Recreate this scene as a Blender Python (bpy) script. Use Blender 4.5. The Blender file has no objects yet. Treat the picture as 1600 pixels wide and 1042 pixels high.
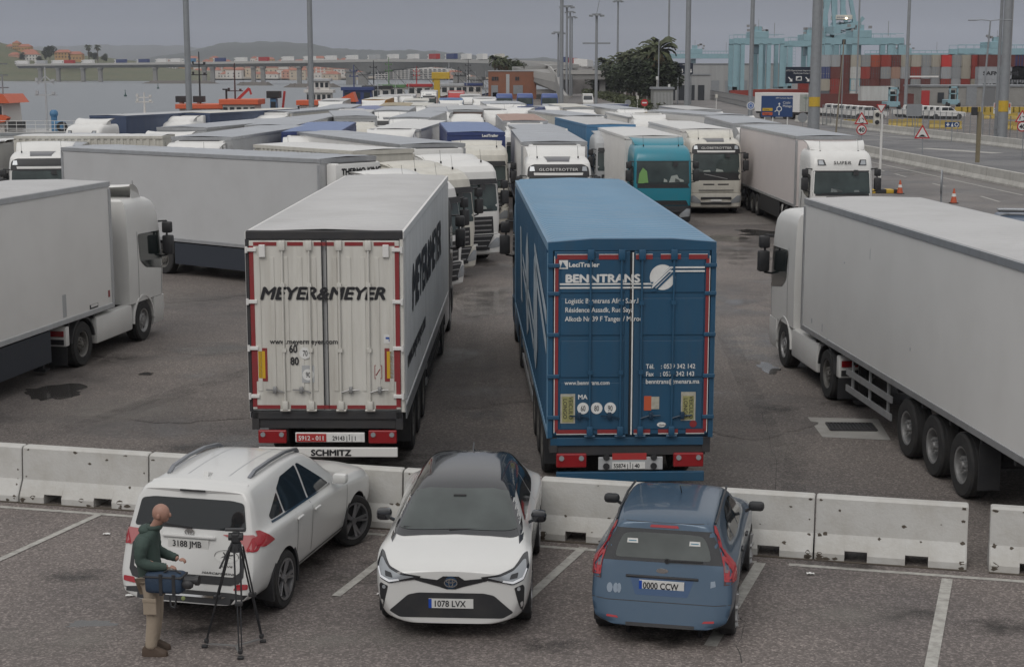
import bpy, bmesh, math, random
from math import sin, cos, pi, radians as R, sqrt, atan2, hypot
from mathutils import Vector, Matrix
from mathutils.bvhtree import BVHTree
from mathutils.noise import noise as pnoise
random.seed(7)
SC = bpy.context.scene
COL = SC.collection
# ------------------------------------------------------------------ camera, sky, light, exposure
CF, CP, CH = 2454.0, 0.1644, 6.54          # focal length (px of a 1600 px frame), pitch down, height
cam_d = bpy.data.cameras.new('camera'); cam = bpy.data.objects.new('camera', cam_d); COL.objects.link(cam)
cam.location = (0, 0, CH); cam.rotation_euler = (pi/2 - CP, 0, 0)
cam_d.sensor_width = 36; cam_d.lens = 36*CF/1600; cam_d.clip_start = .5; cam_d.clip_end = 30000
SC.camera = cam
SC.view_settings.view_transform = 'Standard'; SC.view_settings.look = 'None'
SC.view_settings.exposure = 0.0; SC.view_settings.gamma = 1; SC.view_settings.use_curve_mapping = False
SC.cycles.use_denoising = True
SC.cycles.max_bounces = 5; SC.cycles.diffuse_bounces = 3; SC.cycles.glossy_bounces = 3; SC.cycles.transmission_bounces = 4
SC.cycles.volume_bounces = 0; SC.cycles.caustics_reflective = False; SC.cycles.caustics_refractive = False
W = bpy.data.worlds.new('World'); SC.world = W; W.use_nodes = True
nt = W.node_tree; nt.nodes.clear()
SUN_EL, SUN_AZ = R(48), R(202)
sky = nt.nodes.new('ShaderNodeTexSky'); sky.sky_type = 'NISHITA'; sky.sun_disc = False
sky.sun_elevation = SUN_EL; sky.sun_rotation = SUN_AZ; sky.air_density = 1.5; sky.dust_density = 6
hs = nt.nodes.new('ShaderNodeHueSaturation'); hs.inputs['Saturation'].default_value = .25; hs.inputs['Value'].default_value = .02
tc = nt.nodes.new('ShaderNodeTexCoord'); sp = nt.nodes.new('ShaderNodeSeparateXYZ')
rp = nt.nodes.new('ShaderNodeValToRGB')     # overcast sky: luminance rises from horizon to zenith as (1+2 sin)/3
e = rp.color_ramp.elements; e[0].position = 0; e[0].color = (.150, .172, .218, 1); e[1].position = 1; e[1].color = (.74, .735, .735, 1)
for q_, c_ in ((.07, (.185, .203, .245)), (.35, (.55, .548, .55))): m_ = e.new(q_); m_.color = (*c_, 1)
nz = nt.nodes.new('ShaderNodeTexNoise'); nz.inputs['Scale'].default_value = 2.2; nz.inputs['Detail'].default_value = 4
mpn = nt.nodes.new('ShaderNodeMapping'); mpn.inputs['Scale'].default_value = (1, 1, 4)
mr = nt.nodes.new('ShaderNodeMapRange'); mr.inputs['To Min'].default_value = .90; mr.inputs['To Max'].default_value = 1.10
mu = nt.nodes.new('ShaderNodeVectorMath'); mu.operation = 'SCALE'
ad = nt.nodes.new('ShaderNodeVectorMath'); ad.operation = 'ADD'
bg = nt.nodes.new('ShaderNodeBackground'); wo = nt.nodes.new('ShaderNodeOutputWorld')
L_ = nt.links.new
L_(tc.outputs['Generated'], sp.inputs[0]); L_(sp.outputs['Z'], rp.inputs[0])
L_(tc.outputs['Generated'], mpn.inputs[0]); L_(mpn.outputs[0], nz.inputs['Vector']); L_(nz.outputs[0], mr.inputs[0])
L_(rp.outputs[0], mu.inputs[0]); L_(mr.outputs[0], mu.inputs['Scale'])
L_(sky.outputs[0], hs.inputs['Color']); L_(hs.outputs[0], ad.inputs[0]); L_(mu.outputs[0], ad.inputs[1])
L_(ad.outputs[0], bg.inputs[0]); bg.inputs[1].default_value = 1.0; L_(bg.outputs[0], wo.inputs[0])
sl = bpy.data.lights.new('sun', 'SUN'); sl.energy = .8; sl.angle = R(35); sl.color = (1, .97, .93)
so = bpy.data.objects.new('sun', sl); COL.objects.link(so); so.rotation_euler = (pi/2 - SUN_EL, 0, pi - SUN_AZ)

# ------------------------------------------------------------------ helpers
def at(px, py, z=0.0):
    x = (px-800)/CF; v = (521-py)/CF
    dy = cos(CP)+v*sin(CP); dz = -sin(CP)+v*cos(CP)
    t = (z-CH)/dz
    return Vector((x*t, dy*t, z))
def atd(px, py, Y):
    """world point on the ray through a pixel at forward distance Y"""
    x = (px-800)/CF; v = (521-py)/CF
    dy = cos(CP)+v*sin(CP); dz = -sin(CP)+v*cos(CP)
    t = Y/dy
    return Vector((x*t, Y, CH+dz*t))

MATS = {}
def M(name, col, rough=.6, metal=0.0, dirt=0.0, dscale=3.0, dcol=(.10, .085, .07), streak=False, coat=0.0, bump=0.0, bscale=60, emit=0, ecol=None, alpha=1.0, var=0.0, spec=.5, trans=0):
    if name in MATS: return MATS[name]
    m = bpy.data.materials.new(name); m.use_nodes = True; n = m.node_tree; p = n.nodes['Principled BSDF']
    c4 = (col[0], col[1], col[2], 1)
    p.inputs['Base Color'].default_value = c4; p.inputs['Roughness'].default_value = rough; p.inputs['Metallic'].default_value = metal
    p.inputs['Specular IOR Level'].default_value = spec
    if coat: p.inputs['Coat Weight'].default_value = coat; p.inputs['Coat Roughness'].default_value = .06
    if trans: p.inputs['Transmission Weight'].default_value = trans
    if emit: p.inputs['Emission Strength'].default_value = emit; p.inputs['Emission Color'].default_value = (*(ecol or col), 1)
    m.diffuse_color = c4
    if dirt or bump or var:
        t = n.nodes.new('ShaderNodeTexCoord'); mp = n.nodes.new('ShaderNodeMapping')
        n.links.new(t.outputs['Object'], mp.inputs[0])
        src = None
        if var:
            nv = n.nodes.new('ShaderNodeTexNoise'); nv.inputs['Scale'].default_value = dscale*.35; nv.inputs['Detail'].default_value = 3
            n.links.new(t.outputs['Object'], nv.inputs['Vector'])
            r0 = n.nodes.new('ShaderNodeMapRange'); r0.inputs['From Min'].default_value = .3; r0.inputs['From Max'].default_value = .7
            r0.inputs['To Min'].default_value = 1-var; r0.inputs['To Max'].default_value = 1+var
            vm = n.nodes.new('ShaderNodeVectorMath'); vm.operation = 'SCALE'; vm.inputs[0].default_value = col
            n.links.new(nv.outputs[0], r0.inputs[0]); n.links.new(r0.outputs[0], vm.inputs['Scale']); n.links.new(vm.outputs[0], p.inputs['Base Color'])
            src = vm.outputs[0]
        if dirt:
            if streak: mp.inputs['Scale'].default_value = (2.2, 2.2, .22)
            nn = n.nodes.new('ShaderNodeTexNoise'); nn.inputs['Scale'].default_value = dscale; nn.inputs['Detail'].default_value = 7; nn.inputs['Roughness'].default_value = .65
            n.links.new(mp.outputs[0], nn.inputs['Vector'])
            rr = n.nodes.new('ShaderNodeMapRange'); rr.inputs['From Min'].default_value = .42; rr.inputs['From Max'].default_value = .82; rr.inputs['To Max'].default_value = dirt
            n.links.new(nn.outputs[0], rr.inputs[0])
            mx = n.nodes.new('ShaderNodeMix'); mx.data_type = 'RGBA'
            n.links.new(rr.outputs[0], mx.inputs[0]); mx.inputs[6].default_value = c4; mx.inputs[7].default_value = (*dcol, 1)
            if src: n.links.new(src, mx.inputs[6])
            n.links.new(mx.outputs[2], p.inputs['Base Color'])
            r2 = n.nodes.new('ShaderNodeMapRange'); r2.inputs['To Min'].default_value = rough; r2.inputs['To Max'].default_value = min(1, rough+.35)
            n.links.new(rr.outputs[0], r2.inputs[0]); n.links.new(r2.outputs[0], p.inputs['Roughness'])
        if bump:
            nb = n.nodes.new('ShaderNodeTexNoise'); nb.inputs['Scale'].default_value = bscale; nb.inputs['Detail'].default_value = 4
            n.links.new(t.outputs['Object'], nb.inputs['Vector'])
            bp = n.nodes.new('ShaderNodeBump'); bp.inputs['Strength'].default_value = bump; bp.inputs['Distance'].default_value = .02
            n.links.new(nb.outputs[0], bp.inputs['Height']); n.links.new(bp.outputs[0], p.inputs['Normal'])
    MATS[name] = m
    return m

class MB:
    def __init__(s): s.v = []; s.f = []; s.M = Matrix.Identity(4); s.mi = []; s.cur = 0
    def add(s, vs, fs):
        o = len(s.v); Mx = s.M
        s.v += [tuple(Mx @ Vector(v)) for v in vs]
        s.f += [tuple(i+o for i in f) for f in fs]; s.mi += [s.cur]*len(fs)
        return s
    def box(s, x0, x1, y0, y1, z0, z1, bev=0, taper=None):
        vs = [(x0,y0,z0),(x1,y0,z0),(x1,y1,z0),(x0,y1,z0),(x0,y0,z1),(x1,y0,z1),(x1,y1,z1),(x0,y1,z1)]
        fs = [(0,3,2,1),(4,5,6,7),(0,1,5,4),(1,2,6,5),(2,3,7,6),(3,0,4,7)]
        if taper:
            cx, cy = (x0+x1)/2, (y0+y1)/2
            vs = vs[:4]+[((x-cx)*taper+cx, (y-cy)*taper+cy, z) for x, y, z in vs[4:]]
        if bev:
            bm = bmesh.new(); bv = [bm.verts.new(v) for v in vs]
            for f in fs: bm.faces.new([bv[i] for i in f])
            bmesh.ops.bevel(bm, geom=list(bm.edges), offset=bev, segments=2, profile=.5, affect='EDGES')
            bm.verts.index_update()
            s.add([v.co[:] for v in bm.verts], [[v.index for v in f.verts] for f in bm.faces]); bm.free(); return s
        return s.add(vs, fs)
    def cb(s, c, d, bev=0): return s.box(c[0]-d[0]/2, c[0]+d[0]/2, c[1]-d[1]/2, c[1]+d[1]/2, c[2]-d[2]/2, c[2]+d[2]/2, bev)
    def cyl(s, p0, p1, r0, r1=None, n=10, caps=True):
        p0, p1 = Vector(p0), Vector(p1); r1 = r0 if r1 is None else r1
        d = (p1-p0).normalized(); a = Vector((0,0,1)) if abs(d.z) < .95 else Vector((1,0,0))
        u = d.cross(a).normalized(); w = d.cross(u)
        vs = [p0+u*r0*cos(2*pi*i/n)+w*r0*sin(2*pi*i/n) for i in range(n)]+[p1+u*r1*cos(2*pi*i/n)+w*r1*sin(2*pi*i/n) for i in range(n)]
        fs = [(i, (i+1) % n, n+(i+1) % n, n+i) for i in range(n)]
        if caps: fs += [tuple(range(n))[::-1], tuple(range(n, 2*n))]
        return s.add(vs, fs)
    def tube(s, pts, r, n=6):
        for a, b in zip(pts[:-1], pts[1:]): s.cyl(a, b, r, r, n)
        return s
    def bar(s, p0, p1, w, h):
        """rectangular beam between two points"""
        p0, p1 = Vector(p0), Vector(p1); d = (p1-p0).normalized(); a = Vector((0,0,1)) if abs(d.z) < .98 else Vector((0,1,0))
        u = d.cross(a).normalized()*w/2; q = u.cross(d).normalized()*h/2
        vs = [p0-u-q, p0+u-q, p0+u+q, p0-u+q, p1-u-q, p1+u-q, p1+u+q, p1-u+q]
        return s.add(vs, [(0,1,2,3)[::-1],(4,5,6,7),(0,1,5,4),(1,2,6,5),(2,3,7,6),(3,0,4,7)])
    def prism(s, poly, ax, d0, d1):
        """extrude a 2-D outline along axis ax ('x','y','z') from d0 to d1"""
        f = {'x': lambda a, b, d: (d, a, b), 'y': lambda a, b, d: (a, d, b), 'z': lambda a, b, d: (a, b, d)}[ax]
        n = len(poly); vs = [f(a, b, d0) for a, b in poly]+[f(a, b, d1) for a, b in poly]
        return s.add(vs, [(i, (i+1) % n, n+(i+1) % n, n+i) for i in range(n)]+[tuple(range(n))[::-1], tuple(range(n, 2*n))])
    def lathe(s, prof, ax='x', n=20, c=(0,0,0)):
        """profile of (radius, offset along axis)"""
        vs = []; m = len(prof)
        for i in range(n):
            a = 2*pi*i/n
            for r, o in prof:
                q = {'x': (o, r*cos(a), r*sin(a)), 'y': (r*cos(a), o, r*sin(a)), 'z': (r*cos(a), r*sin(a), o)}[ax]
                vs.append((q[0]+c[0], q[1]+c[1], q[2]+c[2]))
        fs = [(i*m+j, i*m+j+1, ((i+1) % n)*m+j+1, ((i+1) % n)*m+j) for i in range(n) for j in range(m-1)]
        return s.add(vs, fs)
    def loft(s, rings, caps=True, closed=True):
        n = len(rings[0]); vs = [p for r in rings for p in r]; k = n if closed else n-1
        fs = [(j*n+i, j*n+(i+1) % n, (j+1)*n+(i+1) % n, (j+1)*n+i) for j in range(len(rings)-1) for i in range(k)]
        if caps: fs += [tuple(range(n))[::-1], tuple(range((len(rings)-1)*n, len(rings)*n))]
        return s.add(vs, fs)
    def ball(s, c, r, sx=1, sy=1, sz=1, n=10, m=6):
        rings = []
        for j in range(1, m):
            t = pi*j/m; rings.append([(c[0]+r*sx*sin(t)*cos(2*pi*i/n), c[1]+r*sy*sin(t)*sin(2*pi*i/n), c[2]-r*sz*cos(t)) for i in range(n)])
        return s.loft(rings)
    def sheet(s, nx, ny, fn):
        vs = [fn(i/nx, j/ny) for j in range(ny+1) for i in range(nx+1)]
        return s.add(vs, [(j*(nx+1)+i, j*(nx+1)+i+1, (j+1)*(nx+1)+i+1, (j+1)*(nx+1)+i) for j in range(ny) for i in range(nx)])
    def mesh(s, name='mesh', smooth=None):
        me = bpy.data.meshes.new(name); me.from_pydata(s.v, [], s.f)
        bm = bmesh.new(); bm.from_mesh(me); bmesh.ops.recalc_face_normals(bm, faces=bm.faces); bm.to_mesh(me); bm.free()
        if len(set(s.mi)) > 1:
            for p, i in zip(me.polygons, s.mi): p.material_index = i
        if smooth:
            me.shade_smooth(); me.set_sharp_from_angle(angle=R(smooth))
        return me
    def build(s, name, mat, parent=None, smooth=None, loc=None, rz=None):
        return put(name, s.mesh(name, smooth), mat, parent, loc, rz)

def put(name, me, mat=None, parent=None, loc=None, rz=None):
    o = bpy.data.objects.new(name, me); COL.objects.link(o)
    if parent: o.parent = parent
    if loc is not None: o.location = loc
    if rz is not None: o.rotation_euler = (0, 0, rz)
    if mat is not None:
        ml = mat if isinstance(mat, (list, tuple)) else [mat]
        while len(me.materials) < len(ml): me.materials.append(None)
        for i, m in enumerate(ml):
            o.material_slots[i].link = 'OBJECT'; o.material_slots[i].material = m
    return o
def tag(o, label=None, cat=None, group=None, kind=None):
    if label: o['label'] = label
    if cat: o['category'] = cat
    if group: o['group'] = group
    if kind: o['kind'] = kind
    return o
def empty(name, loc=(0,0,0), rz=0, label=None, cat=None, group=None):
    o = bpy.data.objects.new(name, None); COL.objects.link(o); o.location = loc; o.rotation_euler = (0, 0, rz); o.empty_display_size = .2
    return tag(o, label, cat, group)
CACHE = {}
def cached(key, fn):
    if key not in CACHE: CACHE[key] = fn()
    return CACHE[key]
def copy_tree(o, parent=None):
    c = o.copy(); COL.objects.link(c); c.parent = parent
    for ch in o.children: copy_tree(ch, c)
    return c
def text(s, name, mat, parent, loc, rot, size, ext=.002, align='LEFT', shear=0, off=0, sx=1.0, sp=1.0):
    def mk():
        cu = bpy.data.curves.new(name, 'FONT'); cu.body = s; cu.size = size; cu.extrude = ext; cu.align_x = align; cu.shear = shear; cu.offset = off; cu.resolution_u = 3; cu.space_character = sp
        o = bpy.data.objects.new(name, cu); me = bpy.data.meshes.new_from_object(o)
        bpy.data.objects.remove(o); bpy.data.curves.remove(cu); me.materials.clear()
        if bold:
            vs = [v.co[:] for v in me.vertices]; fs = [tuple(p.vertices) for p in me.polygons]; V = []; F = []
            for k_, (dx_, dy_) in enumerate(((-bold, 0), (bold, 0), (0, bold), (0, -bold))):
                n_ = len(V); V += [(x+dx_, y+dy_, z-k_*.0004) for x, y, z in vs]; F += [tuple(i+n_ for i in f) for f in fs]
            me = bpy.data.meshes.new('lettering'); me.from_pydata(V, [], F)
        return me
    bold = off*2.2; off = 0
    me = cached(('txt', s, size, ext, align, shear, bold, sp), mk)
    o = put(name, me, mat, parent, loc); o.rotation_euler = rot; o.scale = (sx, 1, 1)
    return o
def bvh_of(me): return BVHTree.FromPolygons([v.co[:] for v in me.vertices], [p.vertices[:] for p in me.polygons])
AXV = {'front': (Vector((0,-1,0)), lambda a, b: Vector((a, 30, b))), 'rear': (Vector((0,1,0)), lambda a, b: Vector((a, -30, b))),
       'right': (Vector((-1,0,0)), lambda a, b: Vector((30, a, b))), 'left': (Vector((1,0,0)), lambda a, b: Vector((-30, a, b))),
       'top': (Vector((0,0,-1)), lambda a, b: Vector((a, b, 30)))}
def rounded(poly, r, n=3):
    out = []; k = len(poly)
    for i in range(k):
        p = Vector(poly[i]); a = (Vector(poly[i-1])-p); b = (Vector(poly[(i+1) % k])-p)
        ra = min(r, a.length*.45); rb = min(r, b.length*.45)
        p0 = p+a.normalized()*ra; p1 = p+b.normalized()*rb
        for j in range(n+1):
            t = j/n; out.append(tuple(p0*(1-t)**2+p*2*t*(1-t)+p1*t*t))
    return out
def panel_mesh(bvh, poly, ax, off=.004, step=.07, rnd=0, thick=0.0):
    if rnd: poly = rounded(poly, rnd)
    dr, org = AXV[ax]
    bm = bmesh.new(); vs = [bm.verts.new((a, b, 0)) for a, b in poly]; bm.faces.new(vs)
    for k in (0, 1):
        lo = min(p[k] for p in poly); hi = max(p[k] for p in poly); n = max(1, int((hi-lo)/step))
        for i in range(1, n):
            pc = [0, 0, 0]; no = [0, 0, 0]; pc[k] = lo+(hi-lo)*i/n; no[k] = 1
            bmesh.ops.bisect_plane(bm, geom=list(bm.verts)+list(bm.edges)+list(bm.faces), plane_co=pc, plane_no=no)
    bad = []
    for v in bm.verts:
        o = org(v.co.x, v.co.y); h = bvh.ray_cast(o, dr)
        if h[0] is None or abs(h[1].dot(dr)) < .06: bad.append(v)
        else:
            v.co = h[0]-dr*off
    if bad: bmesh.ops.delete(bm, geom=bad, context='VERTS')
    if thick and bm.faces:
        bm.normal_update()
        r = bmesh.ops.extrude_face_region(bm, geom=list(bm.faces))
        for g in r['geom']:
            if isinstance(g, bmesh.types.BMVert): g.co = g.co-dr*thick
        bmesh.ops.recalc_face_normals(bm, faces=bm.faces)
    me = bpy.data.meshes.new('panel'); bm.to_mesh(me); bm.free(); me.shade_smooth(); me.set_sharp_from_angle(angle=R(30))
    return me
def mir(poly): return [(-a, b) for a, b in poly]
def smoothstep(t): t = max(0, min(1, t)); return t*t*(3-2*t)
def lerp(a, b, t): return a+(b-a)*t
def interp(tab, x):
    if x <= tab[0][0]: return tab[0][1]
    for (a, va), (b, vb) in zip(tab[:-1], tab[1:]):
        if x <= b: return va+(vb-va)*(x-a)/(b-a)
    return tab[-1][1]

# ------------------------------------------------------------------ common materials
WHITE = M('white_paint', (.71, .70, .68), .40, dirt=.14, dscale=.9, var=.03, dcol=(.30, .28, .25))
WHITE2 = M('clean_white_paint', (.68, .675, .655), .3, dirt=.10, dscale=1.5)
CREAM = M('cream_paint', (.58, .56, .50), .35, dirt=.25, dscale=1.6, streak=True)
ROOFW = M('white_roof_sheet', (.47, .467, .465), .45, dirt=.22, dscale=.7, var=.05)
GREYP = M('grey_panel', (.42, .43, .44), .4, dirt=.25, dscale=1.3, streak=True)
GREYR = M('grey_roof_sheet', (.36, .38, .41), .35, dirt=.25, dscale=.8, var=.06)
ALU = M('aluminium', (.48, .49, .50), .35, .6, dirt=.3, dscale=3)
STEEL = M('steel', (.35, .35, .35), .4, .7, dirt=.4, dscale=6)
BLACK = M('black_plastic', (.022, .023, .026), .5, dirt=.25, dscale=4, dcol=(.09, .08, .07))
DARK = M('chassis_dark', (.03, .03, .033), .7, dirt=.5, dscale=3, dcol=(.075, .066, .058))
RUBBER = M('tyre_rubber', (.022, .022, .023), .85, dirt=.5, dscale=8, dcol=(.075, .068, .06))
RIM = M('rim_silver', (.34, .34, .34), .45, .5, dirt=.5, dscale=7)
RIMD = M('rim_dull', (.17, .165, .155), .6, .3, dirt=.6, dscale=7)
GLASS = M('dark_glass', (.018, .024, .024), .06, spec=.7)
GLASS2 = M('cab_glass', (.035, .050, .048), .08, spec=.7, var=.4, dscale=3)
REDL = M('red_lens', (.26, .012, .016), .25, coat=.4)
REDT = M('red_tape', (.24, .022, .026), .5, dirt=.3, dscale=5)
ORANGEL = M('orange_lens', (.65, .18, .02), .3)
CLEARL = M('clear_lens', (.36, .38, .40), .2, .3)
NAVY = M('navy_curtain', (.030, .050, .16), .5, dirt=.15, dscale=1.5)
SLATE = M('slate_curtain', (.060, .085, .15), .55, dirt=.2, dscale=1.5, streak=True)
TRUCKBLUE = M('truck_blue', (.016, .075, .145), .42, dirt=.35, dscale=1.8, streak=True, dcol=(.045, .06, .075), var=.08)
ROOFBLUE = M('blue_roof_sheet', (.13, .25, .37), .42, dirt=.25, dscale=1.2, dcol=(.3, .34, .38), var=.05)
TEAL = M('teal_paint', (.015, .20, .27), .3, dirt=.15, dscale=2, coat=.3)
INK = M('black_print', (.015, .015, .018), .5)
WINK = M('white_print', (.70, .70, .68), .5, dirt=.25, dscale=9)
YEL = M('yellow_paint', (.55, .36, .03), .5, dirt=.3, dscale=5)
ORG = M('orange_paint', (.48, .09, .035), .5, dirt=.2)
REDP = M('red_paint', (.40, .03, .03), .5, dirt=.25)
CONC = M('concrete', (.33, .32, .30), .85, dirt=.4, dscale=1.5, bump=.3, bscale=30, var=.1)
CONCL = M('pale_concrete', (.44, .43, .40), .85, dirt=.35, dscale=2, bump=.25, bscale=30, var=.08)
GALV = M('galvanised', (.27, .285, .30), .55, .3, dirt=.25, dscale=2)
TURQ = M('crane_turquoise', (.25, .40, .45), .5, dirt=.2, dscale=.5)
# ------------------------------------------------------------------ ground, water, terrain
def asphalt(name, base, wet=.5, pink=0, spec=1.0):
    m = bpy.data.materials.new(name); m.use_nodes = True; n = m.node_tree; p = n.nodes['Principled BSDF']; N = n.nodes.new; K = n.links.new
    t = N('ShaderNodeTexCoord')
    big = N('ShaderNodeTexNoise'); big.inputs['Scale'].default_value = .16; big.inputs['Detail'].default_value = 7; big.inputs['Roughness'].default_value = .6
    fine = N('ShaderNodeTexNoise'); fine.inputs['Scale'].default_value = 13; fine.inputs['Detail'].default_value = 8; fine.inputs['Roughness'].default_value = .8
    vo = N('ShaderNodeTexVoronoi'); vo.inputs['Scale'].default_value = 42; vo.inputs['Randomness'].default_value = 1
    for q in (big, fine, vo): K(t.outputs['Object'], q.inputs['Vector'])
    cr = N('ShaderNodeValToRGB'); e = cr.color_ramp.elements
    b = base; e[0].position = .32; e[0].color = (b[0]*.62, b[1]*.62, b[2]*.64, 1); e[1].position = .68; e[1].color = (b[0]*1.28, b[1]*1.24, b[2]*1.2, 1)
    mid = e.new(.5); mid.color = (b[0]*1.0, b[1]*.97, b[2]*.95, 1)
    K(big.outputs[0], cr.inputs[0])
    fr = N('ShaderNodeMapRange'); fr.inputs['From Min'].default_value = .3; fr.inputs['From Max'].default_value = .7; fr.inputs['To Min'].default_value = .70; fr.inputs['To Max'].default_value = 1.32; K(fine.outputs[0], fr.inputs[0])
    vr = N('ShaderNodeMapRange'); vr.inputs['To Min'].default_value = 1-.35*spec; vr.inputs['To Max'].default_value = 1+.55*spec
    sx = N('ShaderNodeSeparateXYZ'); K(vo.outputs['Color'], sx.inputs[0]); pw = N('ShaderNodeMath'); pw.operation = 'POWER'; pw.inputs[1].default_value = 3; K(sx.outputs[0], pw.inputs[0]); K(pw.outputs[0], vr.inputs[0])
    m1 = N('ShaderNodeMath'); m1.operation = 'MULTIPLY'; K(fr.outputs[0], m1.inputs[0]); K(vr.outputs[0], m1.inputs[1])
    vm = N('ShaderNodeVectorMath'); vm.operation = 'SCALE'; K(cr.outputs[0], vm.inputs[0]); K(m1.outputs[0], vm.inputs['Scale'])
    # wetness with a shape of its own
    wn = N('ShaderNodeTexNoise'); wn.inputs['Scale'].default_value = .22; wn.inputs['Detail'].default_value = 9; wn.inputs['Roughness'].default_value = .62; wn.inputs['Distortion'].default_value = .4
    mp = N('ShaderNodeMapping'); mp.inputs['Location'].default_value = (31, 17, 5); K(t.outputs['Object'], mp.inputs[0]); K(mp.outputs[0], wn.inputs['Vector'])
    wr = N('ShaderNodeMapRange'); wr.inputs['From Min'].default_value = .53; wr.inputs['From Max'].default_value = .62; wr.inputs['To Max'].default_value = wet; K(wn.outputs[0], wr.inputs[0])
    mx = N('ShaderNodeMix'); mx.data_type = 'RGBA'; K(wr.outputs[0], mx.inputs[0]); K(vm.outputs[0], mx.inputs[6])
    vd = N('ShaderNodeVectorMath'); vd.operation = 'SCALE'; vd.inputs['Scale'].default_value = .55; K(vm.outputs[0], vd.inputs[0]); K(vd.outputs[0], mx.inputs[7])
    K(mx.outputs[2], p.inputs['Base Color'])
    rr = N('ShaderNodeMapRange'); rr.inputs['To Min'].default_value = .8; rr.inputs['To Max'].default_value = .28; K(wr.outputs[0], rr.inputs[0]); K(rr.outputs[0], p.inputs['Roughness'])
    bp = N('ShaderNodeBump'); bp.inputs['Strength'].default_value = .5; bp.inputs['Distance'].default_value = .012; K(fine.outputs[0], bp.inputs['Height']); K(bp.outputs[0], p.inputs['Normal'])
    return m
ASPH = asphalt('asphalt_yard', (.165, .148, .138), .7)
ASPH2 = asphalt('asphalt_parking', (.182, .162, .154), .2, spec=1.0)
ROADM = asphalt('asphalt_road', (.165, .158, .155), .5, spec=.5)
ROADM2 = asphalt('asphalt_road_wet', (.15, .152, .158), .6, spec=.4)
LINE = M('worn_road_paint', (.42, .41, .38), .7, dirt=.85, dscale=7, dcol=(.12, .11, .10))
PUD = M('puddle_water', (.055, .052, .05), .07, spec=.6, bump=.08, bscale=6)
QX = [(-34,-60),(-34,110),(-30,150),(-28,250),(-24,300),(-13,400),(-9,470),(-6,560),(30,700),(80,1000),(300,2200)]
land = [(x, y) for x, y in QX]+[(4500, 2600), (4500, -60)]
b = MB(); b.prism(land, 'z', -3.5, 0); tag(b.build('ground', ASPH), kind='structure')
def flat(name, pts, z, mat, kind='structure', **k):
    b = MB(); b.add([(x, y, z) for x, y in pts], [tuple(range(len(pts)))]); o = b.build(name, mat); tag(o, kind=kind, **k); return o
def seg(p, q, w, z=.009):
    p = Vector(p[:2]); q = Vector(q[:2]); d = (q-p).normalized(); n = Vector((-d.y, d.x))*w/2
    return [(p-n)[:], (q-n)[:], (q+n)[:], (p+n)[:]]
WATER = bpy.data.materials.new('sea_water'); WATER.use_nodes = True
_n = WATER.node_tree; _p = _n.nodes['Principled BSDF']; _p.inputs['Base Color'].default_value = (.14, .155, .165, 1); _p.inputs['Roughness'].default_value = .28
_t = _n.nodes.new('ShaderNodeTexCoord'); _m = _n.nodes.new('ShaderNodeMapping'); _m.inputs['Scale'].default_value = (.25, .8, 1)
_a = _n.nodes.new('ShaderNodeTexNoise'); _a.inputs['Scale'].default_value = .8; _a.inputs['Detail'].default_value = 5
_b = _n.nodes.new('ShaderNodeBump'); _b.inputs['Strength'].default_value = .35; _b.inputs['Distance'].default_value = .25
_n.links.new(_t.outputs['Object'], _m.inputs[0]); _n.links.new(_m.outputs[0], _a.inputs['Vector']); _n.links.new(_a.outputs[0], _b.inputs['Height']); _n.links.new(_b.outputs[0], _p.inputs['Normal'])
SEA = -1.2
flat('water', [(-6000,-200),(3000,-200),(3000,5200),(-6000,5200)], SEA, WATER)
# car park surface in front of the barrier
BL = lambda x: 785+(x-30)*.0721              # foot of the near barrier in the photograph
a0, a1 = at(-500, BL(-500)), at(2200, BL(2200))
dirv = (a1-a0).normalized(); nb = Vector((-dirv.y, dirv.x, 0))
pk = [a0-nb*.05, a1-nb*.05, a1-nb*30, a0-nb*30]
flat('parking_ground', [p[:2] for p in pk], .004, ASPH2)
o_ = -nb*.30
for i, (xa, xb) in enumerate(((-400, 612), (840, 1185), (1235, 2100))):
    p, q = at(xa, BL(xa))+o_, at(xb, BL(xb))+o_; flat('bay_line', seg(p, q, .10), .009, LINE)
for (xa, ya, xb, yb, w) in ((158, 803, -20, 884, .11), (602, 872, 525, 932, .12), (912, 856, 780, 975, .13), (1188, 880, 1110, 1010, .15), (1480, 905, 1440, 1120, .14)):
    flat('bay_line', seg(at(xa, ya), at(xb, yb), w), .013, LINE)
def blob(name, c, rx, ry, mat, z=.012, rot=0, n=48, rough=.35, seed=0, **k):
    pts = []
    for i in range(n):
        a = 2*pi*i/n; r = 1+rough*pnoise(Vector((cos(a)*1.3+seed, sin(a)*1.3, seed*.7)))+rough*.6*pnoise(Vector((cos(a)*4+seed, sin(a)*4, 3)))
        x, y = rx*r*cos(a), ry*r*sin(a); pts.append((c[0]+x*cos(rot)-y*sin(rot), c[1]+x*sin(rot)+y*cos(rot)))
    return flat(name, pts, z, mat, **k)
PATCH = asphalt('asphalt_patch', (.195, .180, .168), .5)
PATCHD = asphalt('asphalt_dark_patch', (.145, .130, .121), .6)
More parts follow.
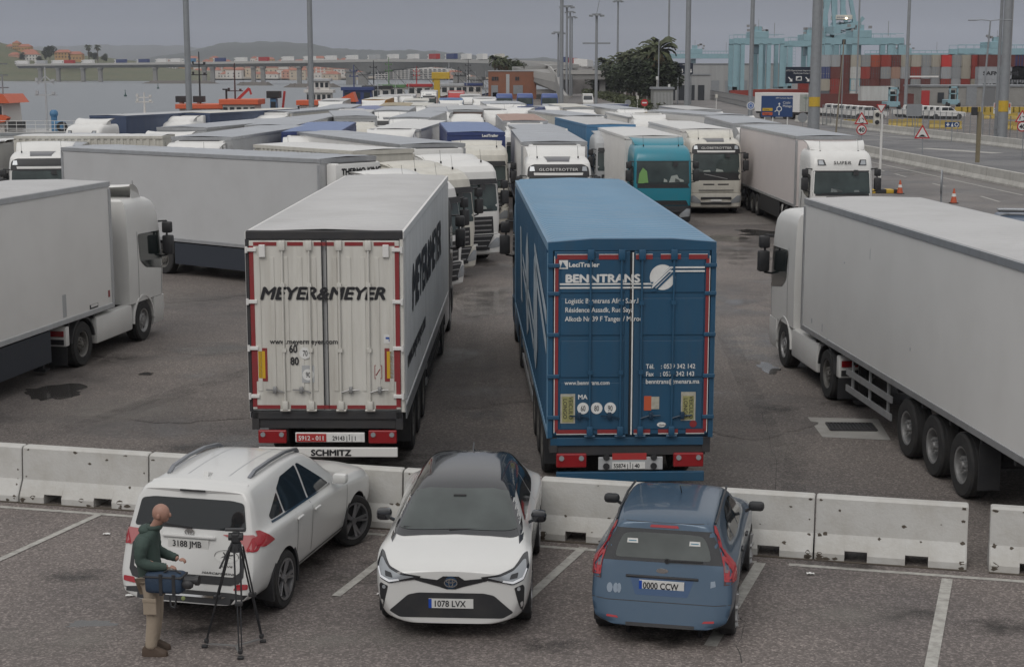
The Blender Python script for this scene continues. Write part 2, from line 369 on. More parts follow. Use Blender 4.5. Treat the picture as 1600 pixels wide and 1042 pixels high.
for i, (x, y, rx, ry, mt) in enumerate([(90,613,.62,.75,PUD),(228,584,.16,.16,PUD),(330,548,.75,.5,PATCH),(140,975,.28,.12,PUD),(370,690,.42,.5,PATCH),(455,688,.25,.3,PUD),
        (1205,366,1.3,1.6,PUD),(1130,372,1.1,.6,PUD),(1185,540,.9,3.2,PATCH),(1250,470,1.1,2.5,PATCH),(1200,575,.22,.6,PUD),(1150,345,2.2,2.0,PATCH),(1190,330,2.0,2.5,PATCHD),
        (760,600,1.2,2.5,PATCHD),(748,470,.9,3.0,PATCH),(1160,660,1.2,1.2,PATCHD),(300,640,1.5,1.2,PATCHD),(575,905,.5,.2,PATCHD),(1300,300,3,5,PATCH),(330,450,2.2,2.8,PATCHD)]):
    p = at(x, y); blob('puddle' if mt is PUD else 'tarmac_patch', p, rx, ry, mt, .0042+.0002*i, seed=i*1.7, rough=.55 if mt is PUD else .35)
def stain_mat(name, col, rough, amax, sc=3.0, lo=.35):
    m = bpy.data.materials.new(name); m.use_nodes = True; n = m.node_tree; p = n.nodes['Principled BSDF']; N = n.nodes.new; K = n.links.new
    p.inputs['Base Color'].default_value = (*col, 1); p.inputs['Roughness'].default_value = rough
    t = N('ShaderNodeTexCoord'); v = N('ShaderNodeVectorMath'); v.operation = 'SUBTRACT'; v.inputs[1].default_value = (.5, .5, 0); mz = N('ShaderNodeVectorMath'); mz.operation = 'MULTIPLY'; mz.inputs[1].default_value = (1, 1, 0); K(t.outputs['Generated'], mz.inputs[0]); K(mz.outputs[0], v.inputs[0])
    ln = N('ShaderNodeVectorMath'); ln.operation = 'LENGTH'; K(v.outputs[0], ln.inputs[0]); a = N('ShaderNodeMapRange'); a.inputs['From Min'].default_value = .5; a.inputs['From Max'].default_value = .12; K(ln.outputs['Value'], a.inputs[0])
    g = N('ShaderNodeNewGeometry'); z = N('ShaderNodeTexNoise'); z.inputs['Scale'].default_value = sc; z.inputs['Detail'].default_value = 6; K(g.outputs['Position'], z.inputs['Vector'])
    r = N('ShaderNodeMapRange'); r.inputs['From Min'].default_value = lo; r.inputs['From Max'].default_value = lo+.28; K(z.outputs[0], r.inputs[0])
    q = N('ShaderNodeMath'); q.operation = 'MULTIPLY'; K(a.outputs[0], q.inputs[0]); K(r.outputs[0], q.inputs[1]); w = N('ShaderNodeMath'); w.operation = 'MULTIPLY'; w.inputs[1].default_value = amax; K(q.outputs[0], w.inputs[0]); K(w.outputs[0], p.inputs['Alpha']); return m
OIL = stain_mat('oil_stain', (.035, .032, .03), .45, .6); WETS = stain_mat('wet_sheen', (.10, .095, .09), .10, .75, .9, .40); PALE = stain_mat('dusty_tarmac', (.26, .24, .22), .9, .45, 1.5); TRK = stain_mat('tyre_track', (.05, .047, .045), .6, .14, 2.0, .30)
random.seed(33)
def stain(px, py, rx, ry, m, rot=0):
    stain.k += 1; c = at(px, py); z = .0088+.00004*stain.k; v = [(x*cos(rot)-y*sin(rot)+c.x, x*sin(rot)+y*cos(rot)+c.y, z) for x, y in ((-rx,-ry),(rx,-ry),(rx,ry),(-rx,ry))]
    b = MB(); b.add(v, [(0,1,2,3)]); tag(b.build('ground_stain', m), kind='structure')
stain.k = 0
for px, py, rx, ry, m in ((1190,545,1.1,3.5,WETS),(1160,470,1.4,4,WETS),(380,690,.9,.7,WETS),(440,672,.8,.5,WETS),(760,470,.9,4,WETS),(330,545,1.3,1.0,WETS),(1190,400,2.0,4,WETS),(1140,375,2.5,3,WETS),(1400,270,3,6,WETS),(740,560,1.0,2.0,PALE),(560,740,1.0,.5,PALE),(180,640,1.6,1.5,PALE),(1180,700,1.0,1.2,PALE),(250,470,2,3,PALE),
        (720,930,.8,.5,OIL),(700,985,.5,.3,OIL),(1040,1000,.6,.35,OIL),(330,985,.9,.4,OIL),(480,880,.4,.3,OIL),(1330,880,.8,.25,OIL),(1420,960,.5,.3,OIL),(860,1010,.5,.3,OIL),(590,880,.3,.2,OIL),(120,900,.5,.3,OIL),(1560,980,.5,.3,OIL),(760,650,.5,.7,OIL),(755,720,.8,.5,OIL),(600,720,1.2,.6,OIL),(1210,640,.5,.5,OIL),(1330,630,.7,.6,OIL),(300,700,.7,.5,OIL),(170,560,.8,.6,OIL),(960,745,1.4,.5,OIL),(1300,960,1.2,.5,PALE),(540,1000,1.2,.5,PALE),(90,1000,1.1,.5,PALE)):
    stain(px, py, rx, ry, m, random.uniform(-.3, .3))
for px, py, rx, ry, rot in ((765,600,.22,7,.03),(735,560,.22,8,-.02),(1150,560,.22,7,-.06),(1185,640,.22,6,-.06),(250,620,.2,7,-.35),(330,600,.2,7,-.35),(1240,760,.2,5,-.2)): stain(px, py, rx, ry, TRK, rot)
# drain grate set in a concrete patch
p = at(1330, 668)
flat('drain_surround', [at(1262,652)[:2], at(1285,683)[:2], at(1392,688)[:2], at(1372,655)[:2]], .006, CONC)
g = empty('drain_grate', (p.x, p.y, .014), -.05, 'dark iron drain grate in a concrete patch beside the right-hand lorry', 'drain grate')
b = MB(); gw, gd = .42, .30
for s in (-1, 1): b.box(-gw, gw, s*gd-.02, s*gd+.02, 0, .02); b.box(s*gw-.02, s*gw+.02, -gd, gd, 0, .02)
b.build('frame', DARK, g)
for i in range(12):
    b = MB(); b.box(-.012, .012, -gd, gd, 0, .018); o = put('bar', cached('gbar', lambda: b.mesh()), DARK, g, (-gw+.05+i*(2*gw-.1)/11, 0, 0))
b = MB(); b.box(-gw, gw, -gd, gd, -.012, -.005); b.build('pit', BLACK, g)
# tar cracks
CRK = M('crack', (.05, .047, .045), .9)
for k, pts in enumerate([[(1190,640),(1205,690),(1215,740),(1212,800)], [(1150,955),(1165,975),(1150,1010),(1160,1042)], [(1232,900),(1300,898),(1360,900)]]):
    w = []
    for (xa, ya), (xb, yb) in zip(pts[:-1], pts[1:]):
        for i in range(6): t = i/6; q = at(lerp(xa, xb, t)+random.uniform(-3, 3), lerp(ya, yb, t)); w.append(q)
    v = [(q.x-.002-.005*random.random(), q.y, .008) for q in w]+[(q.x+.002+.005*random.random(), q.y+.006, .008) for q in w]; n = len(w)
    b = MB(); b.add(v, [(i, i+1, n+i+1, n+i) for i in range(n-1)]); tag(b.build('crack', CRK), kind='structure')

# ------------------------------------------------------------------ near concrete barriers
BARM = M('barrier_white', (.50, .495, .475), .8, dirt=.55, dscale=2.2, dcol=(.30, .27, .22), bump=.25, bscale=25, var=.06)
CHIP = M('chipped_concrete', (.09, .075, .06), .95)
def nj_ring(x, lift=0, h=.85):
    P = [(-.27, 0), (-.27, .10), (-.13, .34), (-.095, h-.03), (-.06, h), (.06, h), (.095, h-.03), (.13, .34), (.27, .10), (.27, 0)]
    if lift: P[0] = (-.245, .145); P[1] = (-.247, .15); P[-1] = (.245, .145); P[-2] = (.247, .15)
    return [(x, y, z) for y, z in P]
def nj_mesh(L, h=.85, notch=True):
    b = MB(); E = .012
    st = [(0, 0), (.02, 0)]
    if notch:
        a = L*.20; c = L*.60
        st += [(a, 0), (a+.001, 1), (a+.30, 1), (a+.301, 0), (c, 0), (c+.001, 1), (c+.30, 1), (c+.301, 0)]
    else: st += [(L/2, 0)]
    st += [(L-.02, 0), (L, 0)]
    b.loft([nj_ring(x, l, h) if i not in (0, len(st)-1) else [(p[0], p[1]*.93, p[2]*(.985 if p[2] > .3 else 1)) for p in nj_ring(x, l, h)] for i, (x, l) in enumerate(st)])
    return b.mesh('barrier', 20)
js = [-182, 30, 228, 427, 626, 841, 1056, 1272, 1513]
ends = list(zip(js[:-1], js[1:]))+[(1545, 1790)]
lab = ['partly cut off white barrier at the far left edge of the car park', 'white concrete barrier with two dark drain notches left of the white estate car', 'white concrete barrier directly behind the bonnetless tail of the white off-roader',
       'white concrete barrier hidden behind the bonnet of the white off-roader', 'white concrete barrier between the white off-roader and the black-roofed car', 'white concrete barrier between the black-roofed car and the blue hatchback',
       'white concrete barrier behind the roof of the blue hatchback', 'chipped white concrete barrier just right of the blue hatchback', 'white concrete barrier with two notches beside the open gap', 'white barrier beyond the gap, cut off by the right edge']
lab[1] = 'white concrete barrier with two dark notches left of the bald man'
lab[2] = 'white concrete barrier whose left end shows beside the parked off-roader roof'
for i, (xa, xb) in enumerate(ends):
    p, q = at(xa, BL(xa)), at(xb, BL(xb)); d = q-p; Ln = d.length-.025; ang = atan2(d.y, d.x)
    g = empty('concrete_barrier', (p.x-sin(ang)*.27, p.y+cos(ang)*.27, .002), ang, lab[i], 'barrier', 'white concrete barriers edging the car park')
    o = put('block', nj_mesh(Ln), BARM, g); bv = bvh_of(o.data)
    random.seed(50+i)
    for k in range(26):
        cx = random.choice([random.uniform(.05, Ln-.05), random.uniform(.05, Ln-.05), Ln-.06, .06]); cz = random.choice([.03, .04, .06, .1, .32, .34, random.uniform(.1, .8), .8]); r = random.uniform(.008, .03)*(1.6 if cz < .12 else 1)
        pl = [(cx+r*random.uniform(.5, 1.8)*cos(a*pi/4), cz+r*random.uniform(.4, 1.1)*sin(a*pi/4)) for a in range(8)]
        pl = [(min(max(a_, .004), Ln-.004), min(max(b_, .01), .83)) for a_, b_ in pl]
        me = panel_mesh(bv, pl, 'rear', .003, .1)
        if len(me.polygons): put('chip', me, CHIP, g)
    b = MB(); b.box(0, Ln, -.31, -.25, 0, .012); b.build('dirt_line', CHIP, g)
random.seed(11)

# ------------------------------------------------------------------ right-hand roads
def strip(name, A, B, mat, z):
    flat(name, [A[0], A[1], B[1], B[0]], z, mat)
b1a, b1b = at(1342, 242), at(1600, 295)
b2a, b2b = at(1330, 201), at(1600, 234)
def along(a, b, t): return a+(b-a)*t
flat('road', [along(b1a, b1b, -.55)[:2], along(b1a, b1b, 1.6)[:2], at(2000, 480)[:2], at(1500, 400)[:2], at(1290, 290)[:2], at(1200, 235)[:2]], .004, ROADM)
flat('road', [along(b2a, b2b, -.45)[:2], along(b2a, b2b, 1.6)[:2], (along(b1a, b1b, 1.7)+Vector((0, .5, 0)))[:2], along(b1a, b1b, -.55)[:2]], .0045, ROADM2)
def long_barrier(pa, pb, t0, t1, hgt, label, grp, seglen=4.0, thick=1.0):
    A, B = along(pa, pb, t0), along(pa, pb, t1); d = B-A; n = int(d.length/seglen); ang = atan2(d.y, d.x)
    me = nj_mesh(d.length/n-.04, hgt, False)
    for i in range(n):
        P = along(A, B, i/n); o = put('concrete_barrier', me, CONCL, None, (P.x, P.y, .006), ang); o.scale = (1, thick, 1)
        tag(o, label, 'barrier', grp)
long_barrier(b1a, b1b, -.6, 1.5, .85, 'weathered long concrete barrier between the two road carriageways on the right', 'weathered concrete barriers between the carriageways')
long_barrier(b2a, b2b, -.5, 1.5, .85, 'pale concrete barrier along the fenced lot with the white pickups', 'pale concrete barriers in front of the fence')
long_barrier(b1a+Vector((.9, 1.6, 0)), b1b+Vector((.9, 1.6, 0)), -.45, 1.5, .55, 'low mossy concrete kerb wall behind the road barrier', 'low mossy kerb walls')
for (xa, ya, xb, yb, w) in ((1345,250,1600,306,.16),(1372,265,1382,268,.15),(1398,272,1416,277,.15),(1457,287,1476,292,.15),(1532,307,1562,316,.15),(1340,210,1500,222,.4),(1350,219,1440,221,.5),(1440,232,1560,240,1.4),(1300,205,1420,212,.4)):
    flat('road_line', seg(at(xa, ya), at(xb, yb), w), .012, LINE)
# road running away to the horizon, centre right
flat('road', [at(838, 178)[:2], at(935, 152)[:2], at(905, 125)[:2], at(893, 118.5)[:2], at(884, 118.5)[:2], at(870, 150)[:2]], .004, ROADM)
flat('road', [at(935, 160)[:2], at(1000, 178)[:2], at(1060, 200)[:2], at(1240, 235)[:2], at(1300, 205)[:2], at(1180, 172)[:2], at(1110, 152)[:2], at(1040, 142)[:2]], .005, ROADM)
# ------------------------------------------------------------------ lorries
# local frame of a lorry: trailer front plane at y = 0, trailer behind it (-y), cab ahead (+y), ground z = 0
TRW = 2.5
def wheel_mesh(r=.51, w=.32):
    b = MB(); h = w/2
    prof = [(r*.56, -h*.8), (r*.6, -h), (r*.93, -h), (r, -h*.8), (r*.985, -h*.45), (r, -h*.4), (r, -h*.05), (r*.985, 0), (r, h*.05), (r, h*.4), (r*.985, h*.45), (r, h*.8), (r*.93, h), (r*.6, h), (r*.56, h*.8), (r*.56, -h*.8)]
    b.lathe(prof, 'x', 28); return b.mesh('tyre', 35)
def rim_mesh(r=.51, w=.32, deep=.10, nuts=True, sgn=1):
    b = MB(); h = w/2*sgn; R_ = r*.58
    b.lathe([(R_, h*.96), (R_*.9, h*.9), (R_*.84, h-deep*sgn), (R_*.55, h-deep*1.05*sgn), (R_*.5, h-deep*.5*sgn), (R_*.22, h-deep*.3*sgn), (R_*.2, h*.95), (.001, h*.97)], 'x', 20)
    if nuts:
        for i in range(10):
            a = 2*pi*i/10; y, z = R_*.40*cos(a), R_*.40*sin(a)
            b.cyl((h-deep*.6*sgn, y, z), (h-deep*.1*sgn, y, z), .018, n=5)
        b.cur = 1
        for i in range(8):
            a = 2*pi*(i+.5)/8; y, z = R_*.69*cos(a), R_*.69*sin(a)
            b.cyl((h-deep*1.06*sgn, y, z), (h-deep*.98*sgn, y, z), .032, n=6)
    return b.mesh('rim', 35)
def wheel(parent, x, y, r=.51, deep=.10, lod=2, rimm=None, steer=0, w=.32):
    sgn = 1 if x > 0 else -1
    o = put('wheel', cached(('tyre', r, w), lambda: wheel_mesh(r, w)), RUBBER, parent, (x-sgn*w/2, y, r))
    if steer: o.rotation_euler = (0, 0, steer)
    if lod >= 1:
        put('rim', cached(('rim', r, deep, sgn, w), lambda: rim_mesh(r, w, deep, True, sgn)), [rimm or RIMD, DARK], o)
    return o

def ring(z, yf, yr, hw, r, bow, n=5, m=6):
    """plan outline of a cab at height z: square at the back, rounded corners and slightly bowed at the front"""
    pts = [(hw, yr), (hw, (yr+yf)/2)]
    for i in range(n+1):
        a = pi/2*i/n; pts.append((hw-r+r*cos(a), yf-r+r*sin(a)-bow))
    for i in range(1, m):
        x = (hw-r)*(1-2*i/m); pts.append((x, yf-bow*(x/(hw-r))**2))
    for i in range(n+1):
        a = pi/2+pi/2*i/n; pts.append((-hw+r+r*cos(a), yf-r+r*sin(a)-bow))
    pts += [(-hw, (yr+yf)/2), (-hw, yr)]
    return [(x, y, z) for x, y in pts]
CABS = {
 'volvo': [(1.0,2.97,.72,1.21,.2,.06),(1.5,3.0,.72,1.23,.2,.06),(2.0,2.98,.72,1.23,.2,.06),(2.5,2.92,.72,1.22,.2,.06),(2.9,2.86,.72,1.21,.2,.06),(3.12,2.80,.72,1.19,.22,.06),(3.28,2.70,.72,1.17,.25,.06),(3.38,2.50,.72,1.13,.28,.05),(3.45,2.15,.72,1.08,.3,.04),(3.50,1.6,.75,1.02,.3,.02)],
 'scania': [(1.0,2.97,.72,1.22,.18,.05),(1.6,3.0,.72,1.23,.18,.05),(2.0,2.98,.72,1.23,.18,.05),(2.7,2.90,.72,1.22,.2,.05),(3.0,2.86,.72,1.21,.22,.05),(3.25,2.76,.72,1.2,.26,.05),(3.40,2.62,.72,1.17,.3,.05),(3.49,2.4,.72,1.12,.32,.04),(3.54,2.1,.75,1.05,.3,.02)],
 'renault': [(1.0,2.97,.72,1.21,.12,.05),(1.5,3.0,.72,1.23,.12,.05),(2.0,2.99,.72,1.23,.12,.05),(2.6,2.95,.72,1.22,.14,.05),(2.9,2.92,.72,1.22,.16,.05),(3.15,2.84,.72,1.2,.22,.05),(3.32,2.68,.72,1.17,.26,.05),(3.44,2.4,.72,1.12,.3,.04),(3.5,1.9,.75,1.05,.3,.02)],
 'daf': [(1.0,2.97,.72,1.20,.22,.07),(1.5,3.0,.72,1.23,.22,.07),(2.0,2.97,.72,1.23,.22,.07),(2.6,2.88,.72,1.22,.22,.07),(2.85,2.84,.72,1.21,.24,.07),(3.15,2.78,.72,1.20,.26,.07),(3.34,2.62,.72,1.16,.3,.07),(3.45,2.3,.72,1.1,.32,.05),(3.52,1.8,.75,1.0,.3,.03)],
}
def cab_mesh(kind):
    b = MB(); b.loft([ring(*r) for r in CABS[kind]]); return b.mesh('cab', 28)
def cab_bvh(kind): return cached(('bvh', kind), lambda: bvh_of(cached(('cab', kind), lambda: cab_mesh(kind))))
def cpan(kind, key, poly, ax, off=.006, rnd=0, step=.12, thick=0):
    return cached(('pan', kind, key, ax), lambda: panel_mesh(cab_bvh(kind), poly, ax, off, step, rnd, thick))
def bumper_mesh(kind):
    b = MB()
    b.loft([ring(z, yf, 2.2, hw, .2, .08) for z, yf, hw in ((.30, 2.98, 1.19), (.36, 3.04, 1.22), (.7, 3.08, 1.235), (.985, 3.05, 1.235))])
    return b.mesh('bumper', 30)
def spoiler_mesh(kind):
    b = MB(); z0 = CABS[kind][-1][0]-.03
    w0, w1, zt, yf, yb = {'volvo': (1.05, 1.14, 3.84, 1.75, .72), 'scania': (1.08, 1.2, 3.84, 2.15, 1.35), 'renault': (1.06, 1.18, 3.74, 1.95, .8), 'daf': (1.0, 1.1, 3.70, 1.7, .72)}[kind]
    n = 7
    def row(t, w, z, y):
        return [(x*w, y-.18*abs(x)**3-(.10 if abs(x) > .99 else 0), z+(.05 if kind in ('scania', 'renault') else -.05)*abs(x)**3) for x in [-1, -.9, -.6, -.3, 0, .3, .6, .9, 1]]
    top = [row(t, lerp(w0, w1, t), z0+(zt-z0)*sin(t*pi/2)**.9, yf-(yf-yb)*t**1.3) for t in [i/n for i in range(n+1)]]
    rows = len(top[0]); vs = [p for r in top for p in r]
    k = len(vs); vs += [(p[0]*.96, max(p[1]-.16, yb-.25), p[2]-.05) for r in top for p in r]
    fs = []
    for j in range(n):
        for i in range(rows-1):
            a = j*rows+i; fs.append((a, a+1, a+rows+1, a+rows)); fs.append((k+a, k+a+rows, k+a+rows+1, k+a+1))
    for i in range(rows-1): fs.append((i, k+i, k+i+1, i+1)); a = n*rows+i; fs.append((a, a+1, k+a+1, k+a))
    for j in range(n):
        a = j*rows; fs.append((a, a+rows, k+a+rows, k+a)); a += rows-1; fs.append((a, k+a, k+a+rows, a+rows))
    b.add(vs, fs)
    # side cheeks closing the deflector down to the roof
    for s in (-1, 1):
        b.prism([(yb+.02, z0-.05), (yf-.2, z0), (lerp(yf, yb, .55), lerp(z0, zt, .6)), (yb+.05, zt-.06)], 'x', s*(w0-.03), s*(w0+.0))
    return b.mesh('air_deflector', 40)
def mirror_mesh(s):
    b = MB()
    b.box(s*1.30, s*1.56, 2.66, 2.86, 2.02, 2.50, .04); b.box(s*1.30, s*1.54, 2.66, 2.84, 2.56, 2.84, .04)
    b.tube([(s*1.15, 2.78, 2.84), (s*1.40, 2.76, 2.86), (s*1.40, 2.76, 2.0), (s*1.18, 2.80, 1.96)], .025, 6)
    return b.mesh('mirror', 40)
def fender_mesh(yc, r=.60, s=1, a0=-10, a1=190, w=.42, zc=.51, x1=1.235):
    b = MB(); rings = []
    for i in range(13):
        a = R(a0+(a1-a0)*i/12); c, d = cos(a), sin(a)
        xs = (s*(x1-w), s*x1)
        rings.append([(xs[0], yc+r*c, zc+r*d), (xs[1], yc+r*c, zc+r*d), (xs[1], yc+(r+.05)*c, zc+(r+.05)*d), (xs[0], yc+(r+.05)*c, zc+(r+.05)*d)])
    b.loft(rings); return b.mesh('mudguard', 40)
def tractor_chassis_mesh():
    b = MB()
    for s in (-1, 1): b.box(s*.45-.06, s*.45+.06, -2.9, 2.6, .75, 1.0)
    b.box(-1.0, 1.0, .85, 2.7, .45, 1.0); b.box(-1.1, 1.1, -.95, .75, .85, .93)
    b.cyl((-.9, -1.95, .51), (.9, -1.95, .51), .09); b.cyl((-.9, 1.55, .51), (.9, 1.55, .51), .08)
    b.box(-.5, .5, -2.2, -1.2, 1.0, 1.12); b.box(-.55, .55, .30, .72, .9, 2.2)
    for x in (-.3, .3): b.tube([(x, .6, 1.6), (x, .35, 1.45), (x, .05, 1.7)], .03, 6)
    return b.mesh('chassis', 40)
def trailer_chassis_mesh(L, axles, z0):
    b = MB()
    for s in (-1, 1): b.box(s*.5-.07, s*.5+.07, -L+.1, -.4, z0-.28, z0-.02)
    for y in axles: b.cyl((-1.0, y, .51), (1.0, y, .51), .08); b.box(-.55, .55, y-.05, y+.05, .5, z0-.2)
    for s in (-1, 1): b.box(s*.75-.06, s*.75+.06, -2.9, -2.78, .12, z0-.05); b.box(s*.75-.14, s*.75+.14, -2.95, -2.73, .08, .13)
    for i in range(9): y = -1.0-i*(L-1.8)/9; b.box(-1.18, 1.18, y-.04, y+.04, z0-.12, z0-.02)
    return b.mesh('trailer_chassis')
def corr(b, side, L, z0, z1, W2, pitch=.28, dep=.035, inset=.09):
    """vertical corrugation along a trailer side, as one folded sheet"""
    n = int((L-2*inset)/pitch); pts = []
    for i in range(n):
        y = -inset-i*pitch
        pts += [(W2, y), (W2, y-pitch*.42), (W2-dep, y-pitch*.5), (W2-dep, y-pitch*.92)]
    k = len(pts); vs = [(side*x, y, z0) for x, y in pts]+[(side*x, y, z1) for x, y in pts]
    b.add(vs, [(i, i+1, k+i+1, k+i) for i in range(k-1)])
def trailer_parts(L, H, z0, style, rib=.30, ribh=.02, W=TRW):
    w = W/2; out = {}
    b = MB()
    if style in ('box', 'curtain'): b.box(-w+.012, w-.012, -L+.01, -.01, z0+.02, H-.03)
    else: b.box(-w+.05, w-.05, -L+.02, -.02, z0+.02, H-.03)
    out['cargo_box'] = b.mesh('cargo_box')
    b = MB()
    if style == 'curtain':
        for s in (-1, 1):
            n = int(L/.12)
            b.sheet(n, 5, lambda u, v, s=s: (s*(w+.006+.010*sin(u*L*7.5+.8*sin(u*31))*sin(pi*v)**.5), -.12-u*(L-.24), z0+.06+v*(H-z0-.28)))
    elif style == 'ribbed':
        for s in (-1, 1): corr(b, s, L, z0+.12, H-.12, w+.002)
    if b.v: out['side_panel'] = b.mesh('side_panel', 30)
    # frame rails, corner posts
    b = MB(); t = .012
    for s in (-1, 1):
        b.box(s*(w-.05), s*(w+t), -L, 0, H-.12, H, .006)
        b.box(s*(w-.05), s*(w+t), -L, 0, z0, z0+.11, .006)
        b.box(s*(w-.07), s*(w+t), -.09, .012, z0+.11, H-.17); b.box(s*(w-.07), s*(w+t), -L-.012, -L+.09, z0+.11, H-.17)
    b.box(-w+.05, w-.05, -.05, .012, H-.14, H); b.box(-w+.05, w-.05, -L-.012, -L+.05, H-.12, H)
    out['frame_rail'] = b.mesh('frame_rail')
    b = MB(); n = int((L-.1)/rib)
    pts = []
    for i in range(n):
        y = -.05-i*(L-.1)/n; q = (L-.1)/n
        pts += [(y, H+.003), (y-q*.35, H+.003), (y-q*.5, H+.003+ribh), (y-q*.85, H+.003+ribh)]
    pts.append((-L+.05, H+.003)); k = len(pts)
    vs = []
    for fx in (-1, -.94, 0, .94, 1): vs += [(fx*(w-.035), y, (z if abs(fx) < 1 else H+.003)+.035*(1-abs(fx))) for y, z in pts]
    b.add(vs, [(j*k+i, j*k+i+1, (j+1)*k+i+1, (j+1)*k+i) for j in range(4) for i in range(k-1)])
    out['roof_sheet'] = b.mesh('roof_sheet', 30)
    return out
def reefer_mesh():
    b = MB()
    b.box(-1.0, 1.0, .01, .42, 2.15, 3.86, .07)
    b.cur = 1; b.box(-.95, .95, .415, .45, 2.25, 2.9, .02); b.box(-.82, .82, .05, .38, 3.855, 3.875)
    return b.mesh('cooling_unit', 40)
def skirt_mesh(L, z0, a=-3.3, e=-7.9, s=1):
    b = MB(); b.box(s*1.19, s*1.225, e, a, .38, z0-.04, .01)
    return b.mesh('side_skirt')
def guard_mesh(z0, a=-3.3, e=-7.9, s=1):
    b = MB()
    for _ in (0,):
        for z in (.5, .82): b.box(s*1.19, s*1.22, e, a, z-.06, z+.06)
        for y in (a-.3, (a+e)/2, e+.3): b.box(s*1.15, s*1.19, y-.03, y+.03, .45, z0-.02)
    return b.mesh('side_guard')

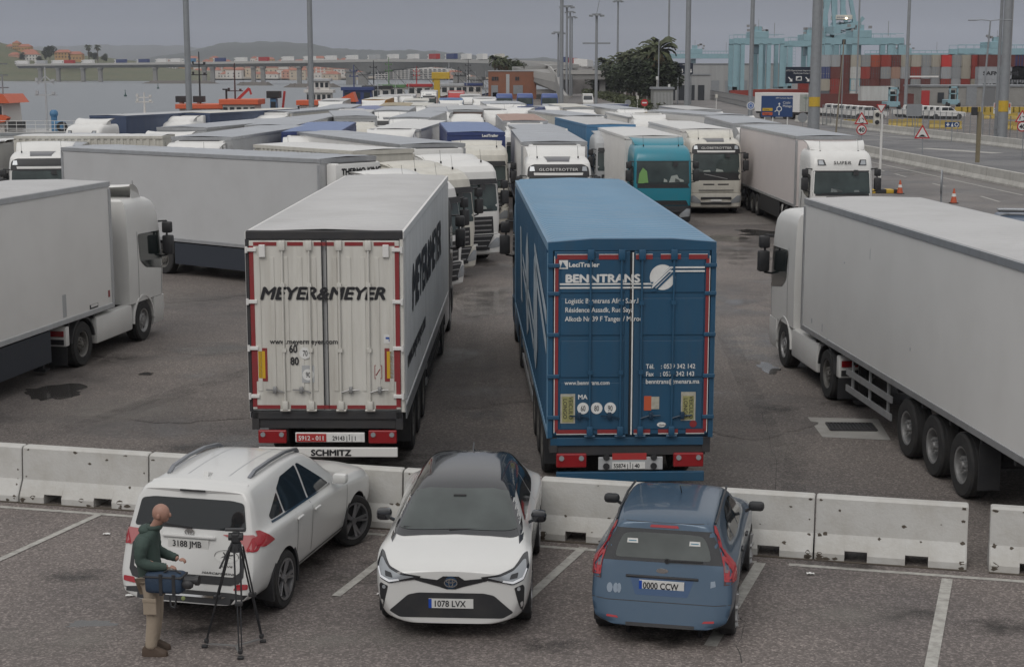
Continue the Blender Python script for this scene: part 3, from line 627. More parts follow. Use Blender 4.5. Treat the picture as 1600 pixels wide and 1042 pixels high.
def make_lorry(loc, heading, label, cab='volvo', cabm=WHITE2, style='box', box=WHITE, roof=ROOFW, rail=ALU, side=None, L=13.6, H=4.0, z0=1.12, lod=1,
               reefer=False, group=None, axles=(-8.7, -10.0, -11.3), unit_text=None, head_text=None, rib=.6, ribh=.012, skirt=False, turn=0.0, name='articulated_lorry', cat='lorry', spoiler=True, frontm=None, deep=.1, gap=0.0, tractor=True):
    t = empty(name, loc, -heading, label, cat, group)
    K = ('tr', L, H, z0, style, rib, ribh)
    P = cached(K, lambda: trailer_parts(L, H, z0, style, rib, ribh))
    put('cargo_box', P['cargo_box'], box, t)
    if 'side_panel' in P: put('side_panel', P['side_panel'], side or box, t)
    put('frame_rail', P['frame_rail'], rail, t); put('roof_sheet', P['roof_sheet'], roof, t)
    if frontm:
        b = MB(); b.box(-1.18, 1.18, .013, .03, H-.95, H-.15); put('front_panel', cached(('fp', H), lambda: b.mesh()), frontm, t)
    if reefer:
        put('cooling_unit', cached('reefer', reefer_mesh), [WHITE2, BLACK], t)
    if unit_text: text(unit_text, 'lettering', INK, t, (.75, .43, 3.52), (pi/2, 0, pi), .26, off=.006)
    if lod >= 1:
        put('trailer_chassis', cached(('tch', L, axles, z0), lambda: trailer_chassis_mesh(L, axles, z0)), DARK, t)
        for s in (-1, 1):
            if skirt: put('side_skirt', cached(('sk', z0, axles[0], s), lambda: skirt_mesh(L, z0, -3.3, axles[0]+.62, s)), skirt, t)
            elif axles[0] < -5: put('side_guard', cached(('gd', z0, axles[0], s), lambda: guard_mesh(z0, -3.3, axles[0]+.85, s)), ALU, t)
        for y in axles:
            for s in (-1, 1): wheel(t, s*1.22, y, .51, deep, lod if lod > 1 else 0 if s*(1 if loc[0] < 0 else -1) < 0 else 1, RIM if lod > 1 and deep > .15 else None)
        for s in (-1, 1):
            b = MB(); b.box(s*.90-.02 if s > 0 else -1.22, 1.22 if s > 0 else -.88, axles[-1]-.75, axles[-1]-.73, .3, z0-.1)
            put('mud_flap', cached(('mf', s, axles[-1]), lambda: b.mesh()), BLACK, t)
    if not tractor: return t
    # tractor (an Empty-less set of parts; turn = steering angle between tractor and trailer)
    def q(nm, me, m, smooth=None):
        o = put(nm, me, m, t)
        if gap: o.location = (0, gap, 0)
        return o
    c = q('cab', cached(('cab', cab), lambda: cab_mesh(cab)), cabm)
    A = lambda nm, key, poly, ax, m, **k: put(nm, cpan(cab, key, poly, ax, **k), m, c)
    q('bumper', cached(('bmp', cab), lambda: bumper_mesh(cab)), BLACK if cab == 'renault' else cabm)
    if spoiler: q('air_deflector', cached(('sp', cab), lambda: spoiler_mesh(cab)), cabm)
    if cab == 'volvo':
        A('windscreen', 'ws', [(-1.12,1.92),(1.12,1.92),(1.08,2.80),(-1.08,2.80)], 'front', GLASS2, rnd=.06)
        A('sun_visor', 'vis', [(-1.14,2.80),(1.14,2.80),(1.10,3.16),(.9,3.26),(-.9,3.26),(-1.10,3.16)], 'front', BLACK, off=.02, rnd=.08)
        A('visor_strip', 'vs2', [(-.88,2.87),(.88,2.87),(.90,2.96),(-.90,2.96)], 'front', WHITE2, off=.035)
        A('sunroof', 'sr', [(-.50,1.80),(.50,1.80),(.40,2.58),(-.40,2.58)], 'top', M('sunroof_glass', (.09, .09, .10), .3), off=.012)
        for s in (-1, 1): A('roof_light', 'rl%d' % s, [(s*.86,3.02),(s*1.05,3.02),(s*1.02,3.18),(s*.88,3.18)], 'front', CLEARL, off=.035)
        if lod >= 1:
            A('lower_band', 'lb', [(-1.16,1.58),(1.16,1.58),(1.16,1.92),(-1.16,1.92)], 'front', BLACK, rnd=.05)
            A('emblem', 'em', [(-.55,1.66),(-.52,1.63),(.58,1.86),(.55,1.89)], 'front', STEEL, off=.014)
            b = MB(); b.box(-.82, .82, 3.02, 3.05, 1.10, 1.14); q('grille', cached('vg', lambda: b.mesh()), BLACK)
            A('grille', 'g1', [(-.6,1.36),(-.08,1.36),(-.08,1.42),(-.6,1.42)], 'front', BLACK); A('grille', 'g2', [(.08,1.36),(.6,1.36),(.6,1.42),(.08,1.42)], 'front', BLACK)
    elif cab == 'scania':
        A('windscreen', 'ws', [(-1.10,1.88),(1.10,1.88),(1.06,2.72),(-1.06,2.72)], 'front', GLASS2, rnd=.06)
        A('windscreen_surround', 'wsf', [(-1.15,1.80),(1.15,1.80),(1.12,2.78),(-1.12,2.78)], 'front', BLACK, off=.002, rnd=.06)
        for s in (-1, 1): A('roof_light', 'rl%d' % s, [(s*.62,2.98),(s*.95,2.98),(s*.95,3.20),(s*.70,3.20)], 'front', BLACK, off=.012); A('roof_light', 'rm%d' % s, [(s*.70,3.01),(s*.92,3.01),(s*.92,3.17),(s*.75,3.17)], 'front', CLEARL, off=.02)
        A('grille', 'g0', [(-.95,1.05),(.95,1.05),(.9,1.55),(.6,1.78),(-.6,1.78),(-.9,1.55)], 'front', BLACK, off=.015); A('grille_bar', 'gb', [(-.85,1.5),(.85,1.5),(.6,1.66),(-.6,1.66)], 'front', STEEL, off=.03)
    elif cab == 'renault':
        A('windscreen', 'ws', [(-1.13,1.92),(1.13,1.92),(1.10,2.84),(-1.10,2.84)], 'front', GLASS2, rnd=.05)
        A('windscreen_surround', 'wsf', [(-1.2,1.74),(1.2,1.74),(1.16,2.88),(-1.16,2.88)], 'front', BLACK, off=.002, rnd=.05)
        if lod >= 1:
            A('grille', 'g0', [(-1.1,1.02),(1.1,1.02),(1.0,1.22),(-1.0,1.22)], 'front', BLACK, off=.01)
    else:
        A('windscreen', 'ws', [(-1.10,1.80),(1.10,1.80),(1.08,2.72),(-1.08,2.72)], 'front', GLASS2, rnd=.06)
        A('sun_visor', 'vis', [(-1.10,2.74),(1.10,2.74),(1.06,2.92),(-1.06,2.92)], 'front', BLACK, off=.12, thick=.02)
        A('grille', 'g0', [(-.95,1.03),(.95,1.03),(.9,1.62),(-.9,1.62)], 'front', BLACK, off=.01)
        b = MB(); b.loft([[(-w_, 3.0, z_), (w_, 3.0, z_), (w_*.97, 3.10, z_), (-w_*.97, 3.10, z_)] for z_, w_ in ((.46, .62), (1.0, .90))]); q('lower_grille', cached('dlg', lambda: b.mesh()), BLACK)
        for z_, w_ in ((.60, .60), (.78, .72), (.94, .80)): b = MB(); b.box(-w_, w_, 3.09, 3.125, z_, z_+.03); q('grille_bar', cached(('dlb', z_), lambda: b.mesh()), STEEL)
        for i in range(3): A('grille_bar', 'gb%d' % i, [(-.85,1.12+i*.17),(.85,1.12+i*.17),(.85,1.17+i*.17),(-.85,1.17+i*.17)], 'front', STEEL, off=.03)
    if lod >= 2:
        zt = {'volvo': 1.98, 'scania': 1.95, 'renault': 2.0, 'daf': 1.88}[cab]
        rr_ = random.Random(label)
        for k_ in range(3):
            x_ = rr_.uniform(-.85, .85); w_ = rr_.uniform(.07, .2); A('dashboard_item', 'di%d%s' % (k_, label), [(x_-w_,zt),(x_+w_,zt),(x_+w_*.8,zt+rr_.uniform(.06,.16)),(x_-w_*.7,zt+.08)], 'front', rr_.choice([M('dash_paper', (.30, .33, .31), .5), M('dash_dark', (.06, .07, .07), .5), M('dash_grey', (.16, .18, .18), .5)]), off=.009)
        for x0_, x1_ in ((-.9, -.1), (.0, .8)): A('wiper', 'wp%.1f' % x0_, [(x0_,zt-.02),(x1_,zt-.06),(x1_,zt-.035),(x0_,zt+.01)], 'front', BLACK, off=.02)
        A('kerb_mirror', 'km', [(-.62,zt+.66),(-.40,zt+.66),(-.42,zt+.86),(-.60,zt+.86)], 'front', BLACK, off=.10, rnd=.03, thick=.03)
    if lod >= 1:
        for s, ax in ((1, 'right'), (-1, 'left')):
            A('side_window', 'sw', [(1.40,2.0),(1.75,1.80),(2.84,1.66),(2.76,2.62),(1.32,2.66)], ax, GLASS, rnd=.10)
            A('door_seam', 'd1', [(1.28,1.02),(1.30,1.02),(1.30,2.72),(1.28,2.72)], ax, BLACK, off=.002)
            A('door_seam', 'd2', [(2.72,1.02),(2.74,1.02),(2.76,1.75),(2.74,1.75)], ax, BLACK, off=.002)
            q('mirror', cached(('mir', s), lambda: mirror_mesh(s)), BLACK)
            q('mudguard', cached(('fnd', s), lambda: fender_mesh(1.55, .60, s, 0, 180)), cabm)
            q('mudguard', cached(('fnd2', s), lambda: fender_mesh(-1.95, .58, s, 10, 170, .55)), BLACK)
            b = MB(); b.box(s*.95, s*1.225, -1.2, .85, .38, 1.0, .05); q('fuel_tank' if not skirt else 'side_skirt', cached(('tank', s), lambda: b.mesh('t', 40)), cabm if skirt or cab == 'scania' else ALU)
            b = MB(); b.prism([(-1.21*s, .45), (-.78*s, .5), (-.82*s, .72), (-1.2*s, .78)], 'y', 3.055, 3.10)
            bvb = cached(('bvb', cab), lambda: bvh_of(cached(('bmp', cab), lambda: bumper_mesh(cab))))
            q('headlight', cached(('hl', s, cab), lambda: panel_mesh(bvb, [(s*.66,.50),(s*1.16,.55),(s*1.20,.86),(s*1.02,.88),(s*.74,.66)], 'front', .012, .08, .03)), CLEARL)
            if lod >= 2:
                b = MB(); b.box(s*.82-.02 if s > 0 else -1.22, 1.22 if s > 0 else -.80, -2.80, -2.62, .58, 1.02, .03); o = q('rear_wing', cached(('rw', s), lambda: b.mesh('w', 40)), cabm)
                b = MB(); b.box(s*1.0-.17, s*1.0+.17, -2.825, -2.80, .80, .93, .01); q('tractor_light', cached(('rwl', s), lambda: b.mesh()), REDL)
                b = MB(); b.box(s*1.0-.17, s*1.0+.17, -2.825, -2.80, .62, .74, .01); q('lamp_panel', cached(('rwo', s), lambda: b.mesh()), BLACK)
                b = MB(); b.box(s*1.0-.22, s*1.0+.22, -2.79, -2.77, .16, .58); q('mud_flap', cached(('rwf', s), lambda: b.mesh()), BLACK)
            for y, rr in ((1.55, RIM), (-1.95, RIMD)):
                o = wheel(t, s*1.22, y, .51, .06 if y > 0 else .14, lod, rr, w=.32 if y > 0 else .58)
                o.location.y += gap
        q('chassis', cached('tch0', tractor_chassis_mesh), DARK)
        b = MB()
        for z in (.52, .76): b.box(-.72, .72, 3.072, 3.10, z-.05, z+.05, .02)
        q('intake_slot', cached('slots', lambda: b.mesh()), BLACK)
        b = MB(); b.box(-.26, .26, 3.085, 3.105, .60, .70); q('number_plate', cached('npl', lambda: b.mesh()), WINK)
    if lod >= 2 or head_text or cab == 'volvo':
        b = MB()
        b.cyl((0, 2.25, 3.45), (.02, 2.2, 3.9), .006, n=4); b.cyl((0, 2.25, 3.45), (0, 2.25, 3.53), .03, n=6)
        for x in (-.75, .75): o = put('antenna', cached('ant', lambda: b.mesh()), BLACK, t, (x, gap, 0))
    if head_text:
        zz, yy, mm, sz = {'volvo': (3.03, 2.885, WINK, .14), 'scania': (3.03, 2.90, INK, .17)}.get(cab, (3.0, 2.9, INK, .15))
        text(head_text, 'lettering', mm, c, (0, yy, zz), (pi/2, 0, pi), sz, align='CENTER', off=.0013, sp=1.12, sx=1.25 if cab == 'volvo' else 1.35)
    if unit_text or head_text: pass
    return t
# ------------------------------------------------------------------ the two rear-facing lorries in the foreground
def rods(t, xs, y, z0, z1, m):
    for x in xs:
        b = MB(); b.cyl((0, 0, z0), (0, 0, z1), .017, n=6)
        for z in (z0+.03, z0+.95, z0+2.0, z1-.08): b.box(-.035, .035, -.02, .03, z-.03, z+.03)
        b.box(-.05, .05, -.025, .03, z1-.16, z1, .01); b.box(-.045, .045, -.03, .03, z0-.02, z0+.12, .01); b.cyl((-.08, 0, z0-.03), (.08, 0, z0-.03), .02, n=6)
        put('lock_rod', cached(('rod', z0, z1), lambda: b.mesh('rod', 40)), m, t, (x, y, 0))
def handle(t, x, z, s, y, m):
    b = MB(); b.tube([(0, 0, 0), (-s*.12, -.01, .04), (-s*.3, -.02, .05)], .013, 5); b.box(-s*.16-.03, -s*.16+.03, -.03, .02, -.01, .10, .01)
    put('door_handle', cached(('hdl', s), lambda: b.mesh('handle', 40)), m, t, (x, y, z))
def rear_common(t, L, H, zf, frame, doorm, bumperm, W=TRW):
    Y = -L-.014; w = W/2
    # taillights, underrun bumper, plate carrier
    for s in (-1, 1):
        b = MB(); b.box(s*.66 if s > 0 else -1.12, 1.12 if s > 0 else -.66, Y-.06, Y+.0, .64, .86, .02); g = b.build('taillight', REDL, t)
        for x in (s*.74, s*1.04): b = MB(); b.cyl((x, Y-.08, .79), (x, Y-.05, .79), .04, n=10); b.build('lamp', CLEARL, g)
        b = MB(); b.box(s*1.16-.06, s*1.16+.06, Y-.02, Y+.25, .86, zf, .01); b.build('corner_bracket', DARK, t)
    b = MB(); b.box(-1.22, 1.22, Y-.02, Y+.14, zf-.13, zf+.0, .012); b.build('rear_sill', frame, t)
    b = MB(); b.box(-1.15, 1.15, Y+.01, Y+.10, zf-.28, zf-.13); b.build('cross_member', DARK, t)
    b = MB(); b.box(-1.12, 1.13, Y-.07, Y-.01, .42, .575, .012); b.build('underrun_bumper', bumperm, t)
def tape(t, x0, x1, z0, z1, y, m=None):
    b = MB(); b.box(x0, x1, y-.003, y, z0, z1); b.build('contour_tape', m or REDT, t)
def disc(t, x, z, r, y, s, dia=None, col=None):
    b = MB(); b.cyl((x, y-.004, z), (x, y, z), r, n=28); o = b.build('speed_disc', col or WINK, t)
    text(s, 'lettering', INK, o, (x, y-.005, z-r*.48), (pi/2, 0, 0), r*1.35, align='CENTER', off=.0008, sx=.62, ext=.001)
# ---- white lorry (heading almost straight away)
ML = 13.6; MH = 4.06
MX, MY, MA = -2.976, 24.79, .0115
fx, fy = MX+sin(MA)*ML, MY+cos(MA)*ML
RIBW = M('ribbed_white_wall', (.66, .665, .66), .45, dirt=.35, dscale=1.4, streak=True, dcol=(.24, .22, .19))
DOORW = M('dirty_white_door', (.60, .585, .54), .5, dirt=.55, dscale=1.8, streak=True, dcol=(.22, .19, .15), bump=.05, bscale=8)
t = make_lorry((fx, fy, 0), MA, 'white ribbed box lorry seen from behind, MEYER&MEYER on its dirty doors', 'daf', BLACK, 'ribbed', RIBW, ROOFW, WHITE, H=MH, z0=1.14, lod=2, rib=.30, ribh=.028, axles=(-8.7, -10.0, -11.3), name='articulated_lorry', cat='lorry', spoiler=False)
Y = -ML-.014
rear_common(t, ML, MH, 1.16, DARK, DOORW, WHITE)
b = MB(); b.box(-1.245, 1.245, Y-.02, Y+.1, MH-.13, MH+.015, .02); b.build('door_header', DARK, t)
for s in (-1, 1):
    x0, x1 = (-1.19, -.03) if s < 0 else (.03, 1.19)
    b = MB(); b.box(x0, x1, Y-.045, Y-.005, 1.2, MH-.14, .01)
    d = b.build('door', DOORW, t)
    for k in range(5):
        xx = lerp(x0, x1, (k+.6)/5.2); b = MB(); b.box(xx-.035, xx+.035, Y-.056, Y-.045, 1.5, MH-.4, .004); b.build('door_rib', DOORW, d)
    b = MB(); b.box(s*.05-.02 if s > 0 else -.045, .045 if s > 0 else -.03, Y-.05, Y-.0, 1.2, MH-.14); b.build('door_seal', BLACK, d)
    b = MB(); b.box(s*1.225-.025, s*1.225+.025, Y-.035, Y+.02, 1.16, MH-.12); b.build('corner_post', DOORW if s > 0 else DARK, t)
    for z in (1.42, 2.2, 2.95, 3.78):
        b = MB(); b.box(-.085, .085, -.02, .02, -.03, .03, .008); b.cyl((-s*-.07, -.01, -.05), (-s*-.07, -.01, .05), .022, n=8)
        put('hinge', cached(('mh', s), lambda: b.mesh()), WHITE, t, (s*1.16, Y-.06, z))
    tape(t, s*1.19-.07 if s > 0 else -1.19, 1.19 if s > 0 else -1.12, 1.24, MH-.22, Y-.047)
    b = MB(); b.box(s*1.03-.09, s*1.03+.09, Y-.052, Y-.046, 1.66, 2.2); q = b.build('reflector_plate', REDT, t); b = MB(); b.box(s*1.03-.055, s*1.03+.055, Y-.056, Y-.052, 1.71, 2.15); b.build('yellow_field', M('reflector_yellow', (.56, .34, .02), .5), q)
    b = MB(); b.box(s*.98-.05, s*.98+.05, Y-.09, Y-.045, 3.66, 3.86, .01); b.build('door_stop', WHITE, t)
for x0, x1 in ((-1.12, -.75), (-.58, -.33), (-.16, .16), (.33, .62), (.79, 1.12)):
    tape(t, x0, x1, MH-.22, MH-.16, Y-.047); tape(t, x0, x1, 1.21, 1.27, Y-.047)
rods(t, (-.665, -.24, .235, .70), Y-.075, 1.22, MH-.13, DOORW)
for x, s in ((-.665, 1), (-.24, 1), (.235, -1), (.70, -1)): handle(t, x, 1.48, s, Y-.08, STEEL)
text('MEYER&MEYER', 'lettering', INK, t, (-1.04, Y-.060, 2.99), (pi/2, 0, 0), .275, shear=.25, off=.005, sx=1.10, sp=1.0)
text('www.meyermeyer.com', 'lettering', INK, t, (-.89, Y-.060, 2.27), (pi/2, 0, 0), .115, off=.0008, sx=1.0)
text('60', 'lettering', INK, t, (-.59, Y-.058, 2.13), (pi/2, 0, 0), .18, off=.002, sx=.75); text('80', 'lettering', INK, t, (-.57, Y-.058, 1.93), (pi/2, 0, 0), .18, off=.002, sx=.75)
disc(t, -.33, 2.12, .095, Y-.058, '70'); b = MB(); b.box(-.39, -.19, Y-.058, Y-.046, 1.64, 1.92); b.build('disc_plate', GREYP, t); disc(t, -.29, 1.77, .092, Y-.060, '90')
b = MB(); b.box(.93, 1.07, Y-.05, Y-.046, 2.28, 2.42); q = b.build('sticker', WHITE2, t); b = MB(); b.box(.96, 1.04, Y-.053, Y-.05, 2.35, 2.38); b.box(1.01, 1.04, Y-.053, Y-.05, 2.31, 2.38); b.build('logo', M('blue_print', (.02, .08, .35), .5), q)
b = MB(); b.box(.77, .90, Y-.05, Y-.046, 1.70, 1.93); q = b.build('sticker', DOORW, t); b = MB()
for a in ((.775,.895,1.705,1.715),(.775,.895,1.915,1.925),(.775,.785,1.715,1.915),(.885,.895,1.715,1.915)): b.box(a[0], a[1], Y-.053, Y-.05, a[2], a[3])
b.tube([(.80, Y-.052, 1.76), (.86, Y-.052, 1.86)], .012, 4); b.build('logo', REDT, q)
b = MB(); b.box(-.52, .60, Y-.05, Y-.02, .66, .82, .01); q = b.build('plate_carrier', WHITE, t)
b = MB(); b.box(-.50, -.02, Y-.058, Y-.051, .67, .80); q2 = b.build('red_number_plate', REDP, t); text('5912 - 011', 'lettering', WINK, q2, (-.47, Y-.060, .695), (pi/2, 0, 0), .105, sx=.92, off=.001, ext=.001)
b = MB(); b.box(.03, .55, Y-.058, Y-.051, .67, .80); q2 = b.build('number_plate', WINK, t); text('29143 | أ | 1', 'lettering', INK, q2, (.08, Y-.060, .695), (pi/2, 0, 0), .10, sx=.8, off=.001, ext=.001)
text('SCHMITZ', 'lettering', INK, t, (-.27, Y-.073, .445), (pi/2, 0, 0), .135, off=.003, sx=1.15)
# side lettering, on the flat of the ribs (right side faces +x)
text('MEYER&MEYER', 'lettering', INK, t, (TRW/2+.010, -11.9, 2.55), (pi/2, 0, pi/2), 1.05, shear=.2, off=.018, sx=1.25)
text('www.meyermeyer.com', 'lettering', INK, t, (TRW/2+.010, -13.0, 1.75), (pi/2, 0, pi/2), .42, shear=.2, off=.004, sx=1.1)
for s in (1, -1):
    b = MB(); b.box(s*1.265-.008, s*1.265+.008, -13.5, -.2, 1.02, 1.24); b.build('side_rail', ALU, t)
b = MB()
for s in (-1, 1): b.box(s*1.20-.02, s*1.20+.02, -7.6, -3.4, .45, .95)
b.build('pallet_box', DARK, t)
# ---- blue lorry
BX, BY, BA = 1.7865, 23.24, -.033
fx, fy = BX+sin(BA)*ML, BY+cos(BA)*ML
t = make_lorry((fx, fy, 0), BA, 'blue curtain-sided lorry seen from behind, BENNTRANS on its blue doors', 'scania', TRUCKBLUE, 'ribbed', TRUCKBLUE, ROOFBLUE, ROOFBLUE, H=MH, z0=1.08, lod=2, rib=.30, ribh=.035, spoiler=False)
Y = -ML-.014
rear_common(t, ML, MH, 1.10, TRUCKBLUE, TRUCKBLUE, TRUCKBLUE)
b = MB(); b.prism([(-1.25, MH-.12), (1.25, MH-.12), (1.25, MH), (.6, MH+.05), (-.6, MH+.05), (-1.25, MH)], 'y', Y-.03, Y+.10); b.build('door_header', TRUCKBLUE, t)
BLD = M('blue_dark_frame', (.008, .03, .06), .5)
for s in (-1, 1):
    x0, x1 = (-1.16, -.03) if s < 0 else (.03, 1.16)
    b = MB(); b.box(x0, x1, Y-.04, Y-.005, 1.15, MH-.13, .008); d = b.build('door', TRUCKBLUE, t)
    zs = [1.18, 1.98, 2.62, 3.26, 3.86]
    for k in range(4):
        b = MB()
        b.box(x0+.10, x1-.08, Y-.052, Y-.041, zs[k]+.05, zs[k+1]-.03, .01); b.build('door_panel', TRUCKBLUE, d)
    b = MB(); b.box(s*1.215-.035, s*1.215+.035, Y-.04, Y+.02, 1.10, MH-.10); b.build('corner_post', TRUCKBLUE, t)
    for z in (1.42, 2.05, 2.68, 3.30, 3.72):
        b = MB(); b.box(-.09, .09, -.02, .02, -.03, .03, .01); put('hinge', cached('bh', lambda: b.mesh()), TRUCKBLUE, t, (s*1.17, Y-.06, z))
    xa = s*1.15
    tape(t, min(xa, xa-s*.05), max(xa, xa-s*.05), 1.20, MH-.24, Y-.056); b = MB(); b.box(min(xa, xa+s*.012), max(xa, xa+s*.012), Y-.056, Y-.053, 1.18, MH-.20); b.build('white_edge', WINK, t)
for x0, x1 in ((-1.12, -.62), (-.50, -.18), (-.05 if 0 else .04, .12) if 0 else (.05, .30), (.42, .72), (.84, 1.12)):
    tape(t, x0, x1, MH-.25, MH-.18, Y-.056); tape(t, x0, x1, 1.17, 1.23, Y-.056)
    for z in (MH-.185, 1.155): b = MB(); b.box(x0, x1, Y-.056, Y-.053, z, z+.014); b.build('white_edge', WINK, t)
b = MB(); b.box(-.028, -.012, Y-.06, Y-.02, 1.15, MH-.15); b.build('door_seal', BLACK, t); b = MB(); b.box(0, .02, Y-.06, Y-.02, 1.15, MH-.15); b.build('white_edge', WINK, t)
rods(t, (-.62, -.16, .145, .62), Y-.075, 1.16, MH-.10, TRUCKBLUE)
for x, s in ((-.62, 1), (-.16, 1), (.145, -1), (.62, -1)): handle(t, x, 1.40, s, Y-.08, BLD)
tx = lambda s, x, z, sz, **k: text(s, 'lettering', WINK, t, (x, Y-.058, z), (pi/2, 0, 0), sz, **k)
b = MB(); b.box(-1.09, -.96, Y-.058, Y-.052, 3.67, 3.80); q = b.build('sticker', WINK, t); b = MB(); b.prism([(-1.07, 3.69), (-.98, 3.69), (-1.04, 3.78)], 'y', Y-.062, Y-.058); b.build('logo', TRUCKBLUE, q)
tx('LeciTrailer', -.95, 3.70, .095, off=.0015, sx=1.1); tx('BENNTRANS', -1.0, 3.47, .165, off=.0035, sx=1.18)
tx('Logistic Benntrans Afrik S.a.r.l', -1.0, 3.155, .105, off=.0006, sx=.86); tx('Résidence Assadk, Rue Saya', -1.0, 3.02, .105, off=.0006, sx=.86); tx('Alkotb Nr 39 F Tanger / Maroc', -1.0, 2.885, .105, off=.0006, sx=.86)
tx('Tél.    : 0539 342 142', .22, 2.16, .10, off=.0006, sx=.86); tx('Fax    : 0539 342 143', .22, 2.045, .10, off=.0006, sx=.86); tx('benntrans@menara.ma', .22, 1.93, .10, off=.0006, sx=.86); tx('www.benntrans.com', -1.0, 1.92, .09, off=.0006, sx=.9)
tx('MA', -.80, 1.70, .10, off=.001)
for i, s in enumerate(('60', '80', '90')): disc(t, -.72+i*.205, 1.56, .088, Y-.058, s)
# double line running into the round emblem
b = MB()
for dz in (0, .055):
    b.box(-1.08, .30+dz*.3, Y-.060, Y-.053, 3.375+dz, 3.40+dz)
    b.prism([(.30+dz*.3, 3.375+dz), (.55+dz*.3, 3.62+dz), (.55+dz*.3, 3.645+dz), (.29+dz*.3, 3.40+dz)], 'y', Y-.066, Y-.062)
    b.box(.55+dz*.3, 1.08, Y-.066, Y-.062, 3.62+dz, 3.645+dz)
b.build('emblem_line', WINK, t)
b = MB(); b.cyl((.45, Y-.058, 3.54), (.45, Y-.054, 3.54), .19, n=40); q = b.build('emblem', WINK, t)
b = MB()
for dz in (-.035, .025, .085): b.prism([(.28, 3.36+dz), (.34, 3.36+dz), (.62, 3.63+dz), (.66, 3.63+dz), (.64, 3.655+dz), (.60, 3.655+dz), (.33, 3.385+dz), (.28, 3.385+dz)], 'y', Y-.064, Y-.059)
b.build('emblem_stripe', TRUCKBLUE, q)
TAGC = M('taped_label', (.42, .40, .33), .7, dirt=.5, dscale=12); TAGY = M('yellowed_label', (.30, .29, .12), .6, dirt=.3, dscale=12)
for s, wd in ((-1, ('VEICULO', 'LONGO')), (1, ('VEICULO', 'LONGO'))):
    xc = s*.97+(.02 if s < 0 else -.1)
    b = MB(); b.box(xc-.11, xc+.11, Y-.060, Y-.053, 1.33 if s < 0 else 1.36, 1.78 if s < 0 else 1.80); q = b.build('label', TAGC, t); b = MB(); b.box(xc-.085, xc+.085, Y-.064, Y-.060, 1.35 if s < 0 else 1.38, 1.74); q2 = b.build('label_field', TAGY, q)
    for k, wv in enumerate(wd): text(wv, 'lettering', INK, q2, (xc+.015-k*.085, Y-.066, 1.74-k*.03), (pi/2, pi/2, 0), .085, sx=1.0, ext=.001)
b = MB(); b.box(.20, .31, Y-.060, Y-.053, 1.52, 1.74); b.build('label', ORG, t); b = MB(); b.box(.31, .43, Y-.060, Y-.053, 1.54, 1.73); b.build('label', TAGC, t)
b = MB(); b.cyl((0, 0, 0), (0, .003, 0), .07, n=20); o = b.build('country_badge', WINK, t, loc=(.47, Y-.060, 1.30)); o.scale = (1, 1, .55); text('GAS', 'lettering', INK, o, (-.04, -.003, -.03), (pi/2, 0, 0), .06)
b = MB(); b.cyl((.95, Y-.060, 1.31), (.95, Y-.056, 1.31), .055, n=16); b.build('round_badge', REDT, t)
b = MB(); b.box(-.48, .50, Y-.05, Y-.02, .60, .80, .01); q = b.build('plate_carrier', GREYP, t)
b = MB(); b.box(-.27, .23, Y-.06, Y-.051, .62, .72); q2 = b.build('number_plate', WINK, t); text('55874 | أ | 40', 'lettering', INK, q2, (-.25, Y-.062, .635), (pi/2, 0, 0), .09, sx=.82, off=.001, ext=.001)
b = MB(); b.box(-.27, .25, Y-.055, Y-.045, .76, .86); b.build('red_number_plate', REDP, t)
for x in (-.36, .36):
    for z in (.66, .80): b = MB(); b.cyl((x, Y-.075, z), (x, Y-.05, z), .05, n=12); b.build('buffer', BLACK, t)
# white print on the left curtain: tall blade shapes and double diagonal bands
b = MB()
X = -(TRW/2+.012)
b.prism([(-10.6, 1.9), (-10.2, 1.5), (-9.6, 1.6), (-9.3, 2.5), (-9.4, 3.3), (-9.9, 3.55), (-10.5, 3.0)], 'x', X-.004, X)
b.prism([(-7.2, 1.7), (-6.6, 1.5), (-6.0, 2.2), (-6.0, 3.1), (-6.6, 3.5), (-7.2, 3.0)], 'x', X-.004, X)
for k in (0, .45): b.prism([(-13.4, 2.35+k), (-13.4, 2.55+k), (-9.6, 3.35+k*.6), (-9.6, 3.2+k*.6)], 'x', X-.004, X)
for k in (0, .35): b.prism([(-9.3, 1.7+k), (-9.3, 1.85+k), (-4.5, 2.6+k*.7), (-4.5, 2.48+k*.7)], 'x', X-.004, X)
b.prism([(-4.2, 1.8), (-3.6, 1.8), (-3.2, 3.3), (-3.6, 3.3)], 'x', X-.004, X)
b.build('curtain_print', M('faded_white_print', (.36, .42, .47), .6, dirt=.3), t)

# ------------------------------------------------------------------ placing a lorry from two photographed roof points
def lor(f, r, label, H=4.0, edge='c', head=None, **k):
    """f: pixel of the front top edge (centre), r: pixel of the rear top edge (centre) or None with head given in degrees"""
    P = at(f[0], f[1], H)
    if head is None: Q = at(r[0], r[1], H); head_ = atan2(P.x-Q.x, P.y-Q.y)
    else: head_ = R(head)
    k.setdefault('cab', 'daf')
    if edge != 'c':   # f was the near corner: shift to the centre of the front edge
        s = 1 if edge == 'l' else -1
        P = P+Vector((cos(head_), -sin(head_), 0))*s*TRW/2
    return make_lorry((P.x, P.y, 0), head_, label, H=H, **k)
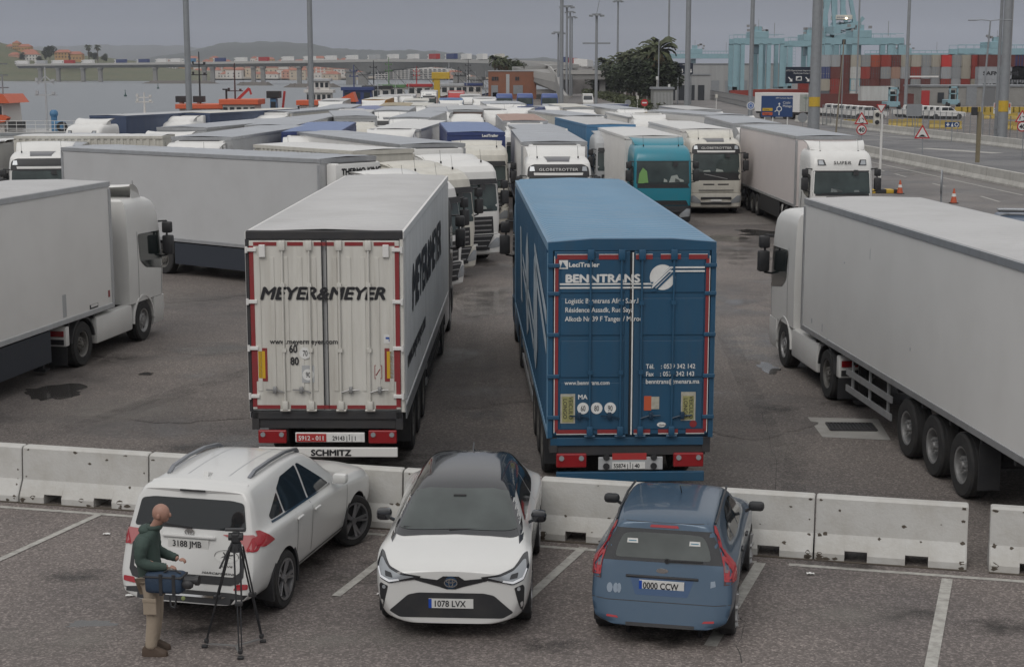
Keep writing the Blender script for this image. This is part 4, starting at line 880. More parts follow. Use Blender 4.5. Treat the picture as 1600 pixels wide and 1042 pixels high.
# T3: white reefer at the left edge, driving away to the right
make_lorry((-9.35-1.25, 36.6+.22, 0), R(9.5), 'white reefer lorry cut off by the left edge, its cab facing away with open mirror', 'scania', WHITE2, 'box', WHITE, ROOFW, GREYP, lod=2, H=4.05, z0=1.1, skirt=M('dark_blue_skirt', (.03, .036, .048), .5), roof_=None if 0 else None) if 0 else \
make_lorry((-9.35-1.25, 36.6+.22, 0), R(9.5), 'white reefer lorry cut off by the left edge, cab turned away from the camera', 'scania', WHITE2, 'box', WHITE, ROOFW, GREYP, lod=2, H=4.05, z0=1.1, skirt=M('dark_blue_skirt', (.03, .036, .048), .5), reefer=True, gap=.25)
# T4: long white lorry at the right edge
make_lorry((6.20+1.25, 33.3+.1, 0), R(-4.6), 'long white box lorry cut off by the right edge above a drain grate', 'scania', WHITE2, 'box', WHITE, ROOFW, ALU, lod=2, H=3.92, z0=1.12, rib=.3, ribh=.01, axles=(-6.9, -8.2, -9.5), spoiler=False, deep=.2)
# T5: long pale box lorry with dark skirt, cab pointing right towards the camera
YW = 127.5
PT5 = at(499, 249, 4.0)
make_lorry((PT5.x+.61*1.25, PT5.y+.79*1.25, 0), R(YW), 'long pale grey reefer lorry behind the left lorry, dark skirt, low-roofed white cab', 'daf', WHITE2, 'box', M('pale_grey_panel', (.49, .495, .50), .42, dirt=.12, dscale=1), GREYR, ALU, lod=2, reefer=True, L=12.4, axles=(-7.3, -8.6, -9.9), skirt=M('dark_blue_skirt', (.03,.036,.048), .5), unit_text='THERMO KING', gap=.62)
lr = [o for o in bpy.data.objects if o.type == 'EMPTY' and o.get('category') == 'lorry']
t3, t4 = [o for o in lr if 'left edge, cab turned' in o['label']][0], [o for o in lr if 'right edge above' in o['label']][0]
for y, z, w_, h_, m_ in ((-.25, 1.45, .10, .16, REDT), (-1.1, 1.28, .45, .10, BLACK), (-1.08, 1.295, .36, .06, WHITE), (-2.6, 1.5, .18, .5, GREYP)): b = MB(); b.box(1.240, 1.2425+.002*(m_ is WHITE), y-w_/2, y+w_/2, z-h_/2, z+h_/2); b.build('sticker', m_, t3)
for y, z, w_, h_ in ((-.8, 1.42, .05, .10), (-1.6, 1.40, .03, .16), (-2.0, 1.22, .10, .05), (-4.6, 3.25, .015, .2), (-3.0, 2.9, .04, .03), (-7.0, 1.9, .03, .06)): b = MB(); b.box(-1.2425, -1.240, y-w_/2, y+w_/2, z-h_/2, z+h_/2); b.build('scuff', GREYR, t4)
T2 = [
 ((600, 234.5), None, 'short white ribbed container lorry whose tall cream cab stands between two other cabs', dict(cab='daf', cabm=CREAM, style='ribbed', box=CREAM, roof=WHITE2, rail=CREAM, head=140, lod=2, H=4.0, gap=.5, L=6.3, axles=(-3.6, -4.9))),
 ((677, 225), (640, 208), 'grey-roofed reefer lorry with a dark cooling unit and white high-roof cab', dict(cab='daf', cabm=WHITE2, style='box', box=WHITE, roof=GREYR, reefer=True, head=156, lod=2, gap=.4)),
 ((744, 207), None, 'dark blue topped lorry with a cream cab right of centre left', dict(cab='daf', cabm=CREAM, style='curtain', box=NAVY, roof=M('blue_roof_dull', (.13, .19, .36), .45, dirt=.2), rail=NAVY, head=176, lod=2)),
 ((866, 222), (850, 209.5), 'grey-roofed lorry with a white cab reading GLOBETROTTER on a black visor', dict(cab='volvo', cabm=WHITE2, box=WHITE, roof=GREYR, lod=2, H=3.95, reefer=True, head_text='GLOBETROTTER')),
 ((1021, 213), (974, 200), 'white container lorry with a turquoise cab', dict(cab='renault', cabm=TEAL, style='ribbed', box=WHITE, roof=WHITE2, rail=WHITE, lod=2, H=3.8, L=12.2, axles=(-7.6, -8.9, -10.2))),
 ((1104, 202), (1062, 193), 'white container lorry with a cream cab and black visor, right of the turquoise cab', dict(cab='volvo', cabm=CREAM, style='ribbed', box=WHITE, roof=WHITE2, rail=WHITE, lod=2, H=3.85, L=12.2, axles=(-7.6, -8.9, -10.2), head_text='GLOBETROTTER')),
 ((1183, 193), (1155, 186.5), 'grey-roofed lorry whose white cab is half hidden by the pinkish white trailer', dict(cab='volvo', cabm=WHITE2, box=GREYP, roof=GREYR, lod=2, head_text='GLOBETROTTER')),
 ((1292, 213), (1228, 201.5), 'pinkish white reefer lorry with SUPER over its dark windscreen', dict(cab='scania', cabm=WHITE2, box=M('pinkish_white_panel', (.68, .62, .60), .42, dirt=.25, dscale=.9, dcol=(.52, .50, .50)), roof=GREYR, lod=2, H=4.0, head_text='SUPER', skirt=BLACK)),
 ((75, 229), (40, 205), 'slate-sided lorry at the left edge with a white cab, black visor band and sunroof', dict(cab='volvo', cabm=WHITE2, style='curtain', box=SLATE, roof=GREYR, head=170, lod=2, H=3.6)),
]
for f, r, lb, k in T2:
    t = lor(f, r, lb, **k)
    if 'turquoise' in lb and k.get('cab') == 'renault':
        for tt, mm, yy, zz, sz in (('E', INK, -4.6, 2.55, 1.3), ('X.', REDT, -3.4, 2.35, 1.3), ('YE', INK, -3.6, 1.75, .42)): text(tt, 'lettering', mm, t, (-1.27, yy, zz), (pi/2, 0, -pi/2), sz, off=.02)
        cb = [c_ for c_ in t.children if c_.name.startswith('cab')][0]
        put('hi_vis_vest', panel_mesh(cab_bvh('renault'), [(.62,1.95),(1.05,1.95),(1.0,2.35),(.85,2.6),(.68,2.45)], 'front', .008, .12), M('hi_vis_green', (.16, .32, .10), .6), cb)
        put('hi_vis_vest', panel_mesh(cab_bvh('renault'), [(-.75,2.0),(-.25,1.98),(-.35,2.25),(-.6,2.3)], 'front', .008, .12), M('dash_paper', (.30, .33, .31), .5), cb)
    if 'dark blue topped' in lb: text('LeciTrailer', 'lettering', WINK, t, (-.25, .02, 3.80), (pi/2, 0, pi), .16, off=.004)
# rows further back: (front-top px, rear-top px or None, heading, cab, cab paint, box style, box, roof, label, height)
V, S_, RN, DF = 'volvo', 'scania', 'renault', 'daf'
BROWN = M('brown_panel', (.16, .12, .105), .6, dirt=.3); OCHRE = M('ochre_tarp', (.36, .17, .03), .6, dirt=.2); TAN = M('tan_tarp', (.36, .31, .22), .75, dirt=.4, bump=.6, bscale=5); BLUEB = M('mid_blue_box', (.03, .12, .30), .5, dirt=.15); LBLUE = M('light_blue_curtain', (.07, .19, .34), .5, dirt=.15); PERI = M('periwinkle_curtain', (.16, .19, .33), .55, dirt=.2)
ROWS = [
 ((168, 181), (262, 175), 198, S_, WHITE2, 'curtain', SLATE, GREYP, 'slate blue curtain lorry beside the quay with a large white deflector', 4.0),
 ((300, 177), (350, 173), 197, S_, WHITE2, 'curtain', SLATE, CREAM, 'slate blue curtain lorry with a small white cab in front of the tug', 4.0),
 ((284, 199.5), (360, 192), 190, S_, WHITE2, 'box', GREYP, GREYR, 'grey box lorry with a wide white deflector, left of the large light mast', 4.0),
 ((315, 214.5), None, 185.5, V, WHITE2, 'box', GREYP, GREYR, 'grey reefer lorry with a white deflector and THERMO KING lettering', 4.0),
 ((422, 196), None, 180, DF, CREAM, 'box', CREAM, GREYR, 'cream reefer lorry behind the dark blue trailer on the left', 4.0),
 ((485, 206.5), (506, 197), None, V, WHITE2, 'curtain', NAVY, M('blue_roof_dull', (.13,.19,.36), .45), 'dark navy curtain lorry with a blue roof, left of centre', 4.0),
 ((556, 182), None, 172, DF, CREAM, 'box', GREYP, GREYR, 'cream cabbed lorry with a purple dog emblem left of centre', 4.0),
 ((617, 202), (660, 190), None, S_, WHITE2, 'ribbed', WHITE, WHITE2, 'white-roofed box lorry with a wide white deflector at the centre', 3.85),
 ((728, 172), (722, 166), None, DF, WHITE2, 'box', BROWN, GREYP, 'brown box lorry with a tall white deflector', 3.95),
 ((765, 171), (752, 165), 172, S_, WHITE2, 'box', GREYP, ROOFW, 'grey box lorry just right of the brown one', 3.9),
 ((848, 202), (818, 191), None, RN, CREAM, 'box', WHITE, GREYR, 'pale lorry whose long left side towers behind the GLOBETROTTER cab', 3.75),
 ((820, 189), (815, 183), 178, DF, WHITE2, 'box', GREYP, M('rusty_roof', (.36,.24,.20), .6, dirt=.4), 'reefer lorry with a rusty red roof edge', 3.95),
 ((955, 195), (915, 186.5), None, DF, GREYP, 'curtain', LBLUE, ROOFW, 'light blue curtain lorry with a grey canvas roof left of the tarped tipper', 3.95),
 ((873, 168), (868, 163), None, S_, WHITE2, 'curtain', NAVY, GREYR, 'navy fronted lorry near the end of the yard right of centre', 3.75),
 ((828, 167), (850, 163), 215, RN, WHITE2, 'curtain', PERI, GREYR, 'periwinkle curtain lorry with a white cab behind the rusty roof', 3.8),
 ((918, 181), (860, 174), None, DF, WHITE2, 'box', CREAM, GREYR, 'cream lorry with a long grey roof and white deflector, right of the navy front', 3.9),
 ((1101, 172), (1070, 168), None, RN, WHITE2, 'box', WHITE, ROOFW, 'white box lorry behind the tarped tipper, right side', 3.9),
 ((1139, 180), (1120, 175), 168, S_, WHITE2, 'box', WHITE, GREYR, 'white lorry with a black cooling unit behind the half hidden cab', 3.9),
 ((585, 156), (600, 152), None, S_, WHITE2, 'curtain', OCHRE, CREAM, 'ochre orange curtain lorry among the left rear rows', 3.9),
 ((616, 166), (622, 162), None, S_, WHITE2, 'curtain', TAN, TAN, 'tan topped lorry just right of the ochre one', 3.9),
 ((611, 173), (620, 169), None, V, WHITE2, 'box', GREYP, GREYR, 'white cabbed lorry in front of the tan topped one', 3.9),
 ((518, 158), (530, 154), None, S_, WHITE2, 'box', GREYP, ROOFW, 'white cabbed lorry nearest to the orange rescue boat', 3.9),
 ((522, 169), (540, 164), None, V, WHITE2, 'box', GREYP, GREYR, 'grey lorry with white cab directly below the orange boat', 3.9),
 ((430, 175), (470, 170), 190, DF, WHITE2, 'box', CREAM, GREYR, 'cream and white reefer lorry below the blue tug', 3.9),
 ((455, 186), (500, 180), 188, S_, WHITE2, 'box', GREYP, GREYR, 'grey reefer lorry behind the dark navy one', 3.9),
 ((705, 157), (704, 153), None, S_, WHITE2, 'box', BLUEB, BLUEB, 'mid blue container lorry at the rear of the centre rows', 3.85),
 ((690, 168), (694, 163), None, DF, WHITE2, 'box', WHITE, ROOFW, 'white lorry in front of the mid blue container', 3.85),
 ((679, 175), (688, 171), None, V, WHITE2, 'box', GREYP, GREYR, 'white lorry left of the brown one, low deflector', 3.85),
 ((650, 158), (652, 154), None, RN, WHITE2, 'ribbed', CREAM, CREAM, 'cream container lorry left of the mid blue container', 3.85),
 ((645, 166), (655, 162), None, RN, WHITE2, 'ribbed', CREAM, CREAM, 'cream container lorry behind the white centre rows', 3.85),
 ((735, 150), (735, 147), None, DF, WHITE2, 'box', WHITE, ROOFW, 'small white lorry below the brick building, left', 3.85),
 ((757, 155), (757, 151), None, S_, WHITE2, 'box', CREAM, ROOFW, 'cream lorry in front of the brick building', 3.85),
 ((670, 143), (672, 141), None, V, WHITE2, 'box', WHITE, ROOFW, 'white lorry under the yellow harbour crane', 3.85),
 ((713, 144), (712, 142), None, RN, REDP, 'box', REDP, REDP, 'dark red lorry right of the yellow harbour crane', 3.85),
 ((606, 151), (610, 148), None, V, WHITE2, 'box', WHITE, ROOFW, 'white lorry behind the ochre one', 3.85),
 ((632, 150), (636, 147), None, DF, WHITE2, 'box', GREYP, ROOFW, 'grey lorry beside the green fishing boat', 3.85),
 ((800, 163), (790, 159), None, V, WHITE2, 'box', WHITE, GREYR, 'white lorry before the left blue tractor units', 3.85),
 ((780, 163), (772, 159), None, S_, WHITE2, 'box', WHITE, GREYR, 'white lorry with a black top edge before the brick building', 3.85),
 ((905, 168), (880, 163), None, DF, WHITE2, 'ribbed', CREAM, CREAM, 'cream container lorry right of the navy front', 3.85),
 ((985, 171), (950, 166), None, V, WHITE2, 'box', WHITE, GREYR, 'white lorry with a dark top edge behind the tipper', 3.85),
 ((575, 172), (585, 167), None, RN, WHITE2, 'box', PERI, PERI, 'greyish pink lorry below the ochre one', 3.85),
 ((545, 178), (560, 172), None, RN, CREAM, 'box', GREYP, ROOFW, 'grey lorry directly behind the dog emblem cab', 3.85),
 ((640, 184), (660, 178), None, V, WHITE2, 'box', GREYP, GREYR, 'grey-roofed lorry directly behind the white-roofed centre lorry', 3.9),
 ((1010, 183), (980, 177), None, RN, WHITE2, 'ribbed', WHITE, WHITE2, 'white lorry beside the tan tarp', 3.6),
]
for i, (f, r, hd, cb, cm, st, bx, rf, lb, H) in enumerate(ROWS):
    far = f[1] < 178
    lor(f, r, lb, H=H, head=hd if hd else None, cab=cb, cabm=cm, style=st, box=bx, roof=rf, rail=ALU if st != 'curtain' else bx, lod=0 if far else 1, reefer=(i % 2 == 1), unit_text='THERMO KING' if i in (3, 6) else None)
# white container side parallel to the picture with 0253 on it
P = at(265, 213, 3.85)
t = make_lorry((at(45, 210, 3.85).x, P.y+1.25, 0), R(270), 'cream container marked 0253 on a lorry standing sideways at the left', 'daf', WHITE2, 'ribbed', CREAM, WHITE2, CREAM, L=6.4, H=3.85, lod=1, axles=(-3.7, -5.0))
text('0253', 'lettering', INK, t, (-1.27, -1.0, 3.0), (pi/2, 0, -pi/2), .5, off=.01)
# tarped tipper
P = at(1043, 186, 3.3)
t = make_lorry((P.x, P.y, 0), atan2(P.x-at(955, 175, 3.3).x, P.y-at(955, 175, 3.3).y), 'tipper lorry under a rumpled tan tarpaulin with an orange cab', 'renault', ORG, 'ribbed', GREYP, TAN, GREYP, H=3.3, L=10.5, lod=1, axles=(-6.5, -7.8, -9.1), spoiler=False)
b = MB(); n = 24
b.sheet(n, 10, lambda u, v: ((v-.5)*2.64*(1 if abs(v-.5) < .45 else .99), .25-u*10.9, 3.28+(.62*sin(pi*v)**.6*(.75+.25*sin(pi*min(1, u*4)))+.05*pnoise(Vector((u*14, v*6, 0)))) if 0 < v < 1 else 3.12))
b.build('tarpaulin', TAN, t, smooth=40)
b = MB(); b.sheet(12, 6, lambda u, v: ((u-.5)*2.64, .26+.03*pnoise(Vector((u*8, v*4, 2))), 3.1+v*.75*sin(pi*(u*.9+.05))**.5)); b.build('tarpaulin_front', TAN, t, smooth=40)
# ------------------------------------------------------------------ cars
CARW = M('pearl_white_car_paint', (.60, .60, .585), .28, coat=.6, dirt=.06, dscale=1.2)
CARW2 = M('white_car_paint', (.62, .62, .605), .25, coat=.6, dirt=.05, dscale=1.2)
CARB = M('blue_car_paint', (.042, .082, .132), .32, .35, coat=.7, dirt=.12, dscale=2, dcol=(.12, .14, .17))
GBLK = M('gloss_black', (.012, .013, .016), .12, coat=.6)
CGL = M('car_glass', (.014, .017, .019), .05, spec=.6)
CGL2 = M('car_windscreen', (.055, .065, .063), .10, spec=.6, var=.35, dscale=4)
CGL3 = M('rear_window_haze', (.085, .095, .092), .14, spec=.5, var=.3, dscale=5)
CHROME = M('chrome', (.6, .6, .6), .15, 1)
PLATE = M('plate_white', (.62, .62, .60), .5, dirt=.15, dscale=8)
LENSR = M('tail_lens', (.33, .012, .02), .15, coat=.6)
LENSP = M('tail_lens_pink', (.42, .14, .14), .2, coat=.5)
def car_shell(st, arches, lev=3):
    vs = []; n = 9
    for y, lean, P in st:
        full = [(-x, z) for x, z in P[::-1]][:-1]+[(x, z) for x, z in P]  # left centre-top ... wait: order top-left -> bottom -> handled below
        full = [(x, z) for x, z in P[::-1]]+[(-x, z) for x, z in P[1:]] if 0 else [(x, z) for x, z in P]+[(-x, z) for x, z in P[-2:0:-1]]
        vs.append([(x, y+lean*(z-.6), z) for x, z in full])
    k = len(vs[0]); b = MB(); b.loft(vs, caps=False)
    def cap(o, flip):
        fs = []
        for i in range(8):
            l0 = (k-i) % k; l1 = (k-i-1) % k
            q = [o+i, o+i+1, o+l1, o+l0]
            q = list(dict.fromkeys(q))
            fs.append(tuple(q[::-1] if flip else q))
        return fs
    b.f += cap(0, False)+cap((len(vs)-1)*k, True); b.mi += [0]*16
    me = b.mesh('body')
    o = bpy.data.objects.new('tmp', me); COL.objects.link(o)
    kk = len(vs[0]); cra = me.attributes.new('crease_edge', 'FLOAT', 'EDGE'); wt = {4: .45, 7: .35, 2: .3, 5: .25}
    for e_ in me.edges:
        a_, b_ = e_.vertices; ia, ib = a_ % kk, b_ % kk
        if ia == ib: cra.data[e_.index].value = wt.get(min(ia, kk-ia), 0)
        elif a_//kk == b_//kk and a_//kk in (0, len(vs)-1): cra.data[e_.index].value = .5
    m = o.modifiers.new('s', 'SUBSURF'); m.levels = lev; m.render_levels = lev
    dg = bpy.context.evaluated_depsgraph_get(); ev = bpy.data.meshes.new_from_object(o.evaluated_get(dg))
    bpy.data.objects.remove(o)
    bv = bvh_of(ev)
    bm = bmesh.new(); bm.from_mesh(ev)
    for yc, zc, r in arches:
        dl = [f for f in bm.faces if abs(f.calc_center_median().x) > .42 and hypot(f.calc_center_median().y-yc, f.calc_center_median().z-zc) < r]
        bmesh.ops.delete(bm, geom=dl, context='FACES')
        for v in bm.verts:
            if v.is_boundary and abs(v.co.x) > .42:
                d = Vector((v.co.y-yc, v.co.z-zc))
                if r-.10 < d.length < r+.10: d = d.normalized()*r; v.co.y = yc+d.x; v.co.z = zc+d.y
    bm.to_mesh(ev); bm.free(); ev.shade_smooth(); ev.set_sharp_from_angle(angle=R(55))
    return ev, bv
def alloy_mesh(r, w, spokes, style=0):
    b = MB(); R1 = r*.70; h = w/2
    b.cur = 1; b.lathe([(R1, h*.2), (.001, h*.15)], 'x', 24); b.cur = 0
    b.lathe([(R1*1.04, h*.75), (R1*1.04, h*1.01), (R1*.94, h*.98), (R1*.92, h*.3)], 'x', 28)
    b.cyl((h*.3, 0, 0), (h*.9, 0, 0), R1*.2, n=14)
    for i in range(spokes):
        a = 2*pi*i/spokes
        for da in ((-.14, .14) if style == 0 else (0,)):
            p = (h*.62, R1*.15*cos(a), R1*.15*sin(a)); q = (h*.88, R1*.96*cos(a+da), R1*.96*sin(a+da)); b.bar(p, q, .03 if style == 0 else .075, .035)
    return b.mesh('alloy', 35)
def car_wheels(t, pts, r, w, spokes, style, steer=0, rimm=None):
    for x, y in pts:
        s = 1 if x > 0 else -1
        o = put('wheel', cached(('ctyre', r, w), lambda: car_tyre(r, w)), RUBBER, t, (x, y, r), (0 if s > 0 else pi)+(steer if y > 0 else 0))
        put('rim', cached(('alloy', r, spokes, style), lambda: alloy_mesh(r, w, spokes, style)), [rimm or M('alloy_grey', (.30, .30, .31), .35, .7), DARK], o)
def car_tyre(r, w):
    b = MB(); h = w/2
    b.lathe([(r*.72, -h*.9), (r*.78, -h), (r*.95, -h*.97), (r, -h*.75), (r, -h*.3), (r*.988, -h*.28), (r*.988, -h*.2), (r, -h*.18), (r, h*.18), (r*.988, h*.2), (r*.988, h*.28), (r, h*.3), (r, h*.75), (r*.95, h*.97), (r*.78, h), (r*.72, h*.9), (r*.72, -h*.9)], 'x', 32)
    return b.mesh('tyre', 35)
def arch_parts(t, arches, hw, trim):
    for yc, zc, r in arches:
        for s in (-1, 1):
            b = MB(); rings = []
            for i in range(15):
                a = R(-22+224*i/14); rr = r+.045 if trim else r+.012
                rings.append([(s*(hw-.30), yc+r*cos(a), zc+r*sin(a)), (s*(hw+.006), yc+r*cos(a), zc+r*sin(a)), (s*(hw+.006), yc+rr*cos(a), zc+rr*sin(a)), (s*(hw-.05), yc+rr*cos(a), zc+rr*sin(a))])
            b.loft(rings); b.build('wheel_arch', BLACK, t, smooth=40)
            b = MB(); b.cyl((s*.40, yc, zc), (s*.44, yc, zc), r+.05, n=24); b.build('arch_liner', BLACK, t)
def oval(cx, cz, rx, rz, n=22): return [(cx+rx*cos(2*pi*i/n), cz+rz*sin(2*pi*i/n)) for i in range(n)]
def oring(b, cx, cz, rx, rz, w, y, d=.008, n=24):
    rings = []
    for i in range(n+1):
        a = 2*pi*i/n; c, s = cos(a), sin(a)
        rings.append([(cx+(rx-w)*c, y, cz+(rz-w)*s), (cx+rx*c, y, cz+rz*s), (cx+rx*c, y-d, cz+rz*s), (cx+(rx-w)*c, y-d, cz+(rz-w)*s)])
    b.loft(rings, caps=False)
def toyota(t, cx, cz, r, y, dirn, m=CHROME):
    b = MB(); oring(b, 0, 0, r, r*.68, r*.13, 0, .01); oring(b, 0, 0, r*.36, r*.62, r*.12, 0, .01); oring(b, 0, r*.27, r*.72, r*.30, r*.12, 0, .01)
    o = b.build('emblem', m, t, loc=(cx, y, cz)); o.rotation_euler = (0, 0, 0 if dirn < 0 else pi); return o
class Car:
    def __init__(s, name, label, loc, head, st, arches, paint, hw, trim=True, group=None):
        s.t = empty(name, loc, -head, label, 'car', group)
        me, s.bv = car_shell(st, arches); s.body = put('body', me, paint, s.t)
        arch_parts(s.t, arches, hw, trim)
    def p(s, name, poly, ax, m, off=.004, rnd=0, step=.06, thick=0, par=None):
        me = panel_mesh(s.bv, poly, ax, off, step, rnd, thick)
        return put(name, me, m, par or s.t)
    def pp(s, name, poly, ax, m, **k):
        s.p(name, poly, ax, m, **k); s.p(name, mir(poly) if ax in ('front', 'rear', 'top') else poly, {'right': 'left', 'left': 'right'}.get(ax, ax), m, **k)
    def y_at(s, x, z, ax='rear'):
        d, o = AXV[ax]; h = s.bv.ray_cast(o(x, z), d); return h[0].y if h[0] else 0

# ---- white off-roader, tail towards the camera
st = [ # y, lean, half profile from the underside up to the roof centre
 (2.26, -.05, [(0,.26),(.50,.26),(.66,.34),(.74,.52),(.72,.74),(.64,.84),(.5,.90),(.3,.93),(0,.94)]),
 (2.08, 0, [(0,.24),(.66,.24),(.80,.33),(.88,.55),(.87,.80),(.78,.93),(.6,.97),(.35,1.0),(0,1.01)]),
 (1.70, 0, [(0,.24),(.74,.24),(.86,.36),(.93,.62),(.925,.90),(.82,1.0),(.62,1.03),(.36,1.06),(0,1.07)]),
 (1.33, 0, [(0,.24),(.76,.24),(.87,.38),(.935,.66),(.93,.95),(.82,1.05),(.64,1.07),(.36,1.10),(0,1.11)]),
 (.95, 0, [(0,.24),(.76,.24),(.86,.36),(.91,.66),(.92,.98),(.82,1.08),(.68,1.10),(.36,1.13),(0,1.14)]),
 (.60, 0, [(0,.24),(.76,.24),(.86,.36),(.90,.66),(.915,1.0),(.83,1.09),(.72,1.32),(.45,1.36),(0,1.38)]),
 (.20, 0, [(0,.24),(.76,.24),(.86,.36),(.90,.66),(.915,1.02),(.84,1.10),(.67,1.58),(.50,1.64),(0,1.66)]),
 (-.40, 0, [(0,.24),(.76,.24),(.86,.36),(.90,.66),(.92,1.04),(.84,1.12),(.68,1.62),(.56,1.69),(0,1.71)]),
 (-1.0, 0, [(0,.24),(.76,.24),(.87,.38),(.92,.68),(.93,1.07),(.84,1.15),(.70,1.61),(.58,1.69),(0,1.71)]),
 (-1.45, 0, [(0,.26),(.76,.26),(.87,.40),(.935,.70),(.935,1.10),(.84,1.17),(.71,1.57),(.60,1.66),(0,1.69)]),
 (-1.85, .08, [(0,.28),(.72,.28),(.85,.40),(.92,.68),(.915,1.08),(.83,1.17),(.73,1.54),(.63,1.645),(0,1.67)]),
 (-2.10, .22, [(0,.30),(.66,.30),(.83,.38),(.90,.62),(.88,1.05),(.82,1.16),(.745,1.52),(.65,1.63),(0,1.65)]),
 (-2.25, .32, [(0,.32),(.60,.32),(.78,.40),(.84,.60),(.80,1.02),(.78,1.14),(.72,1.48),(.62,1.60),(0,1.62)]),
]
RA = .235; cR = Vector((-3.68, 18.9, 0))+Vector((sin(RA), cos(RA), 0))*1.33
arR = [(1.33, .37, .40), (-1.33, .37, .40)]
c = Car('parked_car', 'white off-roader with roof rails, bald man standing at its tail', (cR.x, cR.y, .005), RA, st, arR, CARW, .905, group=None)
t = c.t
car_wheels(t, [(.80, 1.33), (-.80, 1.33), (.80, -1.33), (-.80, -1.33)], .36, .225, 5, 0, steer=-.45)
c.p('rear_window', [(-.72,1.16),(.72,1.16),(.66,1.475),(.5,1.50),(-.5,1.50),(-.66,1.475)], 'rear', CGL, rnd=.04, off=.008, step=.05)
b = MB(); zs_ = lambda x, y: (c.bv.ray_cast(Vector((x, y, 5)), Vector((0, 0, -1)))[0] or Vector((0, 0, 1.5))).z
xs_ = [-.62, -.58, -.4, -.2, 0, .2, .4, .58, .62]
b.loft([[(x, -1.72-.02*abs(x), zs_(x, -1.72)-.012) for x in xs_], [(x, -1.72-.02*abs(x), zs_(x, -1.72)+.012) for x in xs_], [(x, -1.97+.05*abs(x), zs_(x, -1.72)-.055) for x in xs_], [(x, -1.96+.05*abs(x), zs_(x, -1.72)-.085) for x in xs_]], caps=False, closed=False); b.build('roof_spoiler', CARW, t, smooth=40)
zb_ = zs_(0, -1.72); b = MB(); b.box(-.16, .16, -1.985, -1.965, zb_-.075, zb_-.055); b.build('brake_light', DARK, t)
for s in (-1, 1):
    b = MB(); pts = [(s*xx, yy, zs_(s*xx, yy)+dz) for xx, yy, dz in ((.53, .10, .0), (.54, .0, .045), (.55, -.4, .055), (.55, -.9, .055), (.54, -1.35, .05), (.53, -1.50, .0))]
    for p, q in zip(pts[:-1], pts[1:]): b.bar(p, q, .045, .035)
    b.build('roof_rail', M('grey_rail', (.22, .23, .25), .35, .5), t)
for s, ax in ((1, 'right'), (-1, 'left')):
    c.p('side_window', [(.42,1.13),(.30,1.22),(-.28,1.565),(-.36,1.57),(-.36,1.13)][::-1], ax, CGL, rnd=.03)
    c.p('side_window', [(-.41,1.13),(-.41,1.57),(-.95,1.555),(-1.18,1.46),(-1.18,1.17)], ax, CGL, rnd=.03)
    c.p('side_window', [(-1.22,1.18),(-1.22,1.43),(-1.62,1.24),(-1.60,1.19)], ax, CGL, rnd=.03)
    c.p('window_trim', [(.46,1.10),(.46,1.12),(-1.62,1.18),(-1.62,1.155)], ax, CHROME, off=.007)
    c.p('sill_cladding', [(.90,.24),(-.90,.24),(-.90,.40),(.90,.40)], ax, BLACK, off=.006)
    for y0 in (.93, -.385, -1.05 if 0 else -.93):
        c.p('door_seam', [(y0,.45),(y0+.012,.45),(y0+.012,1.1),(y0,1.1)], ax, BLACK, off=.002)
    for y0, z0 in ((-.25, .98), (-1.05 if 0 else -.86, 1.02)):
        b = MB(); x = s*.93; b.box(min(x-.005, x+.03), max(x-.005, x+.03), y0-.10, y0+.08, z0-.015, z0+.02, .012); b.build('door_handle', CARW, t)
    c.p('tail_light', [(-1.70,.98),(-1.95,.96),(-2.2,1.02),(-2.2,1.18),(-1.95,1.16)], ax, LENSR, off=.012, rnd=.03)
    b = MB(); b.box(s*.97-.10, s*.97+.10, .46, .60, 1.10, 1.24, .045); b.bar((s*.86, .55, 1.10), (s*.95, .54, 1.14), .05, .03); b.build('mirror', CARW, t, smooth=40)
c.pp('tail_light', [(.42,1.115),(.80,1.13),(.86,1.06),(.84,.96),(.74,.93),(.68,1.03)], 'rear', LENSP, off=.012, rnd=.02)
c.pp('tail_light', [(.74,.95),(.86,.93),(.90,1.08),(.80,1.10)], 'rear', LENSR, off=.016, rnd=.02)
c.p('tailgate_gap', [(.69,.58),(.735,.66),(.725,.97),(.695,.97),(.68,.70),(.60,.645),(-.60,.645),(-.68,.70),(-.695,.97),(-.725,.97),(-.735,.66),(-.69,.58),(-.58,.55),(.58,.55)], 'rear', BLACK, off=.008, step=.05)
c.p('bumper_cladding', [(-.76,.335),(.76,.335),(.80,.45),(.60,.47),(-.60,.47),(-.80,.45)], 'rear', BLACK, off=.008, step=.05)
c.p('skid_trim', [(-.50,.40),(.50,.40),(.54,.425),(-.54,.425)], 'rear', CHROME, off=.018)
c.pp('reflector', [(.62,.50),(.80,.52),(.80,.58),(.66,.57)], 'rear', LENSR, off=.012, rnd=.02)
yr = c.y_at(0, 1.0)
b = MB(); b.box(-.34, .34, yr-.02, yr+.05, 1.055, 1.085, .008); b.build('plate_garnish', CARW, t)
b = MB(); b.box(-.26, .26, yr-.022, yr+.03, .93, 1.04); q = b.build('number_plate', PLATE, t); text('3188 JMB', 'lettering', INK, q, (-.205, yr-.024, .948), (pi/2, 0, 0), .105, off=.001, ext=.001, sx=.92)
toyota(t, 0, 1.12, .062, c.y_at(0, 1.12)-.012, -1)
q = c.p('oval_sticker', oval(.50, .875, .155, .075), 'rear', PLATE, off=.006)
b = MB(); yy = c.y_at(.5, .875)-.008; oring(b, .50, .875, .155, .075, .006, yy, .002)
b.tube([(.40, yy, .84), (.47, yy, .87), (.52, yy, .92)], .007, 4); b.tube([(.46, yy, .92), (.50, yy, .86), (.60, yy, .845)], .007, 4); b.tube([(.53, yy, .885), (.58, yy, .895)], .007, 4)
b.build('sticker_print', INK, q)
text('RAV4', 'lettering', CHROME, t, (.42, c.y_at(.5, .76)-.006, .745), (pi/2, 0, 0), .045, sx=1.5, shear=.3)
